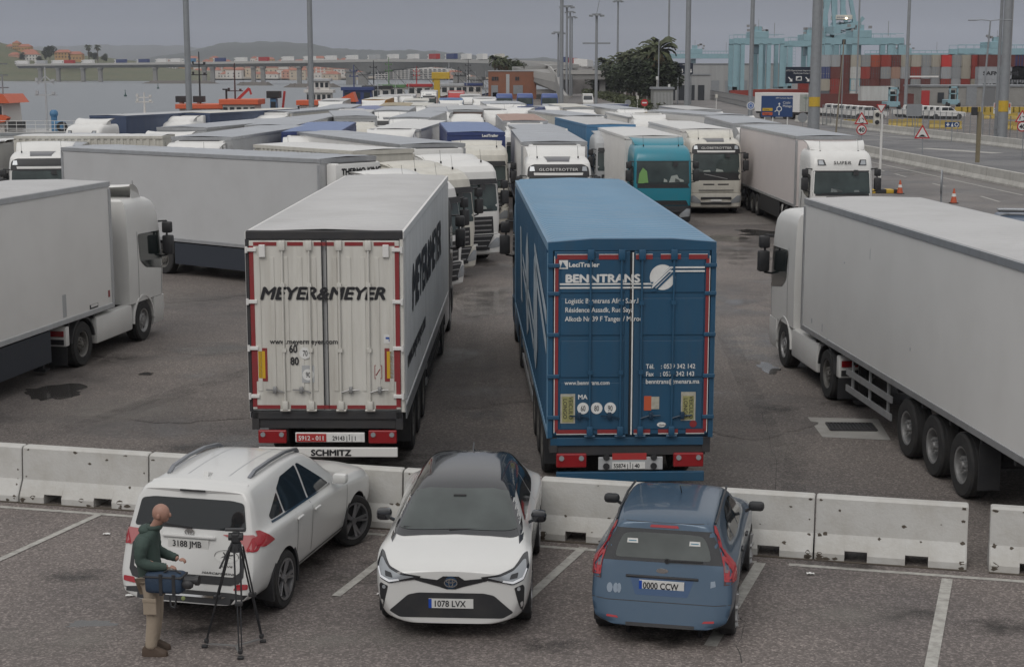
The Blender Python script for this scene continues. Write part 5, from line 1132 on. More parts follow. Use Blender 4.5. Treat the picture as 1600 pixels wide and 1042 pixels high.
text('MARC&MARINE', 'lettering', INK, t, (.20, c.y_at(.4, .67)-.008, .665), (pi/2, 0, 0), .038, sx=1.6, shear=.3)
b = MB(); ywp = c.y_at(.1, 1.2); b.bar((.02, c.y_at(0, 1.17)-.02, 1.165), (-.42, c.y_at(-.4, 1.21)-.02, 1.20), .02, .02); b.build('wiper', BLACK, t)
c.p('windscreen', [(-.66,.55),(.66,.55),(.6,.12),(-.6,.12)] if 0 else [(-.72,.86),(.72,.86),(.60,.26),(-.60,.26)], 'top', CGL, rnd=.05)
b = MB(); zb_ = zs_(0, -1.5); b.prism([(-1.60, zb_-.02), (-1.40, zb_-.01), (-1.57, zb_+.05)], 'x', -.03, .03); b.build('antenna', CARW, t)
for x in (-.27, .27): c.p('roof_seam', [(x-.007,-1.5),(x+.007,-1.5),(x+.007,.0),(x-.007,.0)], 'top', GREYP, off=.002)
b = MB(); b.box(-.05, .05, -2.26, -2.20, .30, .36, .02); b.ball((.0, -2.30, .36), .045); b.build('tow_ball', M('tennis_green', (.25, .30, .12), .8), t)

# ---- white crossover with black roof, facing the camera
st = [
 (2.17, .0, [(0,.22),(.50,.22),(.66,.28),(.75,.46),(.73,.68),(.63,.79),(.48,.825),(.28,.84),(0,.85)]),
 (2.05, 0, [(0,.20),(.66,.20),(.80,.28),(.89,.50),(.88,.77),(.78,.89),(.58,.915),(.34,.93),(0,.94)]),
 (1.78, 0, [(0,.20),(.74,.20),(.86,.30),(.92,.56),(.92,.88),(.83,.965),(.62,.965),(.36,.98),(0,.99)]),
 (1.52, 0, [(0,.20),(.76,.20),(.87,.32),(.925,.62),(.92,.94),(.83,1.01),(.64,1.0),(.38,1.015),(0,1.025)]),
 (1.32, 0, [(0,.20),(.76,.20),(.85,.30),(.895,.60),(.90,.94),(.82,1.01),(.70,1.01),(.38,1.035),(0,1.045)]),
 (.96, 0, [(0,.20),(.76,.20),(.85,.30),(.87,.60),(.885,.94),(.82,1.01),(.68,1.23),(.46,1.27),(0,1.29)]),
 (.52, 0, [(0,.20),(.76,.20),(.85,.30),(.86,.60),(.885,.95),(.82,1.02),(.63,1.43),(.49,1.50),(0,1.525)]),
 (-.4, 0, [(0,.20),(.76,.20),(.85,.30),(.87,.62),(.89,.98),(.82,1.06),(.60,1.465),(.50,1.525),(0,1.555)]),
 (-1.0, 0, [(0,.20),(.76,.20),(.86,.32),(.91,.66),(.92,1.0),(.80,1.10),(.58,1.42),(.48,1.485),(0,1.52)]),
 (-1.45, 0, [(0,.22),(.76,.22),(.87,.36),(.93,.70),(.93,1.02),(.76,1.10),(.56,1.33),(.46,1.40),(0,1.44)]),
 (-1.85, .1, [(0,.24),(.72,.24),(.85,.38),(.91,.70),(.89,1.0),(.72,1.06),(.54,1.20),(.44,1.26),(0,1.29)]),
 (-2.12, .15, [(0,.28),(.62,.28),(.78,.40),(.84,.66),(.80,.94),(.66,.98),(.52,1.02),(.40,1.05),(0,1.07)]),
]
CA = pi+.055; cC = Vector((-.66, 18.35, 0))-Vector((sin(CA), cos(CA), 0))*1.30
arC = [(1.30, .35, .375), (-1.34, .35, .375)]
c = Car('parked_car', 'white crossover with a glossy black roof facing the camera', (cC.x, cC.y, .005), CA, st, arC, CARW2, .895)
t = c.t
car_wheels(t, [(.79, 1.30), (-.79, 1.30), (.79, -1.34), (-.79, -1.34)], .34, .225, 5, 0)
c.p('roof', [(-.66,.62),(-.55,.70),(0,.74),(.55,.70),(.66,.62),(.64,-1.2),(.52,-1.55),(-.52,-1.55),(-.64,-1.2)], 'top', GBLK, off=.008, rnd=.04, step=.05)
c.p('roof_pillar', [(.55,1.46),(.70,1.42),(.86,1.06),(.85,1.02),(.76,1.0),(.55,1.40)], 'front', GBLK, off=.028, step=.03); c.p('roof_pillar', mir([(.55,1.46),(.70,1.42),(.86,1.06),(.85,1.02),(.76,1.0),(.55,1.40)]), 'front', GBLK, off=.028, step=.03)
c.p('windscreen_surround', [(-.79,1.035),(-.66,1.025),(-.4,1.045),(0,1.058),(.4,1.045),(.66,1.025),(.79,1.035),(.64,1.44),(.4,1.475),(-.4,1.475),(-.64,1.44)], 'front', GBLK, off=.022, rnd=.03, step=.03)
c.p('windscreen', [(-.725,1.085),(-.6,1.08),(0,1.10),(.6,1.08),(.725,1.085),(.58,1.40),(.4,1.435),(-.4,1.435),(-.58,1.40)], 'front', CGL2, off=.034, rnd=.03, step=.03)
b = MB(); yy = c.y_at(.06, 1.36, 'front')+.012; b.box(-.07, .09, yy-.02, yy, 1.345, 1.40, .01); b.build('mirror_mount', BLACK, t)
c.p('sticker', [(.52,1.36),(.60,1.36),(.59,1.39),(.52,1.39)], 'front', M('green_sticker', (.02, .33, .14), .5), off=.012)
for x0, x1, z1 in ((.66, .25, 1.10), (.10, -.45, 1.10)):
    b = MB(); b.bar((x0, c.y_at(x0, 1.09, 'front')+.03, 1.09), (x1, c.y_at(x1, z1, 'front')+.02, z1-.005), .02, .02); b.build('wiper', BLACK, t)
LB = [(.10,.655),(.44,.765),(.70,.775),(.80,.86),(.875,.90),(.90,.80),(.86,.69),(.74,.64),(.62,.655),(.40,.69),(.16,.60),(.0,.585)]
c.pp('headlight_surround', [(.34,.785),(.56,.82),(.72,.87),(.82,.955),(.87,.955),(.90,.84),(.84,.73),(.72,.695),(.60,.72),(.40,.75)], 'front', GBLK, off=.014, rnd=.02, step=.04)
c.pp('headlight', [(.42,.782),(.58,.80),(.72,.845),(.83,.92),(.86,.91),(.87,.82),(.82,.75),(.72,.72),(.60,.74)], 'front', M('headlight_glass', (.30, .32, .34), .1, .2, coat=.5), off=.022, rnd=.02, step=.03)
c.pp('daytime_light', [(.60,.735),(.72,.713),(.84,.745),(.88,.83),(.865,.84),(.825,.768),(.72,.738),(.61,.756)], 'front', M('white_light_bar', (.8, .82, .85), .3), off=.028, step=.03)
c.pp('projector', [(.68,.765),(.77,.77),(.78,.825),(.70,.815)], 'front', GBLK, off=.028, rnd=.01, step=.04)
c.p('nose_trim', [(-.42,.775),(-.16,.745),(-.09,.79),(.09,.79),(.16,.745),(.42,.775),(.42,.74),(.14,.665),(.05,.635),(-.05,.635),(-.14,.665),(-.42,.74)], 'front', GBLK, off=.008, step=.04)
c.p('grille', [(-.50,.565),(-.38,.59),(.38,.59),(.50,.565),(.73,.36),(.60,.29),(-.60,.29),(-.73,.36)], 'front', BLACK, off=.006, rnd=.03, step=.05)
c.pp('fog_slot', [(.735,.66),(.83,.68),(.85,.64),(.84,.42),(.82,.31),(.785,.45)], 'front', BLACK, off=.006, rnd=.015, step=.05)
for s in (-1, 1):
    b = MB(); yy = c.y_at(s*.785, .60, 'front'); b.cyl((s*.785, yy-.01, .64), (s*.785, yy+.015, .64), .022, n=10); b.build('fog_lamp', CLEARL, t)
c.p('chin', [(-.80,.20),(.80,.20),(.86,.30),(.70,.245),(-.70,.245),(-.86,.30)], 'front', BLACK, off=.006, step=.05)
yf = max(c.y_at(0, .42, 'front'), c.y_at(0, .36, 'front'))
b = MB(); b.box(-.26, .26, yf+.005, yf+.02, .41, .52); q = b.build('number_plate', PLATE, t); text('1078 LVX', 'lettering', INK, q, (.205, yf+.022, .428), (pi/2, 0, pi), .105, off=.001, ext=.001, sx=.88)
b = MB(); b.box(.225, .26, yf+.02, yf+.023, .41, .52); b.build('country_band', M('eu_blue', (.01, .06, .35), .4), q)
yt = c.y_at(0, .715, 'front'); b = MB(); b.cyl((0, yt-.01, .715), (0, yt+.012, .715), .075, n=24); b.build('badge_disc', M('badge_blue', (.02, .05, .10), .2), t); toyota(t, 0, .715, .078, yt+.014, 1)
for s, ax in ((1, 'right'), (-1, 'left')):
    c.p('side_window', [(.80,1.07),(.66,1.16),(.18,1.42),(-.42,1.45),(-.42,1.09)][::-1], ax, CGL, rnd=.03)
    c.p('side_window', [(-.46,1.09),(-.46,1.45),(-.90,1.41),(-1.28,1.28),(-1.30,1.18),(-1.1,1.12)], ax, CGL, rnd=.03)
    c.p('sill_cladding', [(.90,.20),(-.94,.20),(-.94,.36),(.90,.36)], ax, BLACK, off=.006)
    c.p('door_seam', [(.84,.40),(.852,.40),(.80,1.0),(.788,1.0)], ax, BLACK, off=.002)
    c.p('door_seam', [(-.40,.40),(-.388,.40),(-.388,1.05),(-.40,1.05)], ax, BLACK, off=.002)
    b = MB(); b.box(s*.965-.095, s*.965+.095, .66, .82, 1.04, 1.19, .05); b.bar((s*.84, .72, 1.03), (s*.94, .73, 1.08), .05, .03); b.build('mirror', GBLK, t, smooth=40)
b = MB(); b.prism([(-1.30, 1.44), (-1.12, 1.48), (-1.28, 1.56)], 'x', -.012, .012); b.build('antenna', GBLK, t)

# ---- blue hatchback, tail towards the camera
st = [
 (1.93, -.05, [(0,.24),(.44,.24),(.58,.32),(.66,.48),(.64,.66),(.56,.74),(.42,.78),(.26,.80),(0,.81)]),
 (1.75, 0, [(0,.20),(.60,.20),(.74,.30),(.81,.52),(.80,.74),(.70,.84),(.54,.88),(.32,.90),(0,.91)]),
 (1.24, 0, [(0,.20),(.66,.20),(.78,.34),(.845,.60),(.84,.86),(.74,.94),(.56,.97),(.32,.99),(0,1.0)]),
 (.92, 0, [(0,.20),(.68,.20),(.78,.30),(.82,.60),(.83,.90),(.74,.97),(.62,1.0),(.32,1.03),(0,1.04)]),
 (.52, 0, [(0,.20),(.68,.20),(.78,.30),(.81,.60),(.83,.93),(.75,.99),(.65,1.22),(.42,1.26),(0,1.28)]),
 (.12, 0, [(0,.20),(.68,.20),(.78,.30),(.81,.60),(.83,.95),(.75,1.01),(.60,1.40),(.50,1.45),(0,1.47)]),
 (-.5, 0, [(0,.20),(.68,.20),(.78,.30),(.82,.62),(.835,.96),(.76,1.03),(.60,1.43),(.52,1.48),(0,1.51)]),
 (-1.0, 0, [(0,.20),(.68,.20),(.79,.32),(.845,.64),(.845,.98),(.76,1.05),(.60,1.41),(.53,1.47),(0,1.50)]),
 (-1.35, .03, [(0,.22),(.68,.22),(.80,.34),(.855,.64),(.845,.96),(.76,1.04),(.60,1.38),(.53,1.45),(0,1.48)]),
 (-1.66, .20, [(0,.24),(.64,.24),(.79,.34),(.85,.60),(.83,.92),(.75,1.02),(.60,1.34),(.52,1.42),(0,1.45)]),
 (-1.84, .32, [(0,.26),(.58,.26),(.76,.34),(.81,.56),(.77,.90),(.70,1.0),(.57,1.30),(.49,1.38),(0,1.41)]),
]
FA = .215; rl, rr = at(945, 978), at(1132, 990); mid = (rl+rr)/2
cF = Vector((mid.x+.03, mid.y+.05, 0))+Vector((sin(FA), cos(FA), 0))*1.245
arF = [(1.245, .30, .335), (-1.245, .30, .335)]
c = Car('parked_car', 'blue hatchback with tall red tail lights, tail towards the camera', (cF.x, cF.y, .005), FA, st, arF, CARB, .815, trim=False)
t = c.t
car_wheels(t, [(.73, 1.245), (-.73, 1.245), (.73, -1.245), (-.73, -1.245)], .30, .19, 7, 1, rimm=M('hubcap_silver', (.38, .38, .38), .45, .4, dirt=.3, dscale=10))
c.p('rear_window_frame', [(-.70,.965),(.70,.965),(.64,1.15),(.57,1.325),(-.57,1.325),(-.64,1.15)], 'rear', GBLK, off=.004, rnd=.02)
c.p('rear_window', [(-.56,1.005),(.56,1.005),(.52,1.16),(.46,1.27),(.3,1.285),(-.3,1.285),(-.46,1.27),(-.52,1.16)], 'rear', CGL3, off=.010, rnd=.05)
for s in (-1, 1): q = c.p('note', [(s*.36-.065,1.165),(s*.36+.065,1.165),(s*.36+.06,1.215),(s*.36-.06,1.215)], 'rear', PLATE, off=.014); c.p('note_text', [(s*.36-.045,1.185),(s*.36+.045,1.185),(s*.36+.045,1.195),(s*.36-.045,1.195)], 'rear', M('note_blue', (.05, .2, .3), .6), off=.017, par=q)
c.pp('tail_light', [(.715,.80),(.80,.80),(.825,.93),(.78,1.10),(.70,1.26),(.62,1.37),(.585,1.37),(.60,1.28),(.655,1.12),(.70,.96)], 'rear', LENSR, off=.014, rnd=.015, step=.05)
c.pp('lamp_section', [(.715,.90),(.805,.90),(.80,.97),(.705,.97)], 'rear', M('smoky_lens', (.17, .11, .11), .2, coat=.5), off=.019, step=.05)
c.pp('lamp_section', [(.712,.76),(.80,.765),(.81,.82),(.712,.81)], 'rear', M('dark_lens', (.05, .01, .012), .2, coat=.5), off=.019, step=.05)
c.pp('tail_light', [(.71,.955),(.80,.955),(.82,.985),(.705,.985)] if 0 else [(.735,.83),(.79,.83),(.80,.88),(.725,.88)], 'rear', LENSR, off=.022, step=.05)
c.p('brake_light', [(-.17,1.345),(.17,1.345),(.155,1.375),(-.155,1.375)], 'rear', LENSR, off=.012, rnd=.01)
for s, ax in ((1, 'right'), (-1, 'left')):
    c.p('tail_light', [(-1.52,1.0),(-1.58,.78),(-1.95,.78),(-1.85,1.0),(-1.70,1.22),(-1.50,1.38),(-1.47,1.36),(-1.60,1.15)], ax, LENSR, off=.010, step=.05)
    c.p('side_window', [(.46,1.06),(.32,1.14),(.0,1.34),(-.28,1.38),(-.28,1.05)][::-1], ax, CGL, rnd=.02)
    c.p('side_window', [(-.33,1.05),(-.33,1.385),(-.72,1.375),(-.93,1.30),(-.93,1.08)], ax, CGL, rnd=.02)
    c.p('side_window', [(-.97,1.09),(-.97,1.28),(-1.22,1.18),(-1.24,1.12)], ax, CGL, rnd=.02)
    for y0 in (.72, -.305, -1.0): c.p('door_seam', [(y0,.36),(y0+.01,.36),(y0+.01,1.02),(y0,1.02)], ax, BLACK, off=.002)
    for y0 in (-.18, -.82): b = MB(); x = s*.842; b.box(min(x-.004, x+.03), max(x-.004, x+.03), y0-.08, y0+.07, .90, .935, .012); b.build('door_handle', BLACK, t)
    b = MB(); b.box(s*.93-.10, s*.93+.10, .40, .53, 1.03, 1.15, .045); b.bar((s*.79, .45, 1.02), (s*.88, .46, 1.07), .04, .03); b.build('mirror', BLACK, t, smooth=40)
    b = MB(); pts = [(s*.575, .12, 1.425), (s*.585, -.5, 1.455), (s*.585, -1.2, 1.42), (s*.575, -1.46, 1.385)]
    for p, q in zip(pts[:-1], pts[1:]): b.bar(p, q, .022, .02)
    b.build('roof_seam', BLACK, t)
c.p('hatch_seam', [(-.56,1.395),(.56,1.395),(.56,1.40),(-.56,1.40)], 'rear', BLACK, off=.002)
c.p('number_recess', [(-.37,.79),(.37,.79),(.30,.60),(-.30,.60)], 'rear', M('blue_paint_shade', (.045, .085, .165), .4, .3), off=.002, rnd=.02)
yr = c.y_at(0, .72)
b = MB(); b.box(-.42, .42, c.y_at(0, .80)-.02, c.y_at(0, .80)+.04, .785, .815, .01); b.build('hatch_handle', BLACK, t)
b = MB(); b.box(-.26, .26, yr-.018, yr+.03, .655, .765); q = b.build('number_plate', PLATE, t); text('0000 CCW', 'lettering', INK, q, (-.215, yr-.020, .672), (pi/2, 0, 0), .108, off=.001, ext=.001, sx=.80)
b = MB(); b.box(-.26, -.225, yr-.020, yr-.017, .655, .765); b.build('country_band', M('eu_blue', (.01, .06, .35), .4), q)
ye = c.y_at(0, .875); b = MB(); b.cyl((0, 0, 0), (0, .01, 0), .07, n=22); o = b.build('emblem', CHROME, t, loc=(0, ye-.012, .875)); o.scale = (1, 1, .42)
c.p('bumper_crease', [(-.80,.555),(-.62,.535),(.62,.535),(.80,.555),(.80,.547),(.62,.527),(-.62,.527),(-.80,.547)], 'rear', BLACK, off=.003)
c.pp('reflector', [(.48,.335),(.62,.345),(.62,.37),(.50,.36)], 'rear', LENSR, off=.008, rnd=.01)
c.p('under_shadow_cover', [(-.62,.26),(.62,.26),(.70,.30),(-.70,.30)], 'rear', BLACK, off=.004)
STK = M('pale_sticker', (.22, .27, .33), .5)
for dx, r_ in ((-.60, .035), (-.53, .03), (-.49, .025)): c.p('sticker', oval(dx, .66, r_, .055, 10), 'rear', STK, off=.006)
c.p('sticker', [(.56,.72),(.62,.74),(.61,.80),(.56,.79)], 'rear', STK, off=.006)
b = MB(); b.bar((.06, c.y_at(0, .99)-.025, .985), (.46, c.y_at(.4, 1.0)-.025, .995), .02, .02); b.cyl((.05, c.y_at(0, .99)-.03, .985), (.05, c.y_at(0, .99)+.01, .985), .03, n=8); b.build('wiper', BLACK, t)
b = MB(); b.cyl((.08, -.55, 1.49), (.08, -.72, 1.62), .006, n=4); b.build('antenna', BLACK, t)
b = MB(); b.cyl((-.18, -1.86, .24), (-.18, -1.70, .24), .022, n=8); b.build('exhaust', STEEL, t)

# ------------------------------------------------------------------ the man at the tail of the white car, and his tripod
SKIN = M('skin', (.36, .20, .15), .5, var=.1, dscale=12); HOOD = M('green_hoodie', (.045, .070, .060), .85, bump=.35, bscale=18, var=.18, dscale=8); TROU = M('beige_trousers', (.34, .28, .215), .85, bump=.4, bscale=16, var=.10, dscale=6)
SHOE = M('brown_shoe', (.075, .05, .035), .7, dirt=.3, dscale=20); BAGM = M('blue_camera_bag', (.022, .042, .075), .7, bump=.3, bscale=30, var=.2, dscale=12)
def skinned(name, verts, edges, radii, mat, parent, root=0, lev=2):
    me = bpy.data.meshes.new(name); me.from_pydata(verts, edges, []); o = bpy.data.objects.new(name, me); COL.objects.link(o)
    m = o.modifiers.new('k', 'SKIN'); m.use_smooth_shade = True; m.branch_smoothing = .4
    for i, d in enumerate(me.skin_vertices[0].data): d.radius = radii[i] if isinstance(radii[i], tuple) else (radii[i], radii[i]); d.use_root = (i == root)
    s = o.modifiers.new('s', 'SUBSURF'); s.levels = lev; s.render_levels = lev
    dg = bpy.context.evaluated_depsgraph_get(); ev = bpy.data.meshes.new_from_object(o.evaluated_get(dg)); bpy.data.objects.remove(o)
    ev.shade_smooth(); return put(name, ev, mat, parent)
PM = at(243, 1019); man = empty('person', (PM.x, PM.y, .005), R(-4), 'bald man in a green hoodie and beige cargo trousers holding a blue camera bag', 'person')
# he faces +x; x forward, y to his left (away from camera), z up
body = skinned('body', [(0.0,0,.98),(-.04,0,1.15),(-.03,0,1.32),(.03,0,1.455),(.075,0,1.53),(.125,0,1.60),(.135,0,1.665),(.12,0,1.71),      # pelvis..skull 0-7
   (.0,-.17,1.38),(-.03,-.24,1.17),(.15,-.19,1.08),(.235,-.15,1.065),   # near arm 8-11 shoulder elbow wrist palm
   (.0,.17,1.38),(-.0,.23,1.16),(.19,.16,1.09),(.27,.13,1.07),          # far arm 12-15
   (.0,-.09,.92),(.02,-.10,.50),(-.02,-.10,.09),(.0,.09,.92),(.0,.10,.50),(-.05,.11,.09)],
   [(0,1),(1,2),(2,3),(3,4),(4,5),(5,6),(6,7),(2,8),(8,9),(9,10),(10,11),(2,12),(12,13),(13,14),(14,15),(0,16),(16,17),(17,18),(0,19),(19,20),(20,21)],
   [.08,.08,.08,.06,.056,.074,.082,.060,.03,.03,.028,.034,.03,.03,.028,.034,.05,.045,.042,.05,.045,.042], SKIN, man)
# face: brow, nose, ears, chin; eyes look down
b = MB(); b.ball((.125,0,1.645), .095, 1.06, .86, 1.14, 16, 10)
b.ball((.150,0,1.585), .062, 1.0, .82, .8, 12, 8); b.ball((.222,0,1.625), .020, 1.15, .8, 1.5, 8, 6); b.ball((.205,0,1.655), .018, .8, 2.6, .6, 8, 6)
for s in (-1, 1): b.ball((.118, s*.085, 1.625), .030, .75, .38, 1.15, 8, 6)
b.build('head', SKIN, man, smooth=80)
b = MB()
for s in (-1, 1): b.ball((.205, s*.034, 1.641), .010, .6, 1.2, .8, 8, 6)
b.build('eyes', INK, man, smooth=80)
b = MB(); b.ball((.208, 0, 1.575), .014, .5, 1.6, .35, 8, 6); b.build('mouth', M('lips', (.28, .12, .10), .5), man, smooth=80)
for s, base in ((-1, (.245, -.145, 1.062)), (1, (.28, .125, 1.068))):
    vs = [base]; ed = []; ra = [.030]
    for k, (dy, L_f) in enumerate(((-.028, .062), (-.010, .072), (.009, .067), (.026, .052))):
        i0 = len(vs); vs += [(base[0]+.030, base[1]+dy, base[2]+.006), (base[0]+.030+L_f*.55, base[1]+dy*1.1, base[2]-.012), (base[0]+.025+L_f*.7, base[1]+dy*1.1, base[2]-.038)]
        ed += [(0, i0), (i0, i0+1), (i0+1, i0+2)]; ra += [.0105, .0095, .008]
    i0 = len(vs); vs += [(base[0]+.008, base[1]-s*-.0+(.03 if s < 0 else -.03), base[2]+.004), (base[0]+.045, base[1]+(.045 if s < 0 else -.045), base[2]-.006)]; ed += [(0, i0), (i0, i0+1)]; ra += [.012, .009]
    skinned('hand', vs, ed, ra, SKIN, man, lev=1)
def limb(b, pts, rad, n=12, per=4):
    P = []; Rr = []
    for k_ in range(len(pts)-1):
        p0, p1, p2, p3 = (Vector(pts[max(0, k_-1)]), Vector(pts[k_]), Vector(pts[k_+1]), Vector(pts[min(len(pts)-1, k_+2)]))
        for q_ in range(per):
            u = q_/per; P.append(.5*((2*p1)+(p2-p0)*u+(2*p0-5*p1+4*p2-p3)*u*u+(3*p1-p0-3*p2+p3)*u**3)); Rr.append(lerp(rad[k_], rad[k_+1], u))
    P.append(Vector(pts[-1])); Rr.append(rad[-1]); rings = []
    for k_, p in enumerate(P):
        d = (P[min(k_+1, len(P)-1)]-P[max(k_-1, 0)]).normalized(); u = d.cross(Vector((0, .3, 1))).normalized(); w_ = d.cross(u); r_ = Rr[k_]*(1+.05*sin(k_*2.3))
        rings.append([tuple(p+u*r_*cos(2*pi*a/n)+w_*r_*sin(2*pi*a/n)) for a in range(n)])
    b.loft(rings)
b = MB(); tors = [(.875,.165,.125,-.005),(.93,.180,.140,-.01),(1.02,.175,.135,-.03),(1.15,.175,.135,-.05),(1.27,.188,.138,-.06),(1.36,.195,.128,-.045),(1.415,.165,.110,-.015),(1.455,.105,.085,.015),(1.485,.075,.070,.04)]
b.loft([[(xc+dx_*cos(2*pi*a/20)*(1+.03*sin(a*3+z*20)), hw_*sin(2*pi*a/20)*(1+.025*sin(a*2+z*30)), z) for a in range(20)] for z, hw_, dx_, xc in tors])
limb(b, [(-.02,-.15,1.375),(-.045,-.215,1.30),(-.055,-.245,1.17),(.03,-.235,1.105),(.16,-.185,1.075),(.215,-.165,1.07)], [.070,.075,.068,.060,.050,.042])
limb(b, [(-.02,.15,1.375),(-.03,.215,1.29),(-.02,.24,1.16),(.07,.215,1.11),(.19,.16,1.09),(.245,.14,1.08)], [.070,.075,.068,.060,.050,.042])
hd = b.build('hoodie', HOOD, man, smooth=80)
b = MB(); b.ball((-.045, 0, 1.455), .10, .95, 1.15, .62, 14, 8); b.lathe([(.085, 0), (.10, .02), (.098, .05), (.085, .06)], 'z', 16, (.035, 0, 1.455)); b.build('hood', HOOD, hd, smooth=70)
b = MB(); b.loft([[(-.008+dx_*cos(2*pi*a/20), hw_*sin(2*pi*a/20), z) for a in range(20)] for z, hw_, dx_ in ((.862,.160,.122),(.87,.172,.134),(.90,.176,.138),(.91,.170,.13))]); b.build('hem', M('hem_green', (.035, .055, .047), .9), hd, smooth=60)
tr = skinned('trousers', [(-.005,0,.92),(.0,-.095,.84),(.02,-.105,.62),(.025,-.105,.45),(.0,-.105,.25),(-.02,-.105,.07),(.0,.095,.84),(.0,.10,.62),(.005,.10,.45),(-.03,.11,.25),(-.05,.11,.07)],
   [(0,1),(1,2),(2,3),(3,4),(4,5),(0,6),(6,7),(7,8),(8,9),(9,10)], [(.145,.165),.105,.092,.082,.078,.070,.105,.092,.082,.078,.070], TROU, man)
b = MB(); b.box(-.055, .10, -.225, -.195, .52, .70, .012); b.box(-.06, .105, -.232, -.20, .665, .715, .01); b.build('cargo_pocket', TROU, tr)
for s, x in ((-1, -.02), (1, -.05)):
    b = MB(); y = s*.105
    b.loft([[(x+px, y+w*sy, z) for px, w, sy in ((-.095, .03, -1), (-.07, .045, -1), (.05, .047, -1), (.13, .05, -1), (.185, .03, -1), (.20, 0, 0), (.185, .03, 1), (.13, .05, 1), (.05, .047, 1), (-.07, .045, 1), (-.095, .03, 1))] for z in (0, .03)]+
           [[(x+px*k, y+w*sy*.9, z+(.0 if px > .1 else .03)) for px, w, sy in ((-.095, .03, -1), (-.07, .045, -1), (.05, .047, -1), (.13, .05, -1), (.185, .03, -1), (.20, 0, 0), (.185, .03, 1), (.13, .05, 1), (.05, .047, 1), (-.07, .045, 1), (-.095, .03, 1))] for k, z in ((.97, .055),)]+
           [[(x+px*.62, y+w*sy*.8, .11) for px, w, sy in ((-.12, .03, -1), (-.09, .045, -1), (.03, .047, -1), (.08, .05, -1), (.10, .03, -1), (.11, 0, 0), (.10, .03, 1), (.08, .05, 1), (.03, .047, 1), (-.09, .045, 1), (-.12, .03, 1))]])
    b.build('shoe', SHOE, man, smooth=40)
bag = empty('camera_bag', (PM.x+.18, PM.y-.22, .82), R(-8), 'blue padded camera bag held by the bald man at his waist', 'camera bag')
b = MB(); b.box(-.20, .24, -.11, .11, -.02, .22, .05); b.build('bag_body', BAGM, bag, smooth=50)
b = MB(); b.box(-.205, .245, -.115, .115, .165, .19, .01); b.box(-.02, .02, -.118, -.105, -.03, .22, .005); b.box(.13, .17, -.118, -.105, -.03, .22, .005); b.build('strap', BLACK, bag)
b = MB(); b.cyl((.22, -.02, .13), (.40, -.03, .14), .045, n=12); b.cyl((.38, -.03, .14), (.42, -.03, .14), .058, n=12); b.ball((.30, -.08, .10), .06, 1.2, .6, .9, 8, 6); b.build('camera', BLACK, bag, smooth=40)
b = MB(); b.tube([(.02, -.05, .22), (.08, -.06, .255), (.16, -.06, .255), (.22, -.05, .22)], .012, 6); b.build('carry_handle', BLACK, bag)
b = MB(); b.tube([(.10, -.11, -.02), (.12, -.13, -.14), (.16, -.12, -.16), (.18, -.11, -.02)], .012, 5); b.build('strap', BLACK, bag)
# tripod: feet found on the ground, apex above them
f1, f2, f3 = at(320, 1012), at(376, 1030), at(411, 1004); cg = (f1+f2+f3)/3; ap = Vector((cg.x+.03, cg.y+.02, 1.22))
tp = empty('camera_tripod', (cg.x, cg.y, .005), 0, 'black camera tripod standing behind the white off-roader', 'tripod')
L3 = lambda v: v-Vector((cg.x, cg.y, 0))
for f in (f1, f2, f3):
    d = L3(f); a = L3(ap); out = Vector((d.x, d.y, 0)).normalized(); sd = Vector((-out.y, out.x, 0))
    A_ = a+out*.07; m1 = A_.lerp(d, .5)
    b = MB()
    for s in (-1, 1): b.cyl(A_+sd*s*.035, m1+sd*s*.03, .011, n=6); b.cyl(m1+sd*s*.018, A_.lerp(d, .93)+sd*s*.015, .009, n=6)
    b.cb(m1, (.09, .05, .05), .01); b.cb(A_.lerp(d, .93), (.05, .05, .05), .01); b.cb((d.x, d.y, .02), (.07, .05, .035), .01); b.build('leg', BLACK, tp)
    b = MB(); b.bar((0, 0, .05), (d.x*.95, d.y*.95, .05), .03, .012); b.build('spreader', STEEL, tp)
a = L3(ap)
b = MB(); b.cyl(a-Vector((0,0,.05)), a+Vector((0,0,.05)), .075, .06, n=12); b.box(a.x-.05, a.x+.05, a.y-.045, a.y+.045, a.z+.05, a.z+.17, .02); b.cyl((a.x-.08, a.y, a.z+.12), (a.x+.08, a.y, a.z+.12), .045, n=12); b.build('fluid_head', BLACK, tp)
b = MB(); b.box(a.x-.12, a.x+.10, a.y-.035, a.y+.035, a.z+.19, a.z+.215, .008); b.build('camera_plate', BLACK, tp)
b = MB(); b.tube([(a.x-.02, a.y, a.z+.10), (a.x-.16, a.y-.18, a.z-.20)], .012, 6); b.build('pan_handle', BLACK, tp)
# scraps of litter on the bays
for i, (x, y) in enumerate(((167, 836), (203, 932), (1266, 898), (595, 930))):
    p = at(x, y); b = MB(); b.sheet(4, 3, lambda u, v: ((u-.5)*.10, (v-.5)*.06, .012+.03*abs(pnoise(Vector((u*5+i, v*5, i)))))); o = b.build('litter', WINK, None, loc=(p.x, p.y, .01)); tag(o, ['crumpled white scrap of paper on the tarmac between barrier and bald man', 'small pale scrap near the puddle left of the man', 'pale flattened scrap beside the white bay line at the right', 'small pale scrap right of the tripod'][i], 'litter')
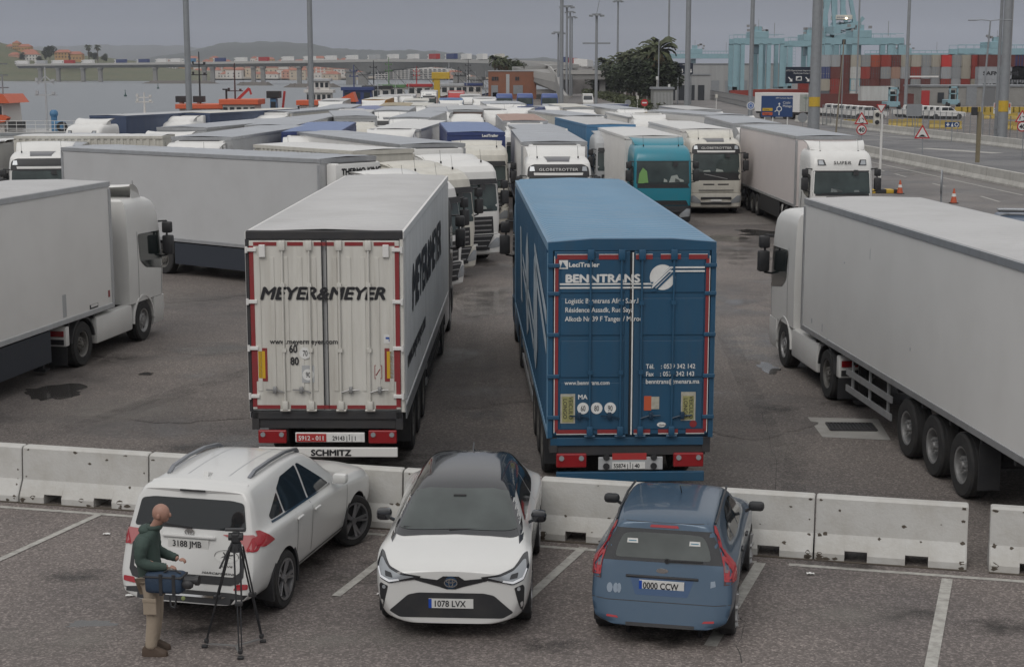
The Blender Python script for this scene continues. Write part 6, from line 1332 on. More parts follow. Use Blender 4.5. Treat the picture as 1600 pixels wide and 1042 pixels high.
# ------------------------------------------------------------------ far background: hills, far shore, town
pxm = lambda Y: CF/Y
HILLM = M('far_hill_scrub', (.040, .048, .042), .95, var=.35, dscale=.012); HILLN = M('near_hill_scrub', (.085, .095, .050), .95, dirt=.7, dscale=.06, dcol=(.16, .13, .08))
SAND = M('shore_sand', (.26, .22, .17), .9, dirt=.5, dscale=.05, dcol=(.12, .11, .08)); ROCK = M('rock_armour', (.12, .11, .10), .9, dirt=.6, dscale=.5, bump=.8, bscale=1.5)
def ridge(name, outline, Y, depth, mat, amp, step=6, foot=2):
    xs = []; x = outline[0][0]
    while x <= outline[-1][0]: xs.append(x); x += step
    rows = 9; V = []
    for j in range(rows):
        t = j/(rows-1)
        for x in xs:
            top = atd(x, interp(outline, x), Y); yy = Y-depth*(1-t); zz = foot+(max(top.z, foot)-foot)*smoothstep(t)
            n = amp*(pnoise(Vector((x*.03, t*3, Y*.01)))+.5*pnoise(Vector((x*.11, t*7, 5))))*min(1, t*3)
            V.append((top.x*yy/Y, yy, zz+n))
    k = len(xs); V += [(V[(rows-1)*k+i][0]*1.02, Y+depth*.4, foot) for i in range(k)]
    b = MB(); b.add(V, [(j*k+i, j*k+i+1, (j+1)*k+i+1, (j+1)*k+i) for j in range(rows) for i in range(k-1)]); o = b.build(name, mat, smooth=80); tag(o, kind='structure'); return o
ridge('hills', [(-300,72),(0,74),(100,73),(160,71),(250,71),(300,74),(360,76),(450,80),(520,84),(600,86),(700,88),(800,93),(900,100),(1000,106),(1100,110)], 8500, 2600, HILLM, 10)
ridge('hills', [(200,95),(290,84),(325,72),(380,67),(430,66),(480,69),(520,75),(560,79),(600,82),(640,79),(680,81),(740,86),(800,92),(850,92),(880,96),(930,104),(1000,110)], 5200, 2200, HILLM, 8)
ridge('hills', [(-200,60),(-60,64),(0,67),(40,76),(90,84),(150,88),(200,95),(260,104),(330,112)], 1750, 260, HILLN, 1.0, 4, -1)
flat('far_shore', [(-2500, 1640),(-900, 1560),(-560, 1560),(-330, 1640),(-150, 1720),(0, 1600),(120, 1200),(300, 1000),(2500, 2400),(3000, 5200),(-6000, 5200)], .2, SAND)
def berm(pts, w, h):
    b = MB(); rings = []
    n = 40
    for i in range(n+1):
        t = i/n; p = Vector(pts[0]).lerp(Vector(pts[1]), t); e_ = min(1, 6*t, 6*(1-t)); hh = SEA-.3+(h-SEA)*e_+.5*pnoise(Vector((t*30, 1, 2)))*e_
        rings.append([(p.x, p.y-w*e_-.1, SEA-.5), (p.x, p.y-w*.4*e_, hh), (p.x, p.y+w*.4*e_, hh), (p.x, p.y+w*e_+.1, SEA-.5)])
    b.loft(rings, caps=False, closed=False); tag(b.build('breakwater', ROCK), kind='structure')
for xa, xb, yy in ((225, 352, 131), (372, 434, 134), (444, 540, 137), (552, 700, 140)):
    Y = at(400, yy, SEA).y; berm([((xa-800)/CF*Y, Y, 0), ((xb-800)/CF*Y, Y, 0)], 7, 1.1)
TER = M('terracotta_roof', (.33, .13, .085), .85, dirt=.3, dscale=.8, var=.15); HW = [M('house_white', (.58, .56, .53), .8), M('house_cream', (.50, .42, .32), .8), M('house_salmon', (.48, .27, .20), .8), M('house_ochre', (.42, .25, .11), .8)]
WIN = M('window_dark', (.03, .035, .04), .3)
def house(x, y, z, w, d, h, wallm, label, rot=0, roof=TER, flatr=False, nwin=3):
    g = empty('house', (x, y, z), rot, label, 'house', 'houses of the far town')
    b = MB(); b.box(-w/2, w/2, -d/2, d/2, -2, h); b.build('wall', wallm, g)
    b = MB()
    if flatr: b.box(-w/2-.2, w/2+.2, -d/2-.2, d/2+.2, h, h+.5)
    else: b.add([(-w/2-.4,-d/2-.4,h),(w/2+.4,-d/2-.4,h),(w/2+.4,d/2+.4,h),(-w/2-.4,d/2+.4,h),(-w/2+d*.3,0,h+d*.28),(w/2-d*.3,0,h+d*.28)], [(0,1,5,4),(1,2,5),(2,3,4,5),(3,0,4),(0,3,2,1)])
    b.build('roof', roof, g)
    wm = cached('winm', lambda: MB().box(-.6, .6, -.06, .05, -.7, .7).mesh())
    for r_ in range(max(1, int(h/3))):
        for i in range(nwin): put('window', wm, WIN, g, ((i+.5)*w/nwin-w/2, -d/2, 1.6+r_*3))
    return g
random.seed(21)
cols = ['white', 'cream', 'salmon', 'ochre']
k = 0
for row, (Yb, zb) in enumerate(((1700, 1), (1780, 4), (1870, 8), (1980, 12), (2100, 17))):
    px = 292 + row*4
    while px < 1000:
        w = random.uniform(8, 19); ci = random.choice([0,0,1,1,2,2,3,0]); h = random.choice([4, 5.5, 6.5, 8])
        if not (575 < px < 705) or row == 4:
            X = (px-800)/CF*Yb; near = 'left' if px < 480 else ('right' if px > 700 else 'centre')
            if px < 760: house(X, Yb+random.uniform(-20, 20), zb*(1 if px < 560 else .7), w, random.uniform(8, 11), h, HW[ci], '%s terracotta-roofed town house seen %s the bridge' % (cols[ci], {'left': 'under the left part of', 'centre': 'under the middle of', 'right': 'under the right bend of'}[near]), random.uniform(-.3, .3), flatr=random.random() < .2)
            k += 1
        px += w*pxm(Yb)+random.uniform(-1, 7)
# left hillside terraces
for (x0, x1, yb, Y, h, ci, lb) in ((12,22,82,1700,6,1,'cream villa highest on the left hillside'),(22,32,80,1695,8,3,'ochre terraced block highest on the left hillside'),(31,50,84,1690,7,3,'long ochre terrace on the left hillside'),(36,58,91,1670,6,1,'cream terrace below the ochre one on the left hillside'),(16,32,94,1650,5,2,'salmon house lowest on the left hillside'),(38,62,95,1645,6,0,'pale two storey house on the left hillside above the bridge'),(88,112,92,1600,6,3,'ochre house with orange roof right of the round tree'),(110,130,94,1600,5.5,3,'long orange-roofed house above the bridge at the left'),(254,262,112,1700,9,0,'white block on the shore under the bridge'),(262,276,113,1700,11,0,'tall white block on the shore under the bridge'),(4,14,88,1690,5,2,'salmon house at the left edge hillside')):
    w = (x1-x0)/pxm(Y); p = atd((x0+x1)/2, yb, Y); house(p.x, p.y, p.z, w, 10, h, HW[ci], lb, 0, nwin=max(3, int(w/3)))
# seafront apartment blocks
def apartments(x0, x1, yt, Y, label, floors, cols_, stagger=False):
    w = (x1-x0)/pxm(Y); p = atd((x0+x1)/2, yt, Y); g = empty('apartment_building', (p.x, p.y, .2), 0, label, 'building'); h = p.z
    b = MB(); b.box(-w/2, w/2, 0, 14, 0, h); b.build('wall', HW[0], g)
    b = MB(); b.box(-w/2+w*.5, -w/2+w*.62, 2, 8, h, h+3); b.build('stair_tower', HW[0], g)
    fm = h/(floors+.6)
    for f in range(floors):
        for i in range(cols_):
            cx = -w/2+(i+.5)*w/cols_; cw = w/cols_*(.62)
            o = put('window', cached(('aw', round(cw, 1), round(fm, 1)), lambda: MB().box(-cw/2, cw/2, -.05, .3, 0, fm*.5).mesh()), WIN, g, (cx, -.05, fm*(f+.45)))
            put('balcony', cached(('ab', round(cw, 1), round(fm, 1)), lambda: MB().box(-cw/2-.3, cw/2+.3, -1.3, 0, 0, fm*.3).mesh()), HW[0], g, (cx, 0, fm*(f+.12)))
apartments(640, 697, 107, 1500, 'long white seafront block with rows of balconies under the bridge', 6, 8)
apartments(603, 638, 101.5, 1480, 'tall white seafront block left of the long one', 7, 6); apartments(586, 606, 106, 1470, 'lower white seafront block with round openings', 5, 4)

# ------------------------------------------------------------------ long bridge with its queue of lorries
PATH = [(25,100.5,1430),(160,99,1350),(300,97.5,1255),(400,96,1180),(500,94.5,1095),(600,92.7,1000),(700,93,890),(770,94.5,785),(810,96,690),(838,98,590),(856,102,500),(866,108,420),(870,117,340)]
def path(px):
    a = interp([(p[0], p[1]) for p in PATH], px); Y = interp([(p[0], p[2]) for p in PATH], px); return atd(px, a, Y)
def girder(px):
    q = [(25,2.4),(480,2.6),(540,4.2),(574,6.6),(620,4.0),(665,2.7),(700,3.6),(735,6.4),(752,6.6),(790,3.4),(830,2.6),(870,2.2)]; return 1.2*interp(q, px)
br = empty('road_bridge', path(400)[:], 0, 'long concrete road bridge over the harbour with a queue of lorries on it', 'bridge'); O = path(400)
BRM = M('bridge_concrete', (.27, .265, .255), .85, dirt=.35, dscale=.15, dcol=(.15, .145, .14)); BRP = M('bridge_parapet', (.42, .41, .39), .85)
b = MB(); b2 = MB(); rings = []; par = [[], []]
N_ = 90
for i in range(N_+1):
    px = 25+(870-25)*i/N_; p = path(px)-O; q = path(min(px+3, 870.5))-O; d = (q-p); d.z = 0
    if d.length < .01: d = Vector((0, -1, 0))
    d.normalize(); n = Vector((-d.y, d.x, 0)); n = n if n.y > 0 else -n
    g_ = girder(px); Wd = 11
    rings.append([tuple(p+Vector((0,0,-1.0))), tuple(p+n*Wd+Vector((0,0,-1.0))), tuple(p+n*Wd+Vector((0,0,-1.6))), tuple(p+n*(Wd-2.5)+Vector((0,0,-1-g_))), tuple(p+n*2.5+Vector((0,0,-1-g_))), tuple(p+Vector((0,0,-1.6)))])
    for s, o_ in ((0, 0), (1, Wd)): par[s].append([tuple(p+n*(o_-.15)+Vector((0,0,-1.7))), tuple(p+n*(o_+.25)+Vector((0,0,-1.7))), tuple(p+n*(o_+.25)), tuple(p+n*(o_-.15))])
b.loft(rings); b.build('deck', BRM, br)
for s in (0, 1): b = MB(); b.loft(par[s]); b.build('parapet', BRP, br)
for px in (60, 88, 127, 154, 240, 317, 330, 394, 409, 466, 482, 547, 566, 718, 745):
    p = path(px)-O; w = 1.5 if px < 540 else 3.2 if px < 700 else 3.6
    zt = -1.0-girder(px)+.3; b = MB(); b.box(p.x-w, p.x+w, p.y+2.5, p.y+6.5, SEA-1-O.z, p.z+zt-1.6); b.box(p.x-w*1.25, p.x+w*1.25, p.y+1.8, p.y+8, p.z+zt-1.6, p.z+zt); b.build('pier', BRM, br)
random.seed(5)
BQ = [(22,'w'),(52,'g'),(78,'w'),(95,'r'),(125,'w'),(176,'n'),(211,'n'),(240,'w'),(262,'w'),(283,'b'),(330,'n'),(363,'w'),(398,'r'),(436,'w'),(470,'w'),(503,'w'),(536,'w'),(570,'g'),(600,'w'),(631,'w'),(663,'r'),(690,'n'),(714,'w'),(738,'w'),(764,'c')]
cn = {'w': ('white', WHITE), 'g': ('grey', GREYP), 'r': ('dark red', REDP), 'n': ('dark blue', NAVY), 'b': ('blue', LBLUE), 'c': ('cream', CREAM)}
boxm = MB().box(-1.25, 1.25, -13.2, 0, 1.1, 4.0, .05).mesh(); cabm_ = MB().box(-1.2, 1.2, .8, 2.9, .6, 3.7, .15).mesh(); wsm = MB().box(-1.05, 1.05, 2.88, 2.93, 1.9, 2.9).mesh(); swm = MB().box(-1.22, 1.22, 1.6, 2.7, 1.9, 2.7).mesh()
for i, (px, c_) in enumerate(BQ):
    p = path(px+2); q = path(px+5); d = q-p; hd = atan2(d.x, d.y)+pi; n = Vector((-d.y, d.x, 0)).normalized(); n = n if n.y > 0 else -n
    sec = ('at its left end' if px < 120 else 'left of the tall tug mast' if px < 290 else 'between the two left light masts' if px < 480 else 'over the main span' if px < 640 else 'near its bend at the right')
    g = empty('lorry', (p+n*3.2+Vector((0,0,-1.0)))[:], -hd, '%s lorry queueing on the long bridge, %s' % (cn[c_][0], sec), 'lorry', 'lorries queueing on the bridge')
    put('cargo_box', boxm, cn[c_][1], g); put('cab', cabm_, WHITE2, g); put('windscreen', wsm, WIN, g); put('side_window', swm, WIN, g)
    for y in (1.8, -2, -8.7, -10, -11.3): b = MB(); b.cyl((-1.2, 0, 0), (1.2, 0, 0), .5, n=8); put('axle_wheels', cached('bw', lambda: b.mesh()), RUBBER, g, (0, y, .5))
# ramp wall, overpass and rising road with queue, centre
def wallstrip(name, pts, bottom, mat, thick, label=None, cat=None, dirn=(1, 0)):
    b = MB(); rings = [[(p.x, p.y, bottom), (p.x+thick*dirn[0], p.y+thick*dirn[1], bottom), (p.x+thick*dirn[0], p.y+thick*dirn[1], p.z), (p.x, p.y, p.z)] for p in pts]
    b.loft(rings); o = b.build(name, mat); return tag(o, label, cat) if label else tag(o, kind='structure')
wallstrip('ramp_wall', [atd(869, 117, 340), atd(872, 130, 310), atd(876, 142, 275), atd(882, 150, 250)], -1, BRM, .6, 'curving concrete ramp wall beside the brick building', 'wall')
ov = empty('overpass', (atd(905, 112, 430).x, 430, 0), 0, 'plain concrete overpass beam crossing the road beside the trees', 'overpass'); p0, p1 = atd(868, 113, 430), atd(948, 111, 430); ox = atd(905, 112, 430).x
b = MB(); b.box(p0.x-ox, p1.x-ox, 0, 9, p0.z-2.0, p0.z); b.build('beam', BRM, ov); b = MB(); b.box(p0.x-ox, p1.x-ox, -.3, 0, p0.z-.6, p0.z+.5); b.build('parapet', BRP, ov)
for x in (p0.x+1, p1.x-1): b = MB(); b.box(x-ox-.8, x-ox+.8, 2, 6, 0, p0.z-2); b.build('pier', BRM, ov)
rp_ = [atd(884, 96.5, 1000), atd(900, 101, 780), atd(920, 108, 600), atd(940, 113, 500)]
b = MB(); b.loft([[(p.x-9, p.y, p.z-.5), (p.x+5, p.y, p.z-.5), (p.x+5, p.y, -1), (p.x-9, p.y, -1)] for p in rp_]); tag(b.build('embankment', ROADM), kind='structure')
for i, (px, py, Y, c_) in enumerate(((899,104,800,'r'),(908,106,740,'w'),(914,107.5,700,'w'),(921,109,660,'w'),(886,101,900,'n'))):
    p = atd(px, py, Y); g = empty('lorry', (p.x, p.y, p.z), R(-12), ['bright red lorry first in the short queue by the trees', 'white lorry second in the short queue by the trees', 'white lorry third in the short queue by the trees', 'white lorry last in the short queue by the trees', 'dark lorry far up the road left of the red one'][i], 'lorry', 'lorries queueing up the ramp')
    put('cargo_box', boxm, [REDP, WHITE][c_ == 'w'] if c_ != 'n' else NAVY, g, (0, 0, 0)); put('cab', cabm_, WHITE2, g)
# ------------------------------------------------------------------ light masts
MASTS = [ # px at base, forward distance, width px, top y in the photo (None: beyond the frame), head
 (296, 118, 9, None, 0), (487, 150, 8, None, 0), (872, 330, 3.4, 50, 1), (877, 215, 5.6, None, 0), (885, 300, 3.6, 9, 1), (890, 420, 3.0, 18, 1), (893, 430, 2.6, 26, 1),
 (931, 300, 4.6, 22, 2), (964, 420, 3.2, 1, 1), (1043, 330, 3.0, None, 0), (1073, 205, 8.0, None, 0), (1172, 200, 6.5, None, 0), (1272, 168, 15, None, 0), (1337, 300, 2.6, None, 0), (1414, 240, 5.0, None, 0), (1557, 150, 5.0, None, 0), (1567, 146, 13, None, 0), (1028, 300, 2.0, 62, 0)]
for i, (px, Y, w, yt, hd_) in enumerate(MASTS):
    X = (px-800)/CF*Y/ (cos(CP)+(521-180)/CF*sin(CP)) if 0 else atd(px, 180, Y).x
    zt = 34 if yt is None else atd(px, yt, Y).z
    nm = ['thick grey light mast left of the tug', 'grey light mast left of centre before the orange boat', 'shortest thin mast of the cluster over the brick building', 'thickest mast of the cluster over the blue cabs', 'mast with a flat ring head in the cluster right of the brick building', 'thin mast behind the ring-headed one', 'thinnest mast at the right of the cluster',
          'tall grey mast with two cross platforms beside the trees', 'slender mast rising behind the palms', 'thin mast between palms and warehouse', 'thick mast beside the overhead lane signs', 'grey mast beside the blue round sign', 'very thick grey mast with a yellow band beside the black overhead sign', 'thin mast before the turquoise crane legs', 'slim mast right of the turquoise gantry', 'dark slim mast left of the thick one at the right', 'thick pale mast with a yellow band at the far right', 'thin white pole in front of the tallest palm'][i]
    g = empty('light_mast', (X, Y, 0), 0, nm, 'light mast'); r = w/2*Y/CF
    b = MB(); b.cyl((0,0,0), (0,0,zt), r*1.12, r*.8, n=12); b.build('pole', GALV, g, smooth=40)
    b = MB(); b.box(-r*1.6, r*1.6, -r*1.6, r*1.6, 0, .4, .05); b.build('footing', CONC, g)
    if i in (12, 16): b = MB(); b.cyl((0,0,3.0), (0,0,4.0), r*1.16, n=12); b.build('yellow_band', YEL, g); b = MB(); b.bar((r*1.05, -.1, .3), (r*1.0, -.1, zt), .10, .10); b.build('cable_duct', STEEL, g)
    if hd_:
        b = MB(); b.cyl((0,0,zt-.3), (0,0,zt), 1.1 if hd_ == 1 else .9, n=14)
        for a in range(8): c, s = cos(a*pi/4), sin(a*pi/4); b.cb((c*1.25, s*1.25, zt-.35), (.4, .4, .35), .05)
        if hd_ == 2: b.box(-2.6, 2.6, -.1, .1, zt-5.6, zt-5.3); b.cyl((0,0,zt), (.6,0,zt+3), .06, n=5)
        b.build('lamp_head', GALV, g)
# ------------------------------------------------------------------ brick building, palms, blue tractor units, gate area
BRICK = M('red_brick', (.25, .105, .062), .85, dirt=.35, dscale=.6, bump=.2, bscale=6, var=.08)
Y = 400; p0, p1 = atd(763, 112, Y), atd(838, 112, Y); g = empty('brick_building', (p0.x, Y, 0), 0, 'small flat-roofed red brick building with grey shutters, centre of the picture', 'building')
w = p1.x-p0.x; h = p0.z; b = MB(); b.box(0, w, 0, 12, 0, h); b.build('wall', BRICK, g); b = MB(); b.box(-.15, w+.15, -.15, 12, h, h+.25); b.build('parapet', GREYP, g)
for x0, x1, z0, z1, m_, nm in ((.06,.20,0,3.4,GALV,'shutter'),(.37,.44,0,h-.7,GREYP,'vertical_panel'),(.52,.72,1.2,3.4,GALV,'shutter'),(.07,.12,4.6,5.5,WIN,'window'),(.13,.17,4.6,5.5,WIN,'window'),(.18,.21,4.6,5.5,WIN,'window'),(.56,.60,4.6,5.5,WIN,'window'),(.61,.64,4.6,5.5,WIN,'window'),(.09,.19,.0,1.6,WIN,'door')):
    b = MB(); b.box(x0*w, x1*w, -.12, -.02 if 0 else .02, z0, z1); b.build(nm, m_, g)
LEAF = M('dark_leaves', (.030, .042, .020), .8, var=.6, dscale=2.5); LEAF2 = M('olive_leaves', (.060, .070, .030), .8, var=.5, dscale=2.5); PALM = M('palm_fronds', (.055, .065, .028), .75, var=.5, dscale=3); DEADP = M('dry_fronds', (.15, .115, .065), .9, var=.4, dscale=4); BARK = M('bark', (.10, .08, .06), .9, bump=.5, bscale=8)
def crown_mesh(seed, n=2600, rx=1, ry=1, rz=1, leaf=.09):
    rnd = random.Random(seed); b = MB(); cl = [(Vector((rnd.uniform(-.7, .7), rnd.uniform(-.7, .7), rnd.uniform(-.6, .75))), rnd.uniform(.22, .5)) for _ in range(18)]
    vs, fs = [], []
    for i in range(n):
        c, r = rnd.choice(cl); d = Vector((rnd.gauss(0, 1), rnd.gauss(0, 1), rnd.gauss(0, 1))).normalized()*r*rnd.uniform(.55, 1.05)**.5
        p = c*.8+d; p = Vector((p.x*rx, p.y*ry, p.z*rz)); u = Vector((rnd.uniform(-1, 1), rnd.uniform(-1, 1), rnd.uniform(-.6, .6))).normalized()*leaf*rnd.uniform(.6, 1.4); v = u.cross(Vector((rnd.uniform(-1, 1), rnd.uniform(-1, 1), 1))).normalized()*leaf*rnd.uniform(.5, 1)
        k = len(vs); vs += [p-u, p+v*.7, p+u, p-v*.7]; fs.append((k, k+1, k+2, k+3))
    return b.add(vs, fs).mesh('crown')
CR = [crown_mesh(i) for i in range(3)]
def tree(x, y, r, h, m_, label, grp=None, z=0, name='tree', i=0):
    g = empty(name, (x, y, z), i*1.3, label, 'tree', grp)
    c = put('crown', CR[i % 3], m_, g, (0, 0, h-r*1.0)); c.scale = (r, r, min(r*1.25, (h)/2.0))
    b = MB(); b.cyl((0,0,0), (0,0,h-r), .22, .12, n=6)
    for a in (0, 2.1, 4.2): b.cyl((0,0,(h-r)*.8), (cos(a)*r*.5, sin(a)*r*.5, h-r*.7), .1, .04, n=5)
    put('trunk', b.mesh(), BARK, g)
    return g
def palm_mesh(seed, R_=2.2, n=34, dead=False):
    rnd = random.Random(seed); b = MB()
    for i in range(n):
        a = rnd.uniform(0, 2*pi); el = rnd.uniform(-.3, 1.2) if not dead else rnd.uniform(-1.4, -.7); L = R_*rnd.uniform(.8, 1.1)*(1 if not dead else .75); pts = []
        for j in range(6):
            t = j/5; q = el-1.5*t*t*(.6 if dead else 1); pts.append(((pts[-1] if pts else Vector((0,0,0)))+Vector((cos(a)*cos(q), sin(a)*cos(q), sin(q)))*L/5))
        sd = Vector((-sin(a), cos(a), 0))
        for j in range(5):
            wv = .42*R_/2.2*sin(pi*(j+.8)/6.3); p, q = pts[j], pts[j+1]
            for s in (-1, 1):
                k0 = p+sd*s*wv*.15; b.add([p, q, q+sd*s*wv-Vector((0,0,wv*.5)), p+sd*s*wv*.8-Vector((0,0,wv*.45))], [(0,1,2,3)])
    return b.mesh('fronds')
PF = [palm_mesh(i) for i in range(2)]; PD = palm_mesh(9, dead=True)
def palm(x, y, h, s, label, grp=None, z=0, i=0):
    g = empty('palm_tree', (x, y, z), i*.9, label, 'palm tree', grp)
    b = MB(); b.cyl((0,0,0), (.15,0,h), .3*s, .22*s, n=7); b.build('trunk', BARK, g)
    c = put('fronds', PF[i % 2], PALM, g, (.15, 0, h)); c.scale = (s, s, s); c = put('dry_fronds', PD, DEADP, g, (.15, 0, h)); c.scale = (s, s, s)
for i in range(13):
    t = i/12; px = lerp(938, 1032, t); Y = lerp(470, 318, t**.8); p = atd(px, 120, Y); h = atd(px, interp([(930,104),(960,98),(1000,90),(1035,88)], px), Y).z
    tree(p.x+(i % 2)*2, Y+(i % 3)*3, 4.8, h, LEAF, 'dense dark tree in the row beside the road, %s' % ('at its far left end' if t < .3 else 'in its middle' if t < .7 else 'at its near right end'), 'dark trees of the roadside row', i=i)
for i, (px, yt, Y, s) in enumerate(((942,94,460,1.2),(953,97,450,1.1),(963,91,430,1.2),(972,88,420,1.2),(980,84,400,1.3),(990,87,390,1.3),(998,82,380,1.3),(1007,79,360,1.3),(1013,77,350,1.3),(1019,82,345,1.3),(1028,66,320,1.75),(1018,72,340,1.2))):
    p = atd(px, yt, Y); palm(p.x, Y-3, p.z-1.0*s, s, 'tallest palm at the right end of the tree row' if i == 10 else 'palm with dry skirt rising from the roadside tree row, %s' % ('left part' if px < 960 else 'middle part' if px < 1000 else 'right part'), None if i == 10 else 'palms of the roadside row', i=i)
for i, (px, yt, Y) in enumerate(((773,90,440),(779,92,445),(785,91,450),(791,95,455))):
    p = atd(px, yt, Y); palm(p.x, Y, p.z-1, 1.0, ['left palm', 'second palm', 'third palm', 'right palm'][i]+' of the four behind the brick building', None, i=i)
for i, (px, yb, r, Y, lb) in enumerate(((800,107,4,470,'low scrubby tree under the bridge bend'),(812,108,3.5,480,'second low tree under the bridge bend'))): p = atd(px, yb, Y); tree(p.x, Y, r, max(4, p.z+2), LEAF2, lb, i=i)
for i, (px, yt, Y, r, lb) in enumerate(((77,73,1600,7,'large round dark tree above the left end of the bridge'),(71,80,1610,5,'smaller round tree left of the large one on the hillside'),(36,84,1640,4,'dark tree between the hillside houses'),(140,83,1500,3,'dark tree right of the twin tall palms'),(148,84,1500,4,'broad dark tree right of the twin tall palms'),(162,86,1500,4,'last dark tree of the hillside group'),(62,90,1600,4,'bush tree below the large round one'))):
    p = atd(px, yt, Y); g0 = p.z-2*r; g = tree(p.x, Y, r, 2*r+1, LEAF2 if i % 2 else LEAF, lb, z=g0, i=i)
for i, px in enumerate((138, 152)): p = atd(px, 73, 1480); palm(p.x, 1480, 14, 1.7, ['left', 'right'][i]+' tall slender palm above the bridge at the left', z=p.z-15, i=i)
# hedge and low bushes beside the road
b = MB(); rnd = random.Random(3)
vs, fs = [], []
for i in range(5000):
    t = rnd.random(); p = atd(lerp(905, 1000, t), 150, lerp(520, 262, t**.7)); q = Vector((p.x+rnd.uniform(-2, 2)+2, p.y+rnd.uniform(-4, 4), rnd.uniform(0, 1.6))); u = Vector((rnd.uniform(-1,1), rnd.uniform(-1,1), rnd.uniform(-.5,.5)))*.35; v = Vector((rnd.uniform(-1,1), rnd.uniform(-1,1), rnd.uniform(.2,1)))*.3
    k = len(vs); vs += [q-u, q+v, q+u, q-v]; fs.append((k, k+1, k+2, k+3))
tag(b.add(vs, fs).build('hedge', LEAF2), 'low green hedge running along the verge by the trees', 'hedge', kind='stuff')
for i, (px, py, Y) in enumerate(((788,143,236),(820,142,238),(858,142,238))):
    p = atd(px, py, Y); g = empty('tractor_unit', (p.x, Y, 0), pi, ['left', 'middle', 'right'][i]+' of three blue tractor units parked before the brick building', 'tractor unit')
    BL_ = M('tractor_blue', (.05, .09, .26), .35, dirt=.15)
    put('cab', cached(('cab', 'renault'), lambda: cab_mesh('renault')), BL_, g); put('bumper', cached(('bmp', 'renault'), lambda: bumper_mesh('renault')), BL_, g); put('windscreen', cpan('renault', 'ws', [(-1.13,1.92),(1.13,1.92),(1.10,2.84),(-1.10,2.84)], 'front', rnd=.05), GLASS2, g); put('chassis', cached('tch0', tractor_chassis_mesh), DARK, g)
# white van coming down the road, round lamps
def pick_mesh():
    b = MB(); b.loft([[(x, y, z) for y, z in pr] for x, pr in ((-.88, [(-2.6,.45),(2.5,.45),(2.55,.95),(1.2,1.08),(-.5 if 0 else 1.2,1.10),(-2.6,1.10)]), (.88, [(-2.6,.45),(2.5,.45),(2.55,.95),(1.2,1.08),(1.2,1.10),(-2.6,1.10)]))])
    return b.mesh()
def pickup(x, y, hd, label, m_=WHITE2):
    g = empty('pickup', (x, y, .01), -hd, label, 'pickup truck', 'white pickups parked in the fenced lot')
    put('body', cached('pkb', lambda: MB().loft([[(-w_, y0, z0), (w_, y0, z0), (w_, y0, z1), (-w_, y0, z1)] for y0, w_, z0, z1 in ((-2.6,.85,.55,1.12),(-2.55,.88,.45,1.14),(1.1,.90,.42,1.16),(1.5,.90,.42,1.12),(2.4,.84,.42,1.02),(2.6,.75,.5,.92))]).mesh()), m_, g)
    put('cab', cached('pkc', lambda: MB().loft([[(-w_, y0, z), (w_, y0, z), (w_, y1, z), (-w_, y1, z)] for z, w_, y0, y1 in ((1.12,.86,-.95,1.25),(1.45,.80,-.88,.85),(1.72,.72,-.80,.45),(1.78,.66,-.7,.3))]).mesh()), m_, g)
    put('side_window', cached('pkw', lambda: MB().prism([(-.80,1.2),(1.02,1.2),(.50,1.66),(-.74,1.66)], 'x', -.845, .845).mesh()), WIN, g); put('windscreen', cached('pks', lambda: MB().add([(-.78,1.20,1.18),(.78,1.20,1.18),(.66,.56,1.70),(-.66,.56,1.70)], [(0,1,2,3)]).mesh()), WIN, g)
    put('door_pillar', cached('pkp', lambda: MB().box(-.85, .85, .06, .13, 1.15, 1.68).mesh()), m_, g); put('load_bed', cached('pkl', lambda: MB().box(-.78, .78, -2.5, -1.0, 1.125, 1.155).mesh()), BLACK, g)
    for s in (-1, 1):
        for yy in (1.65, -1.65): put('wheel', cached('pkwh', lambda: MB().cyl((-.12,0,0), (.12,0,0), .38, n=14).mesh()), RUBBER, g, (s*.80, yy, .38))
    return g
for i in range(7): p = at(1478-i*9.5, 186.5-i*.55); pickup(p.x, p.y, R(93), 'white double-cab pickup, %s of the echelon right of the white board' % ['nearest and rightmost', 'second from the right', 'third from the right', 'fourth from the right', 'fifth from the right', 'sixth from the right', 'last and leftmost'][i])
for i in range(7): p = at(1358-i*10, 186-i*.9); pickup(p.x, p.y, R(93), 'white double-cab pickup, %s of the echelon behind the roundabout sign' % ['nearest and rightmost', 'second from the right', 'third from the right', 'fourth from the right', 'fifth from the right', 'sixth from the right', 'last and leftmost'][i])
p = at(918, 167); g = empty('white_van', (p.x, p.y, 0), pi, 'white delivery van coming down the road at the centre', 'van')
b = MB(); b.box(-1, 1, -2.6, 1.2, .45, 2.5, .15); b.build('body', WHITE2, g); b = MB(); b.loft([[(-1, y, .45), (1, y, .45), (1, y, z), (-1, y, z)] for y, z in ((1.2, 2.1), (1.9, 1.35), (2.6, 1.05), (2.7, .8))]); b.build('bonnet', WHITE2, g)
b = MB(); b.add([(-.88,1.98,1.36),(.88,1.98,1.36),(.82,1.26,2.08),(-.82,1.26,2.08)], [(0,1,2,3)]); b.build('windscreen', WIN, g)
for s in (-1, 1):
    for yy in (1.9, -1.7): b = MB(); b.cyl((s*.8,yy,.35), (s*1.02,yy,.35), .35, n=12); b.build('wheel', RUBBER, g)
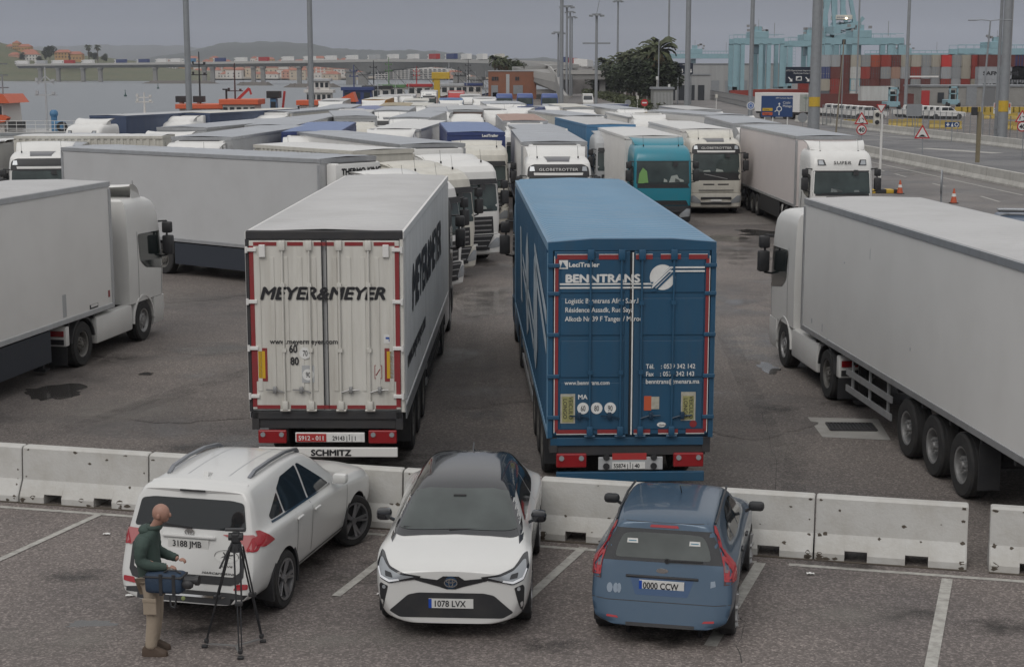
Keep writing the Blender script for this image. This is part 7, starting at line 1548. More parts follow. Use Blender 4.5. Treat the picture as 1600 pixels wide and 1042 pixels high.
# gate area right of the trees
WHS = M('warehouse_panel', (.33, .335, .335), .7, dirt=.3, dscale=.3, streak=True)
def building(x0, x1, yt, Y, dep, m_, label, name='warehouse', base=0, parts=()):
    p, q = atd(x0, yt, Y), atd(x1, yt, Y); g = empty(name, (p.x, Y, 0), 0, label, 'building'); w = q.x-p.x
    b = MB(); b.box(0, w, 0, dep, base, p.z); b.build('wall', m_, g); b = MB(); b.box(-.2, w+.2, -.2, dep, p.z, p.z+.35); b.build('roof_edge', GALV, g)
    for nm, a0, a1, z0, z1, mm in parts: b = MB(); b.box(a0*w, a1*w, -.15, .05, z0, z1); b.build(nm, mm, g)
    return g
building(1050, 1232, 101, 520, 40, WHS, 'large pale warehouse behind the entry gates', parts=[('door', .1+.12*i, .17+.12*i, 0, 4, GALV) for i in range(6)])
building(1034, 1110, 118, 380, 6, WHS, 'low pale gate canopy with small dark openings', 'gate_canopy', 0, [('opening', .15+.2*i, .28+.2*i, 0, 3.6, WIN) for i in range(4)])
g = building(1021, 1052, 140, 262, 5, M('ribbed_grey_kiosk', (.22, .225, .21), .7, dirt=.2), 'grey ribbed portable cabin beside the tree row', 'cabin')
for i in range(14): b = MB(); b.box(i*.24, i*.24+.06, -.03, 0, .1, 2.3); put('rib', cached('kr', lambda: MB().box(0, .08, -.04, 0, .1, 3.3).mesh()), GREYP, g, (.1+i*.235, 0, 0))
b = MB()
LED = M('sign_face_dark', (.012, .018, .035), .4); SBLUE = M('sign_blue', (.02, .055, .16), .45)
def gantry_sign(x0, x1, y0, y1, Y, label, arrows, lines, pole=None, facem=LED):
    p, q = atd(x0, y1, Y), atd(x1, y0, Y); g = empty('overhead_sign', ((p.x+q.x)/2, Y, 0), 0, label, 'sign'); w = (q.x-p.x)/2
    b = MB(); b.box(-w, w, -.12, .12, p.z, q.z, .02); bd = b.build('board', facem, g)
    for pl in (pole or (-.8, .8)): b = MB(); b.cyl((pl*w, .25, 0), (pl*w, .25, q.z), .14, n=8); b.build('post', GALV, g)
    for a in arrows:
        b = MB(); c = a*w; z = p.z+(q.z-p.z)*.25; s = (q.z-p.z)*.2
        b.prism([(c-s*.2, z+s), (c+s*.2, z+s), (c+s*.2, z), (c+s*.6, z), (c, z-s*.8), (c-s*.6, z), (c-s*.2, z)], 'y', -.15, -.125); b.build('arrow', WINK, bd)
    for tx_, fx_, fz, sz in lines: text(tx_, 'lettering', WINK, bd, (fx_*w, -.13, lerp(p.z, q.z, fz)), (pi/2, 0, 0), sz*(q.z-p.z), align='CENTER', ext=.004)
    return g, bd, w, p.z, q.z
gantry_sign(1029, 1037, 99, 116, 330, 'narrow dark lane sign with a small white arrow right of the palm', [0], [])
gantry_sign(1057, 1083, 99, 116, 330, 'dark overhead lane sign with two white arrows and a pale square', [-.3, .75], [('PASO 1', 0, .8, .12)])
gantry_sign(1036, 1053, 118, 128, 345, 'blue sign panel on the gate left of the thick mast', [], [], facem=SBLUE)
g, bd, w, z0, z1 = gantry_sign(1227, 1269, 105, 131, 190, 'black overhead sign with a lorry symbol between two slanting arrows', [], [('UTO Operaciones Inspección', 0, .74, .13), ('Muelle Juan Carlos I', .2, .58, .12)], pole=(.9,))
b = MB()
for c in (-.65, .65): h = (z1-z0)*.13; b.prism([(c*w-h, z0+h*2.8), (c*w-h*.6, z0+h*3.1), (c*w+h*.5, z0+h*1.9), (c*w+h*.9, z0+h*2.4), (c*w+h, z0+h*.9), (c*w-h*.4, z0+h*1.0), (c*w+h*.1, z0+h*1.5)], 'y', -.15, -.125)
b.box(-.35, .35, -.145, -.125, z0+.35, z0+.85); b.build('symbol', WINK, bd); b = MB(); b.prism([(-.25, z0+.45), (.25, z0+.45), (.25, z0+.75), (.0, z0+.75), (-.2, z0+.6)], 'y', -.16, -.147); b.build('lorry_symbol', LED, bd)
# box lorry behind the blue direction sign, on the road
p = atd(1262, 165, 205); q0 = at(1258, 187)
make_lorry((q0.x-3.5, q0.y+11, 0), R(-72), 'white box lorry driving left behind the blue direction sign', 'scania', WHITE2, 'box', WHITE, ROOFW, WHITE, L=8.5, axles=(-6.0, -7.2), lod=1, spoiler=False) if 0 else None
g = empty('box_lorry', (q0.x, q0.y, 0), R(35), 'white box lorry seen from behind beside the blue direction sign', 'lorry')
b = MB(); b.box(-1.25, 1.25, 0, 9, 1.0, 3.7, .03); b.build('cargo_box', WHITE, g)
b = MB(); b.box(-1.15, 1.15, -.04, 0, 1.1, 3.5); d = b.build('rear_door', M('greenish_door', (.42, .44, .40), .5, dirt=.3), g); b = MB(); b.box(-.02, .02, -.06, -.04, 1.1, 3.5); b.build('door_gap', BLACK, d); text('BERRY', 'lettering', M('pale_green_print', (.2, .33, .27), .6), d, (0, -.06, 2.9), (pi/2, 0, 0), .35, align='CENTER')
for s in (-1, 1):
    b = MB(); b.box(s*.9-.2, s*.9+.2, -.1, .0, .75, .92); b.build('taillight', REDL, g)
    for y in (1.6, 2.8, 7.5): b = MB(); b.cyl((s*.9, y, .5), (s*1.22, y, .5), .5, n=14); b.build('wheel', RUBBER, g)
b = MB(); b.box(-1.1, 1.1, .1, 8.8, .7, 1.0); b.build('chassis', DARK, g)
p, q = at(1212, 201), None; Y = p.y; a, c = atd(1189, 183, Y), atd(1239, 150, Y); g = empty('direction_sign', (p.x, Y, 0), 0, 'blue roundabout direction sign with yellow and orange plates', 'sign')
x0, x1 = a.x-p.x, c.x-p.x; b = MB(); b.box(x0, x1, -.06, .02, a.z, c.z, .01); bd = b.build('board', SBLUE, g)
text('APM Terminals Algeciras', 'lettering', WINK, bd, (lerp(x0, x1, .45), -.07, lerp(a.z, c.z, .86)), (pi/2, 0, 0), .25, sx=.8); text('Cádiz', 'lettering', WINK, bd, (lerp(x0, x1, .68), -.07, lerp(a.z, c.z, .62)), (pi/2, 0, 0), .40); text('Málaga', 'lettering', WINK, bd, (lerp(x0, x1, .68), -.07, lerp(a.z, c.z, .46)), (pi/2, 0, 0), .40)
b = MB(); cx, cz = lerp(x0, x1, .57), lerp(a.z, c.z, .38); oring(b, cx, cz, .33, .33, .10, -.065, .01); b.box(cx-.05, cx+.05, -.075, -.062, cz-.75, cz-.3); b.prism([(cx-.05, cz+.3), (cx+.05, cz+.3), (cx+.05, cz+.55), (cx+.14, cz+.55), (cx, cz+.75), (cx-.14, cz+.55), (cx-.05, cz+.55)], 'y', -.075, -.062); b.prism([(cx-.3, cz-.12), (cx-.55, cz-.28), (cx-.5, cz-.36), (cx-.27, cz-.2)], 'y', -.075, -.062); b.build('roundabout_symbol', WINK, bd)
for z_, m_, tt in ((.28, YEL, 'Ceuta'), (.08, ORG, 'Tanger')): b = MB(); b.box(lerp(x0, x1, .04), lerp(x0, x1, .36), -.09, -.065, lerp(a.z, c.z, z_), lerp(a.z, c.z, z_+.14)); o = b.build('plate', m_, bd); text(tt, 'lettering', INK, o, (lerp(x0, x1, .08), -.095, lerp(a.z, c.z, z_+.03)), (pi/2, 0, 0), .26)
for fx_ in (.12, .38, .85): b = MB(); b.cyl((lerp(x0, x1, fx_), .08, 0), (lerp(x0, x1, fx_), .08, a.z+.5), .07, n=8); b.build('post', WINK, g)

# ------------------------------------------------------------------ container yard
CC = {'m': (.13, .035, .03), 'r': (.26, .035, .025), 'o': (.36, .075, .035), 'R': (.50, .035, .03), 'g': (.25, .265, .275), 'G': (.33, .35, .37), 'b': (.36, .335, .28), 't': (.12, .33, .40), 'w': (.50, .51, .50), 'n': (.03, .05, .16), 'k': (.10, .11, .12), 's': (.32, .20, .15)}
CN = {'m': 'maroon', 'r': 'rust red', 'o': 'orange red', 'R': 'bright red', 'g': 'grey', 'G': 'pale grey', 'b': 'beige', 't': 'turquoise topped', 'w': 'white', 'n': 'navy', 'k': 'dark grey', 's': 'salmon'}
CMT = {k_: M('container_'+CN[k_].replace(' ', '_'), v_, .6, dirt=.35, dscale=.7, streak=True, dcol=(.14, .09, .07)) for k_, v_ in CC.items()}
def cont_mesh(Lc):
    b = MB(); b.box(-1.19, 1.19, .04, Lc-.04, .03, 2.55)
    for s in (-1, 1):
        corr(b, s, Lc-.1, .15, 2.45, 1.215, .5, .05) if 0 else None
        n = int(Lc/.6)
        for i in range(n): y = .2+i*(Lc-.4)/n; b.box(s*1.19-.0, s*1.215, y, y+.3, .15, 2.42) if s > 0 else b.box(-1.215, -1.19, y, y+.3, .15, 2.42)
        for y in (0, Lc-.12): b.box(s*1.13-.09, s*1.13+.09, y, y+.12, 0, 2.59)
        b.box(s*1.18-.05, s*1.18+.045, 0, Lc, 0, .14); b.box(s*1.18-.05, s*1.18+.045, 0, Lc, 2.45, 2.59)
    b.box(-1.1, 1.1, 0, .05, 0, .14); b.box(-1.1, 1.1, 0, .05, 2.47, 2.59); return b.mesh('container')
def door_mesh():
    b = MB()
    for s in (-1, 1): b.box(s*.55-.5, s*.55+.5, -.0, .04, .16, 2.45)
    return b.mesh()
def rod_mesh():
    b = MB()
    for x in (-.85, -.35, .35, .85): b.cyl((x, -.03, .1), (x, -.03, 2.5), .03, n=5); b.box(x-.12, x+.12, -.05, -.01, 1.05, 1.15)
    return b.mesh()
CM12, CDM, CRM = cont_mesh(12.2), door_mesh(), rod_mesh()
SA = R(9)      # yard angle
Yc = 350
rows_ = [(90.5, 'GGmbgormbbgbRgbr'), (109.3, 'nmmwrmgsGrggGgbr'), (127.5, 'brmtmmmgmgmgrGrb'), (146, 'krmwmmbGmRmmgGbg')]
p0 = atd(1280, 165, Yc); dx = 15.55/CF*Yc
ordn = ['first', 'second', 'third', 'fourth', 'fifth', 'sixth', 'seventh', 'eighth', 'ninth', 'tenth', 'eleventh', 'twelfth', 'thirteenth', 'fourteenth', 'fifteenth', 'sixteenth']
for r_, (yt, s_) in enumerate(rows_):
    zt = atd(1400, yt, Yc).z
    for i, c_ in enumerate(s_):
        g = empty('shipping_container', (p0.x+(i+.5)*dx, Yc+.35*((i*7+r_*3) % 3), (3-r_)*2.6), 0, '%s container, %s from the left in the %s row of the stack' % (CN[c_], ordn[i], ['top', 'second highest', 'third highest', 'bottom'][r_]), 'container', 'shipping containers stacked in the terminal')
        o = put('shell', CM12, CMT[c_], g); g.scale = (dx/2.44*.985, 1, 1)
        put('door', CDM, CMT['w' if c_ == 't' else c_], g)
        if (i*5+r_*7) % 3 != 0: put('lock_rods', CRM, CMT['k' if c_ in 'mror' else 'b'], g)
def side_cont(x0, yb, Y, c_, label, txt=None, z=None, Lc=12.2):
    p = atd(x0, yb, Y); g = empty('shipping_container', (p.x, Y, p.z if z is None else z), R(-90), label, 'container', 'containers standing sideways in the terminal')
    put('shell', cached(('cm', Lc), lambda: cont_mesh(Lc)), CMT[c_], g)
    if txt: text(txt, 'lettering', INK, g, (1.23, 1.0, .8), (pi/2, 0, pi/2), 1.15 if len(txt) > 6 else 1.6, off=.02, sx=1.3)
    return g
for j, (x0, Y, z, c_, lb, tt) in enumerate(((1524,345,5.2,'G','pale grey container lettered SAFMARINE on the higher sideways row','SAFMARINE'),(1524,345,2.6,'G','pale grey container lettered MAERSK on the lower sideways row','MAERSK LINE'),(1524,350,7.8,'m','maroon container topmost behind the thick right mast',None),
     (1572,345,2.6,'k','dark grey container with large MAERSK letters right of the thick mast','MAERSK'),(1575,345,5.2,'G','pale grey sideways container at the right edge, upper',None),(1580,350,7.8,'n','navy container at the right edge of the stack',None),(1140,360,0,'r','long rust red container in the middle distance behind the direction sign',None),(1176,380,0,'o','orange red container behind the direction sign, right',None),
     (1200,400,0,'G','pale grey container between the red ones',None),(1222,370,0,'r','rust red container under the black overhead sign',None),(1245,372,0,'m','maroon container right of the thick mast foot',None),(1247,374,2.6,'r','rust red container above the black overhead sign corner',None),
     (1278,300,0,'m','long maroon container behind the left pickups',None),(1325,302,0,'m','long maroon container behind the blue reach stacker',None))):
    o = side_cont(x0, 160, Y, c_, lb, tt, z)
g = side_cont(1343, 152, 290, 'w', 'white container with grey doors beside the small blue forklift', None, 1.5, 6.0)
building(1440, 1760, 136, 318, 14, M('grey_shed', (.27, .265, .25), .8, dirt=.35, dscale=.5), 'low grey terminal shed under the pale grey containers', 'shed', parts=[('door', .22, .27, 0, 4, GALV), ('window', .08, .11, .6, 2.6, WIN), ('red_container_door', 0, .04, 0, 3, REDP), ('canopy', -.06, .08, 5.6, 5.9, WHITE), ('garage_door', .30, .36, 0, 3.6, M('garage_grey', (.16, .165, .17), .6))])
# turquoise machines
def reach(px, yb, s, label):
    p = at(px, yb); g = empty('reach_stacker', (p.x, p.y, 0), 0, label, 'port vehicle'); b = MB()
    b.box(-2.2*s, 2.2*s, 0, 5, .8, 2.3, .1); b.build('chassis', TURQ, g); b = MB()
    for x in (-1.6, 1.2): b.box(x*s, (x+.4)*s, .2, 1, 2.3, 6.4)
    b.box(-1.6*s, 1.6*s, .2, 1, 5.8, 6.4); b.box(-1.6*s, 1.6*s, .2, .8, 4.0, 4.3); b.build('mast', TURQ, g)
    b = MB(); b.box(-.9*s, .9*s, 1.2, 3, 2.4, 5.2, .1); b.build('cab', GLASS, g)
    for x in (-2, 2): b = MB(); b.cyl((x*s-.3, .6, .8), (x*s+.3, .6, .8), .8, n=14); b.build('wheel', RUBBER, g)
    g.scale = (.85, .85, .62)
reach(1396, 172, .62, 'turquoise reach stacker parked between the two pickup groups'); reach(1490, 168, .6, 'turquoise reach stacker against the grey shed')
# ------------------------------------------------------------------ turquoise cranes
def rtg(x0, x1, yt, Y, dep, label, legw=1.1, mids=(), zt=None):
    p, q = atd(x0, yt, Y), atd(x1, yt, Y); w = q.x-p.x; h = p.z; g = empty('gantry_crane', (p.x, Y, 0), 0, label, 'crane')
    for yy in (0, dep):
        b = MB(); b.box(0, w, yy, yy+1.0, h-2.2, h-.4); b.build('top_girder', TURQ, g)
        b = MB(); b.bar((0, yy+.5, h+.7), (w, yy+.5, h+.7), .12, .12)
        for i in range(int(w/2.5)): b.bar((i*2.5, yy+.5, h-.4), (i*2.5, yy+.5, h+.7), .1, .1)
        b.build('railing', TURQ, g)
        for x in (0, w-legw*2)+tuple(m_*w for m_ in mids): b = MB(); b.box(x, x+legw*2, yy, yy+1.4, 1.4, h-2.0); b.build('leg', TURQ, g)
    for x in (legw, w-legw):
        b = MB(); b.box(x-.6, x+.6, 0, dep+1, 1.2, 2.4); b.build('sill_beam', TURQ, g)
        for yy in (.2, dep+.4): b = MB(); b.cyl((x-.3, yy, .8), (x+.3, yy, .8), .8, n=10); b.build('wheel', RUBBER, g)
    b = MB(); c = w*.35; b.box(c, c+5, 0, dep+1, h-.4, h+1.6, .1); b.box(c+1, c+3, .5, 2.5, h+1.6, h+3); b.build('trolley', TURQ, g)
    b = MB(); b.box(c+.5, c+2.5, .8, 3, h-5, h-2.4, .1); b.build('operator_cab', M('crane_glass', (.10, .15, .18), .3), g)
    b = MB()
    for k_ in range(7): b.cb((c+random.uniform(-1, 6), 1, h+random.uniform(1.5, 3.4)), (.8, .8, .7))
    b.tube([(w*.8, .5, h), (w*.8, .5, h+4)], .08, 4); b.tube([(c+2, .5, h+2), (c+2, .5, h+5)], .06, 4); tag(b.build('machinery', STEEL, g), kind='stuff')
    b = MB()
    for i in range(int(h/1.0)-3): b.box(legw*2+.1, legw*2+.9, -.1, .0, 2+i*1.0, 2.08+i*1.0)
    b.bar((legw*2+.1, -.05, 1.5), (legw*2+.1, -.05, h-2), .06, .06); b.bar((legw*2+.9, -.05, 1.5), (legw*2+.9, -.05, h-2), .06, .06); b.build('ladder', TURQ, g)
rtg(1034, 1160, 83, 640, 10, 'leftmost turquoise gantry crane over the warehouse roof')
rtg(1147, 1226, 58, 470, 10, 'turquoise gantry crane left of the thick banded mast', .6, (.14, .50, .66)); rtg(1232, 1300, 62, 500, 10, 'turquoise gantry crane directly behind the thick banded mast', .7, (.45,))
rtg(1290, 1413, 57, 430, 9, 'wide turquoise gantry crane above the container stack', .7, (.20, .34, .80)); rtg(1360, 1490, 82, 650, 10, 'low turquoise gantry crane behind the top container row'); rtg(1498, 1640, 74, 480, 10, 'turquoise gantry crane at the right edge', .9, (.12, .3))
# quay crane
Y = 560; g = empty('quay_crane', (atd(1310, 50, Y).x, Y, 0), 0, 'tall turquoise quay crane whose A-frame leaves the top of the picture', 'crane'); ox = atd(1310, 50, Y).x
Pq = lambda px, py, dy=0: Vector((atd(px, py, Y).x-ox, dy, atd(px, py, Y).z))
for (a, c, w) in (((1284,48),(1303,-40),1.6), ((1336,40),(1322,-40),1.3), ((1304,46),(1300,-20),1.2), ((1317,30),(1317,-60),1.6), ((1284,95),(1284,48),2), ((1340,95),(1340,44),2), ((1284,48),(1345,38),1.8), ((1300,95),(1300,48),1.4), ((1284,60),(1340,56),1.4), ((1336,42),(1349,28),1.2)):
    for dy in (0, 14): b = MB(); b.bar(Pq(*a, dy), Pq(*c, dy), w, w); b.build('frame_beam', TURQ, g)
b = MB(); b.bar(Pq(1290, 50, -20), Pq(1310, 42, 60), 2.4, 2.4); b.build('boom', TURQ, g)
a, c = Pq(1305, 31, -1), Pq(1331, 24, -1); b = MB(); b.box(a.x, c.x, -1, 8, a.z, c.z, .1); q = b.build('machinery_house', CREAM, g); text('APM TERMINALS', 'lettering', SBLUE, q, (a.x+.3, -1.05, a.z+.4), (pi/2, 0, 0), .75, sx=.8)
b = MB(); random.seed(4)
for k_ in range(40): p, q = Pq(random.uniform(1296, 1345), random.uniform(33, 55)), Pq(random.uniform(1296, 1345), random.uniform(33, 55)); b.bar(p, q, .25, .25)
tag(b.build('lattice', TURQ, g), kind='stuff')
b = MB(); b.ball(Pq(1321, 29.5, -1.6), .4); b.build('work_lamp', M('lit_lamp', (1, .9, .7), .5, emit=3, ecol=(1, .85, .6)), g)
# ------------------------------------------------------------------ fence, barriers of plastic, signs along the right-hand road
fa, fb = at(1285, 196), at(1700, 238); d = fb-fa; nF = 46; g = empty('fence', fa[:], atan2(d.y, d.x), 'tall grey wire fence with slim posts along the pickup lot', 'fence'); Lf = d.length
pm = MB().cyl((0,0,0), (0,0,2.6), .045, n=6).mesh()
for i in range(nF+1): put('post', pm, GALV, g, (Lf*i/nF, 0, 0))
b = MB()
for z in (.15, 1.3, 2.5): b.bar((0,0,z), (Lf,0,z), .03, .03)
b.build('rail', GALV, g); b = MB()
for i in range(int(Lf/.16)): b.bar((i*.16,.01,.1), (i*.16,.01,2.5), .008, .008)
tag(b.build('wire_mesh', GALV, g), kind='stuff')
fa2, fb2 = at(1095, 152), at(1180, 172); d2 = fb2-fa2; g = empty('fence', fa2[:], atan2(d2.y, d2.x), 'grey railing fence right of the entry lanes', 'fence')
b = MB()
for z in (.2, 1.1, 2.2): b.bar((0,0,z), (d2.length,0,z), .08, .08)
b.build('rail', GALV, g)
b = MB()
for i in range(int(d2.length/.5)): b.bar((i*.5,0,0), (i*.5,0,2.3), .05, .05)
tag(b.build('paling', STEEL, g), kind='stuff')
flat('verge', [at(1095,150)[:2], at(1040,143)[:2], at(1130,158)[:2], at(1255,180)[:2], at(1255,174)[:2]], .02, CONCL)
YP = M('yellow_plastic', (.46, .33, .06), .5, dirt=.3, dscale=3)
def plastic(x, y, L, lb, z=0):
    p = at(x, y); b = MB(); b.loft([[(xx, yy, zz) for yy, zz in ((-.25,0),(-.25,.15),(-.08,.5),(-.08,.95),(.08,.95),(.08,.5),(.25,.15),(.25,0))] for xx in (0, L)]); o = put('plastic_barrier', cached(('plb', L), lambda: b.mesh()), YP, None, (p.x, p.y, z), 0); tag(o, lb, 'barrier', 'yellow plastic barriers in the fenced lot')
for i, (x, y, L) in enumerate(((1318,199,1.8),(1340,200,1.8),(1388,199,2.0),(1412,198,2.2),(1452,201,2.4),(1478,202,1.8),(1556,203,2.4),(1582,204,2.2),(1530,186,1.6),(1548,186,1.4),(1572,187,1.6))): plastic(x, y, L, 'yellow plastic barrier standing %s' % ('below the left pickups' if x < 1370 else 'between the pickup groups' if x < 1440 else 'beside the blue symbol board' if x < 1500 else 'behind the fence under the waiting area sign'))
for i in range(14): p = at(1492+i*9, 176); o = put('plastic_barrier', cached(('plb', 1.2), lambda: MB().box(0, 1.2, -.2, .2, 0, .9, .04).mesh()), YP, None, (p.x, p.y, 0)); tag(o, 'yellow block in the long row before the grey shed', 'barrier', 'yellow blocks in the far row')
SWHITE = M('sign_white', (.62, .62, .60), .45); SRED = M('sign_red', (.42, .025, .03), .45)
def tri(g, c, r, y, up=True, name='face', rim=True):
    s = 1 if up else -1; T = lambda k_: [(c[0]+k_*r*sin(a), c[1]+s*k_*r*cos(a)) for a in (0, 2*pi/3, 4*pi/3)]
    b = MB(); b.prism(rounded(T(1), r*.12), 'y', y-.0, y+.03); o = b.build('rim_plate', SRED, g); b = MB(); b.prism(rounded(T(.72), r*.05), 'y', y-.012, y); f = b.build('face_plate', SWHITE, g); return f
def rnd_sign(g, c, r, y, m1=SRED, m2=SWHITE):
    b = MB(); b.cyl((c[0], y, c[1]), (c[0], y+.03, c[1]), r, n=24); b.build('rim_plate', m1, g); b = MB(); b.cyl((c[0], y-.012, c[1]), (c[0], y, c[1]), r*.78, n=24); return b.build('face_plate', m2, g)
def signpost(px, yb, label, r=.03, h=None, name='road_sign', cat='road sign'):
    p = at(px, yb); g = empty(name, (p.x, p.y, 0), 0, label, cat); return g, p.y, (lambda X_, Y_: (atd(X_, Y_, p.y).x-p.x, atd(X_, Y_, p.y).z))
def post(g, h, r=.04, m_=GALV): b = MB(); b.cyl((0, .05, 0), (0, .05, h), r, n=8); b.build('post', m_, g)
for (px, yb, yt_, y40, lb) in ((1346, 228, 186, 203, 'roundabout warning triangle over a 40 limit disc, before the white pickups'), (1597, 250, 183, 198, 'roundabout warning triangle over a 40 limit disc at the right edge')):
    g, Y, F = signpost(px, yb, lb); c = F(px, yt_+2); u = CF/Y; f = tri(g, c, 13.0/u, -.02); post(g, c[1]+.3)
    b = MB()
    for k_ in range(3): a0 = k_*2*pi/3; b.loft([[(c[0]+rr*sin(a0+t_), -.04, c[1]-.05+rr*cos(a0+t_)) for rr in (3.2/u, 4.4/u)]+[(c[0]+rr*sin(a0+t_), -.05, c[1]-.05+rr*cos(a0+t_)) for rr in (4.4/u, 3.2/u)] for t_ in (0, .4, .8, 1.2, 1.5)])
    b.build('roundabout_symbol', INK, f)
    c = F(px, y40); f = rnd_sign(g, c, 8/u, -.03); text('40', 'lettering', INK, f, (c[0], -.05, c[1]-3.4/u), (pi/2, 0, 0), 9.5/u, align='CENTER', off=.008)
g, Y, F = signpost(1441, 241, 'speed bump warning triangle on a slim post between the carriageways'); u = CF/Y; c = F(1441, 209.5); f = tri(g, c, 14.5/u, -.02); post(g, c[1]+.3); b = MB(); b.prism([(c[0]-6/u, c[1]-4.5/u), (c[0]-4/u, c[1]-3/u), (c[0]-1.5/u, c[1]-1.2/u), (c[0]+1.5/u, c[1]-1.2/u), (c[0]+4/u, c[1]-3/u), (c[0]+6/u, c[1]-4.5/u)], 'y', -.045, -.034); b.build('bump_symbol', INK, f)
g, Y, F = signpost(1374, 302, 'white traffic light pole with an upside-down yield triangle', cat='traffic light', name='traffic_light'); u = CF/Y; z = F(1374, 178)[1]; post(g, z, .07, WHITE2); c = F(1377, 168); tri(g, c, 9/u, -.02, False)
b = MB(); c = F(1373, 183); b.box(c[0]-.28, c[0]+.02, -.25, .1, c[1]-.5, c[1]+.35, .05); o = b.build('signal_head', CREAM, g); b = MB()
for dz in (.12, -.28): b.cyl((c[0]-.14, -.30, c[1]+dz), (c[0]-.14, -.25, c[1]+dz), .12, n=12)
b.build('signal_lens', BLACK, o)
b = MB(); b.box(-1.1, 1.1, -.35, .35, 0, .22, .04); b.build('base_block', YEL, g); b = MB(); b.box(-.3, .3, -.36, .36, .02, .225); b.box(.7, .95, -.36, .36, .02, .225); b.build('black_band', BLACK, g)
g, Y, F = signpost(1527, 254, 'weathered timber pole with small lamps at the barrier', name='timber_pole', cat='pole'); b = MB(); b.box(-.13, .13, -.13, .13, 0, F(1527, 175)[1]); b.build('post', M('weathered_timber', (.20, .17, .11), .9, dirt=.4), g); c = F(1524, 176); b = MB(); b.box(c[0]-.3, c[0]+.1, -.3, .1, c[1]-.2, c[1]+.4, .05); b.build('signal_head', BLACK, g)
g, Y, F = signpost(1470, 330, 'grey round sign seen from its back edge beyond the right-hand lorry'); u = CF/Y; c = F(1470, 284); b = MB(); b.cyl((0, 0, 0), (.06, .0, 0), 19/u, n=24); o = b.build('disc', GALV, g, loc=(c[0], -.02, c[1]), rz=R(-17)); post(g, c[1]+.2, .05)
g, Y, F = signpost(1173, 205, 'blue round roundabout sign on a slim post'); u = CF/Y; c = F(1173, 165.5); f = rnd_sign(g, c, 6.2/u, -.02, WINK, M('sign_bright_blue', (.015, .10, .36), .4)); post(g, c[1]); b = MB(); oring(b, c[0], c[1], 3.3/u, 3.3/u, 1.1/u, -.04, .008); b.build('arrow_ring', WINK, f)
g, Y, F = signpost(1007, 178, 'red no entry disc in front of the dark trees'); u = CF/Y; c = F(1007, 161); f = rnd_sign(g, c, 5.5/u, -.02, SRED, SRED); post(g, c[1]); b = MB(); b.box(c[0]-3.6/u, c[0]+3.6/u, -.045, -.034, c[1]-1/u, c[1]+1/u); b.build('white_bar', WINK, f)
g, Y, F = signpost(1254, 202, 'grey back of a round sign before the box lorry'); u = CF/Y; c = F(1254, 184); b = MB(); b.cyl((c[0], -.02, c[1]), (c[0], .01, c[1]), 7.5/u, n=24); b.build('disc', GALV, g); post(g, c[1])
g, Y, F = signpost(981, 176, 'pale round sign back beside the no entry disc'); u = CF/Y; c = F(981, 161); b = MB(); b.cyl((c[0], -.02, c[1]), (c[0], .01, c[1]), 4.8/u, n=20); b.build('disc', GALV, g); post(g, c[1])
for px, yb, yt_, lb in ((996, 175, 150, 'white signal post left of the no entry disc'), (1119, 176, 148, 'white signal post in the entry lane'), (1026, 172, 120, 'white slim pole before the cabin'), (1045, 168, 132, 'short white pole with a red disc by the gate'), (921, 160, 148, 'twin white lamp post by the road'), (1314, 200, 30 if 0 else 62, 'slim brown street lamp before the container stack')):
    g, Y, F = signpost(px, yb, lb, name='post_light', cat='post'); z = F(px, yt_)[1]; post(g, z, .06, WHITE2 if px != 1314 else GALV); b = MB(); b.box(-.2, .2, -.2, .15, z-.6, z, .05); b.build('signal_head', CREAM if px in (996, 1119) else BLACK if px == 1314 else SWHITE, g)
p = at(1306, 210); g = empty('street_lamp', (p.x, p.y, 0), 0, 'slim street lamp crossing in front of the red containers', 'street lamp'); b = MB(); b.cyl((0,0,0), (.55,0,10), .09, .05, n=8); b.build('pole', M('rusty_pole', (.22, .19, .14), .8), g)
p = atd(1531, 180, 130); g = empty('street_lamp', (p.x, p.y, 0), 0, 'double-armed grey street lamp at the right', 'street lamp'); z = atd(1540, 33, 130).z; b = MB(); b.cyl((0,0,0), (.5,0,z), .12, .06, n=8); b.build('pole', GALV, g)
for s in (-1, 1): b = MB(); b.tube([(.5,0,z), (.5+s*.7,0,z+.08), (.5+s*1.2,0,z+.05)], .04, 6); b.box(.5+s*1.45-.35, .5+s*1.45+.35, -.12, .12, z-.0, z+.09, .03); b.build('lamp_arm', GALV, g)
g, Y, F = signpost(1566, 206, 'waiting area board reading ZONA DE ESPERA with an orange band'); a, c = F(1552, 178), F(1580, 161); b = MB(); b.box(a[0], c[0], -.03, .03, a[1], c[1]); bd = b.build('board', SWHITE, g); b = MB(); m_ = lerp(a[1], c[1], .58); b.box(a[0]+.08, c[0]-.08, -.045, -.032, m_, c[1]-.08); b.build('orange_band', ORG, bd)
text('ZONA DE', 'lettering', INK, bd, ((a[0]+c[0])/2, -.04, lerp(a[1], c[1], .34)), (pi/2, 0, 0), .42, align='CENTER'); text('ESPERA', 'lettering', INK, bd, ((a[0]+c[0])/2, -.04, lerp(a[1], c[1], .08)), (pi/2, 0, 0), .42, align='CENTER'); post(g, a[1], .05)
g, Y, F = signpost(1429, 215, 'blank pale board standing before the pickups', cat='board', name='notice_board'); a, c = F(1416, 182), F(1441, 163); b = MB(); b.box(a[0], c[0], -.03, .03, a[1], c[1]); b.build('board', GALV, g); post(g, c[1], .05)
g, Y, F = signpost(1487, 222, 'dark blue board with three white symbols on the fence', cat='board', name='symbol_board'); a, c = F(1476, 199), F(1499, 191); b = MB(); b.box(a[0], c[0], -.08, -.02, a[1], c[1]); bd = b.build('board', SBLUE, g); w = c[0]-a[0]; zc = (a[1]+c[1])/2
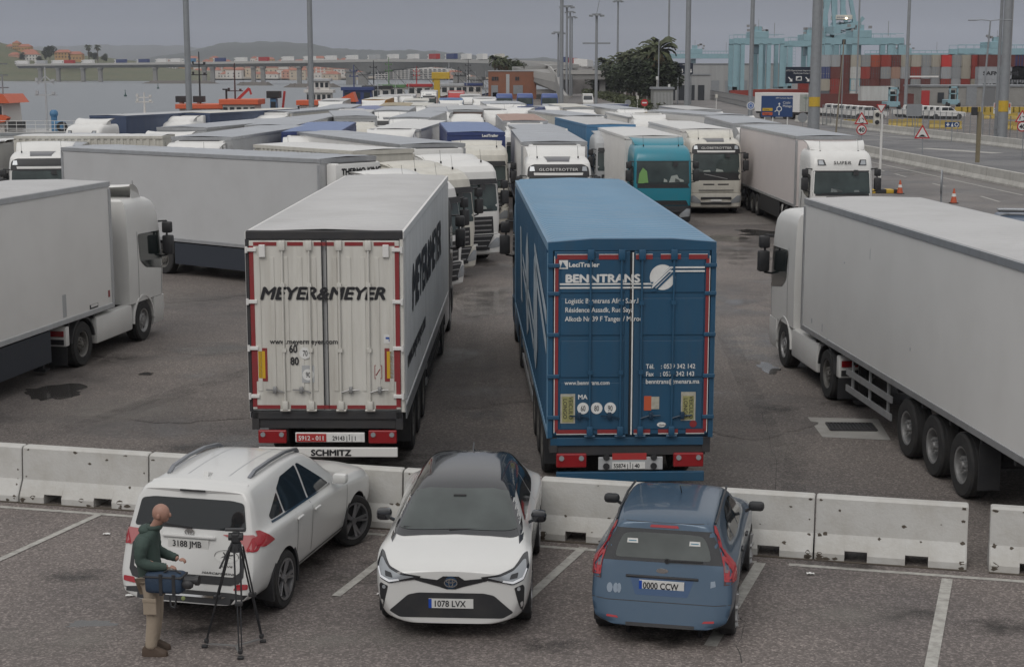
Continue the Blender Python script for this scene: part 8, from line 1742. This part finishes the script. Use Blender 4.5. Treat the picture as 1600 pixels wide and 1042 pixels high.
b = MB(); b.prism([(a[0]+w*.42, zc-.2), (a[0]+w*.58, zc-.2), (a[0]+w*.5, zc+.22)], 'y', -.095, -.082); oring(b, a[0]+w*.8, zc, .2, .2, .07, -.083, .01); b.cb((a[0]+w*.2, -.088, zc), (.3, .012, .1)); b.cb((a[0]+w*.2, -.088, zc), (.1, .014, .34)); b.build('symbol', WINK, bd); post(g, a[1], .04)
for i, (px, yb) in enumerate(((1355, 293), (1406, 303), (1490, 318))):
    p = at(px, yb); g = empty('traffic_cone', (p.x, p.y, 0), 0, ['orange cone beside the SUPER cab', 'orange cone right of the traffic light pole', 'orange cone just showing over the right lorry roof'][i], 'traffic cone'); b = MB(); b.cyl((0,0,.03), (0,0,.75), .17, .03, n=14); b.build('cone', ORG, g); b = MB(); b.cyl((0,0,.35), (0,0,.5), .112, .088, n=14); b.build('reflective_sleeve', WINK, g); b = MB(); b.box(-.2, .2, -.2, .2, 0, .04); b.build('base', RUBBER, g)
# patrol car with a lit blue light bar, beyond the right-hand lorry
p = at(1588, 329, 1.62); g = empty('patrol_car', (p.x, p.y, 0), R(170), 'patrol car with a lit blue light bar, mostly hidden by the right-hand lorry', 'car')
src = c_body = [o for o in bpy.data.objects if o.name.startswith('body')][2]
put('body', c_body.data, M('patrol_blue_grey', (.10, .13, .18), .3, coat=.5), g); b = MB(); b.box(-.62, .62, -.35, .10, 1.56, 1.60, .01); b.build('light_bar_base', BLACK, g)
b = MB(); b.box(-.66, .66, -.30, .05, 1.60, 1.68, .02); b.build('light_bar', CLEARL, g); b = MB(); b.box(-.68, -.40, -.31, .06, 1.60, 1.69, .02); b.build('blue_lamp', M('blue_light', (.3, .5, 1), .3, emit=9, ecol=(.35, .6, 1)), g)
# ------------------------------------------------------------------ ships and boats
def hull(g, L, Bm, z0, z1, m_, sheer=.8, m2=None):
    b = MB(); rings = []
    for i in range(13):
        t = i/12; x = -L/2+L*t; w = Bm/2*(1-max(0, (t-.62)/.38)**2.2)*(1-.15*max(0, (.1-t)/.1)); zz = z1+sheer*max(0, (t-.5)*2)**2
        rings.append([(x, -w*.75, z0), (x, -w, lerp(z0, zz, .6)), (x, -w, zz), (x, w, zz), (x, w, lerp(z0, zz, .6)), (x, w*.75, z0)])
    b.loft(rings); b.build('hull', m_, g)
    b = MB(); b.loft([[(r[2][0], r[2][1]*1.01, r[2][2]-.25), (r[2][0], r[2][1]*1.03, r[2][2]-.05), (r[3][0], r[3][1]*1.03, r[3][2]-.05), (r[3][0], r[3][1]*1.01, r[3][2]-.25)] for r in rings]); b.build('rubbing_strake', m2 or BLACK, g)
def mast(g, x, y, z0, z1, r, m_, arms=2):
    b = MB(); b.cyl((x, y, z0), (x, y, z1), r, r*.5, n=7)
    for i in range(arms): z = lerp(z0, z1, .55+.2*i); b.box(x-.9+.2*i, x+.9-.2*i, y-.05, y+.05, z, z+.1); b.cb((x-.7, y, z+.25), (.2, .2, .3)); b.cb((x+.6, y, z+.2), (.25, .2, .2))
    b.build('mast', m_, g)
def house_(g, x0, x1, w, z0, z1, m_, wins=4, roofm=None, wz=.45):
    b = MB(); b.loft([[(x0, -w, z0), (x1, -w, z0), (x1, w, z0), (x0, w, z0)], [(x0+.1, -w*.96, z1), (x1-.15, -w*.96, z1), (x1-.15, w*.96, z1), (x0+.1, w*.96, z1)]]); h = b.build('deckhouse', m_, g)
    if roofm: b = MB(); b.box(x0-.3, x1+.3, -w-.2, w+.2, z1, z1+(z1-z0)*.25, .05); b.build('roof', roofm, g)
    for i in range(wins): x = lerp(x0, x1, (i+.5)/wins); ww = (x1-x0)/wins*.32; b = MB(); b.box(x-ww, x+ww, -w-.03, -w+.1, lerp(z0, z1, wz), lerp(z0, z1, .88)); b.build('window', WIN, h)
ORB = M('ship_orange', (.60, .12, .05), .5, dirt=.15)
def ship(px, Y, name, label, L, Bm, z1, m_, ang=0, cat='boat', sheer=.8, m2=None, px_=None):
    X = (px-800)/CF*Y/cos(CP)*.985; X = atd(px, 170, Y).x
    g = empty(name, (X, Y, 0), ang, label, cat); hull(g, L, Bm, SEA-.6, z1, m_, sheer, m2); return g
g = ship(10, 128, 'patrol_ship', 'large white vessel with an orange wheelhouse roof at the left edge', 26, 7, 1.9, M('ship_grey_white', (.46, .46, .45), .5, dirt=.3), 0, 'ship', .3, GREYP)
house_(g, -9, .55, 2.4, 1.9, 4.2, HW[0], 9, None, .42); b = MB(); b.prism([(-9, 4.15), (1.1, 4.15), (.6, 4.85), (-9, 4.85)], 'y', -2.6, 2.6); b.build('wheelhouse_roof', ORB, g); b = MB()
for x in (-4, -2.6, -1.4, -.5, .1): b.cyl((x, -1, 4.8), (x, -1, 7.2 if x < 0 else 6.4), .06, n=5)
for z in (5.3, 6.3, 7.2): b.box(-4.5, -.2, -1.5, 1.5, z, z+.08)
b.ball((-.9, -1.6, 5.9), .42); b.box(-3.4, -.5, -1.2, -.2, 7.2, 7.5); b.build('radar_mast', GALV, g)
mast(g, 3.25, 0, 1.9, 7.0, .10, GREYP, 2); b = MB(); b.bar((3.25, 0, 6.3), (2.6, 0, 5.6), .07, .07); b.bar((3.25, 0, 6.3), (3.95, 0, 5.6), .07, .07); b.build('mast_stay', GREYP, g)
b = MB()
for i in range(26): b.cyl((-8+i*.75, -3.2, 1.9), (-8+i*.75, -3.2, 2.8), .022, n=4)
for z in (2.2, 2.5, 2.8): b.bar((-8, -3.2, z), (11.5, -3.2, z), .035, .035)
b.build('railing', WINK, g); b = MB(); b.ball((4.1, -1, 3.3), .35); b.cyl((4.1, -1, 1.9), (4.1, -1, 3.1), .25, n=8); b.box(4.0, 4.9, -1.5, -.5, 1.9, 2.7, .1); b.build('capstan', LBLUE, g); b = MB(); b.lathe([(.22,-.12),(.42,-.12),(.42,.12),(.22,.12),(.22,-.12)], 'y', 16, (5.1, -2.4, 2.3)); b.build('tyre_fender', RUBBER, g); b = MB(); b.box(6.2, 7.2, -2, 0, 1.9, 2.8, .1); b.build('deck_locker', WINK, g); b = MB(); b.prism([(-1.2, 2.4), (.7, 2.7), (.9, 3.0), (.4, 3.25), (-1.6, 3.0)], 'y', -2.8, -1.8); b.build('rescue_boat', ORB, g); b = MB(); b.box(.9, 2.0, -2.6, -1.6, 2.1, 2.7); b.build('winch', DARK, g)
g = ship(320, 182, 'tug_boat', 'white tug with orange roofs and a tall black mast behind the left light mast', 9, 5, .4, BLACK); house_(g, -2.5, 2.4, 2.6, .4, 2.5, HW[0], 4, ORB); house_(g, -2.9, -2.3, .5, .4, 3.2, HW[0], 1, BLACK)
house_(g, -.9, -.3, .5, .4, 3.2, HW[0], 1, BLACK); mast(g, -.5, 0, 3, 8.9, .12, BLACK, 2)
g = ship(383, 180, 'tug_boat', 'white tug with an orange wheelhouse roof and red deck crane', 8, 5, .6, M('dark_red_hull', (.16, .03, .03), .5)); house_(g, -2.2, 1.6, 2.4, .6, 3.0, HW[0], 5, ORB); mast(g, -1.0, -.5, .6, 7.6, .13, M('dark_red_mast', (.07, .03, .03), .6), 1); b = MB(); b.bar((-.8, -1, 3.4), (.7, -1, 4.8), .22, .3); b.bar((.7, -1, 4.8), (.9, -1, 4.1), .2, .2); b.build('deck_crane', REDP, g); b = MB(); b.cyl((-1.9, -1, 3), (-1.9, -1, 4.6), .12, n=6); b.box(-2.3, -1.5, -1.2, -.8, 4.6, 4.75); b.build('radar', BLACK, g)
g = ship(436, 186, 'work_boat', 'small boat with a blue tower and dark red deck gear', 11, 4, .3, REDP); house_(g, -1.0, -.1, .8, .3, 3.6, LBLUE, 1, BLACK); b = MB(); b.bar((.2, 0, .5), (.7, 0, 4.4), .25, .2); b.cb((.9, 0, 1.8), (1.2, 1, .6)); b.ball((1.3, -.8, 1.2), .5); b.build('deck_gear', REDP, g)
g = ship(503, 196, 'rescue_boat', 'orange-roofed white rescue boat under the second light mast', 12, 4.5, .2, HW[0], 0, 'boat', .8, ORB); house_(g, -2.6, 3.0, 1.9, .2, 2.6, HW[0], 5, ORB); b = MB(); b.prism([(1.6, 3.0), (4.4, 3.0), (4.0, 4.2)], 'y', -1.6, 1.6); b.build('bow_cover', ORB, g); mast(g, -1, 0, 2.6, 6.0, .08, GREYP, 1)
g = ship(512, 250, 'survey_vessel', 'white vessel with black funnel housing behind the orange rescue boat', 9, 4, 1.4, BLACK, 0, 'ship'); house_(g, -3.2, .8, 1.5, 1.4, 3.4, HW[0], 5, HW[0]); house_(g, -2.6, .4, 1.2, 3.5, 5.2, HW[0], 4, GREYP); mast(g, -1, 0, 5.2, 7.4, .1, HW[0], 2)
for i, (px, Y, m_, rm, lb, L) in enumerate(((562,300,LBLUE,NAVY,'blue fishing boat at the end of the quay rows',14),(592,330,GREYP,BLACK,'grey fishing boat with two dark masts',13),(615,360,M('boat_green', (.10, .20, .08), .6),M('boat_green', (.10, .20, .08), .6),'green fishing boat left of the yellow crane',15),(658,380,M('boat_red', (.22, .04, .05), .6),REDP,'red fishing boat beside the yellow crane',13),(708,400,GREYP,GREYP,'grey boat with cluttered masts right of the yellow crane',14),(738,410,HW[0],NAVY,'white boat moored left of the brick building',13),(722,420,NAVY,BLACK,'dark boat behind the moored white one',14))):
    g = ship(px, Y, 'fishing_boat', lb, L, 4.5, .5, m_); house_(g, -3, 2.5, 1.8, .5, 3.2, HW[0] if i != 0 else NAVY, 3, rm); mast(g, -1, 0, 3, 8+i % 3, .14, BLACK if i in (1, 5) else rm, 2); mast(g, 3.5, 0, .5, 7, .1, GREYP, 1); b = MB(); b.bar((3.5, 0, 3), (-1, 0, 8), .08, .08); b.bar((3.5, 0, 4), (6.5, 0, 1.5), .08, .08); b.build('rigging', BLACK, g)
p = at(683, 158); g = empty('harbour_crane', (p.x, p.y, 0), 0, 'yellow harbour jib crane on the quay left of the brick building', 'crane'); Y = p.y; u = CF/Y
b = MB(); b.box(-.7, .7, -.7, .7, 0, atd(683, 124, Y).z); b.build('tower', YEL, g); z = atd(683, 124, Y).z; b = MB(); b.box(-1.2, 3.0, -.9, .9, z, z+1.6, .1); b.bar((-1, 0, z-.6), (.2, 0, z+.6), .5, .5); b.build('jib', YEL, g)
for i, (px, py) in enumerate(((196, 151), (247, 139))):
    p = at(px, py, SEA); g = empty('buoy', (p.x, p.y, SEA), 0, ['nearer dark navigation buoy on the water', 'farther dark navigation buoy on the water'][i], 'buoy'); s = .5 if i == 0 else .62; b = MB(); b.cyl((0,0,-.2), (0,0,.5), 1.0*s, n=12); b.build('float', M('buoy_green', (.03, .08, .07), .6), g); b = MB(); b.cyl((0,0,.5), (0,0,3.6*s), .45*s, .12*s, n=6); b.cb((0,0,3.9*s), (.5*s, .5*s, .6*s)); b.build('tower', M('buoy_green', (.03, .08, .07), .6), g)
g = ship(226, 160, 'moored_boat', 'white moored boat with a cluttered mast behind the slate blue lorries', 7, 4, .9, HW[0]); house_(g, -1.2, 1.0, 1.2, .9, 2.3, HW[0], 3); mast(g, 0, 0, 2.3, 4.6, .12, HW[0], 2); b = MB()
for x in (-1.9, -1.6, -.6, .9, 1.5): b.cb((x, -1.3, 2.3+.1*sin(x*5)), (.3, .3, .4), .05)
b.build('deck_gear', BLACK, g)
# ------------------------------------------------------------------ the air
b = MB(); b.box(-4200, 4200, -300, 9300, -4.6, 260); HZ = bpy.data.materials.new('haze_air'); HZ.use_nodes = True; n = HZ.node_tree; n.nodes.clear()
v = n.nodes.new('ShaderNodeVolumePrincipled'); v.inputs['Color'].default_value = (.84, .87, .95, 1); v.inputs['Density'].default_value = .00011; v.inputs['Anisotropy'].default_value = .0; o_ = n.nodes.new('ShaderNodeOutputMaterial'); n.links.new(v.outputs[0], o_.inputs['Volume'])
tag(b.build('haze', HZ), kind='stuff')
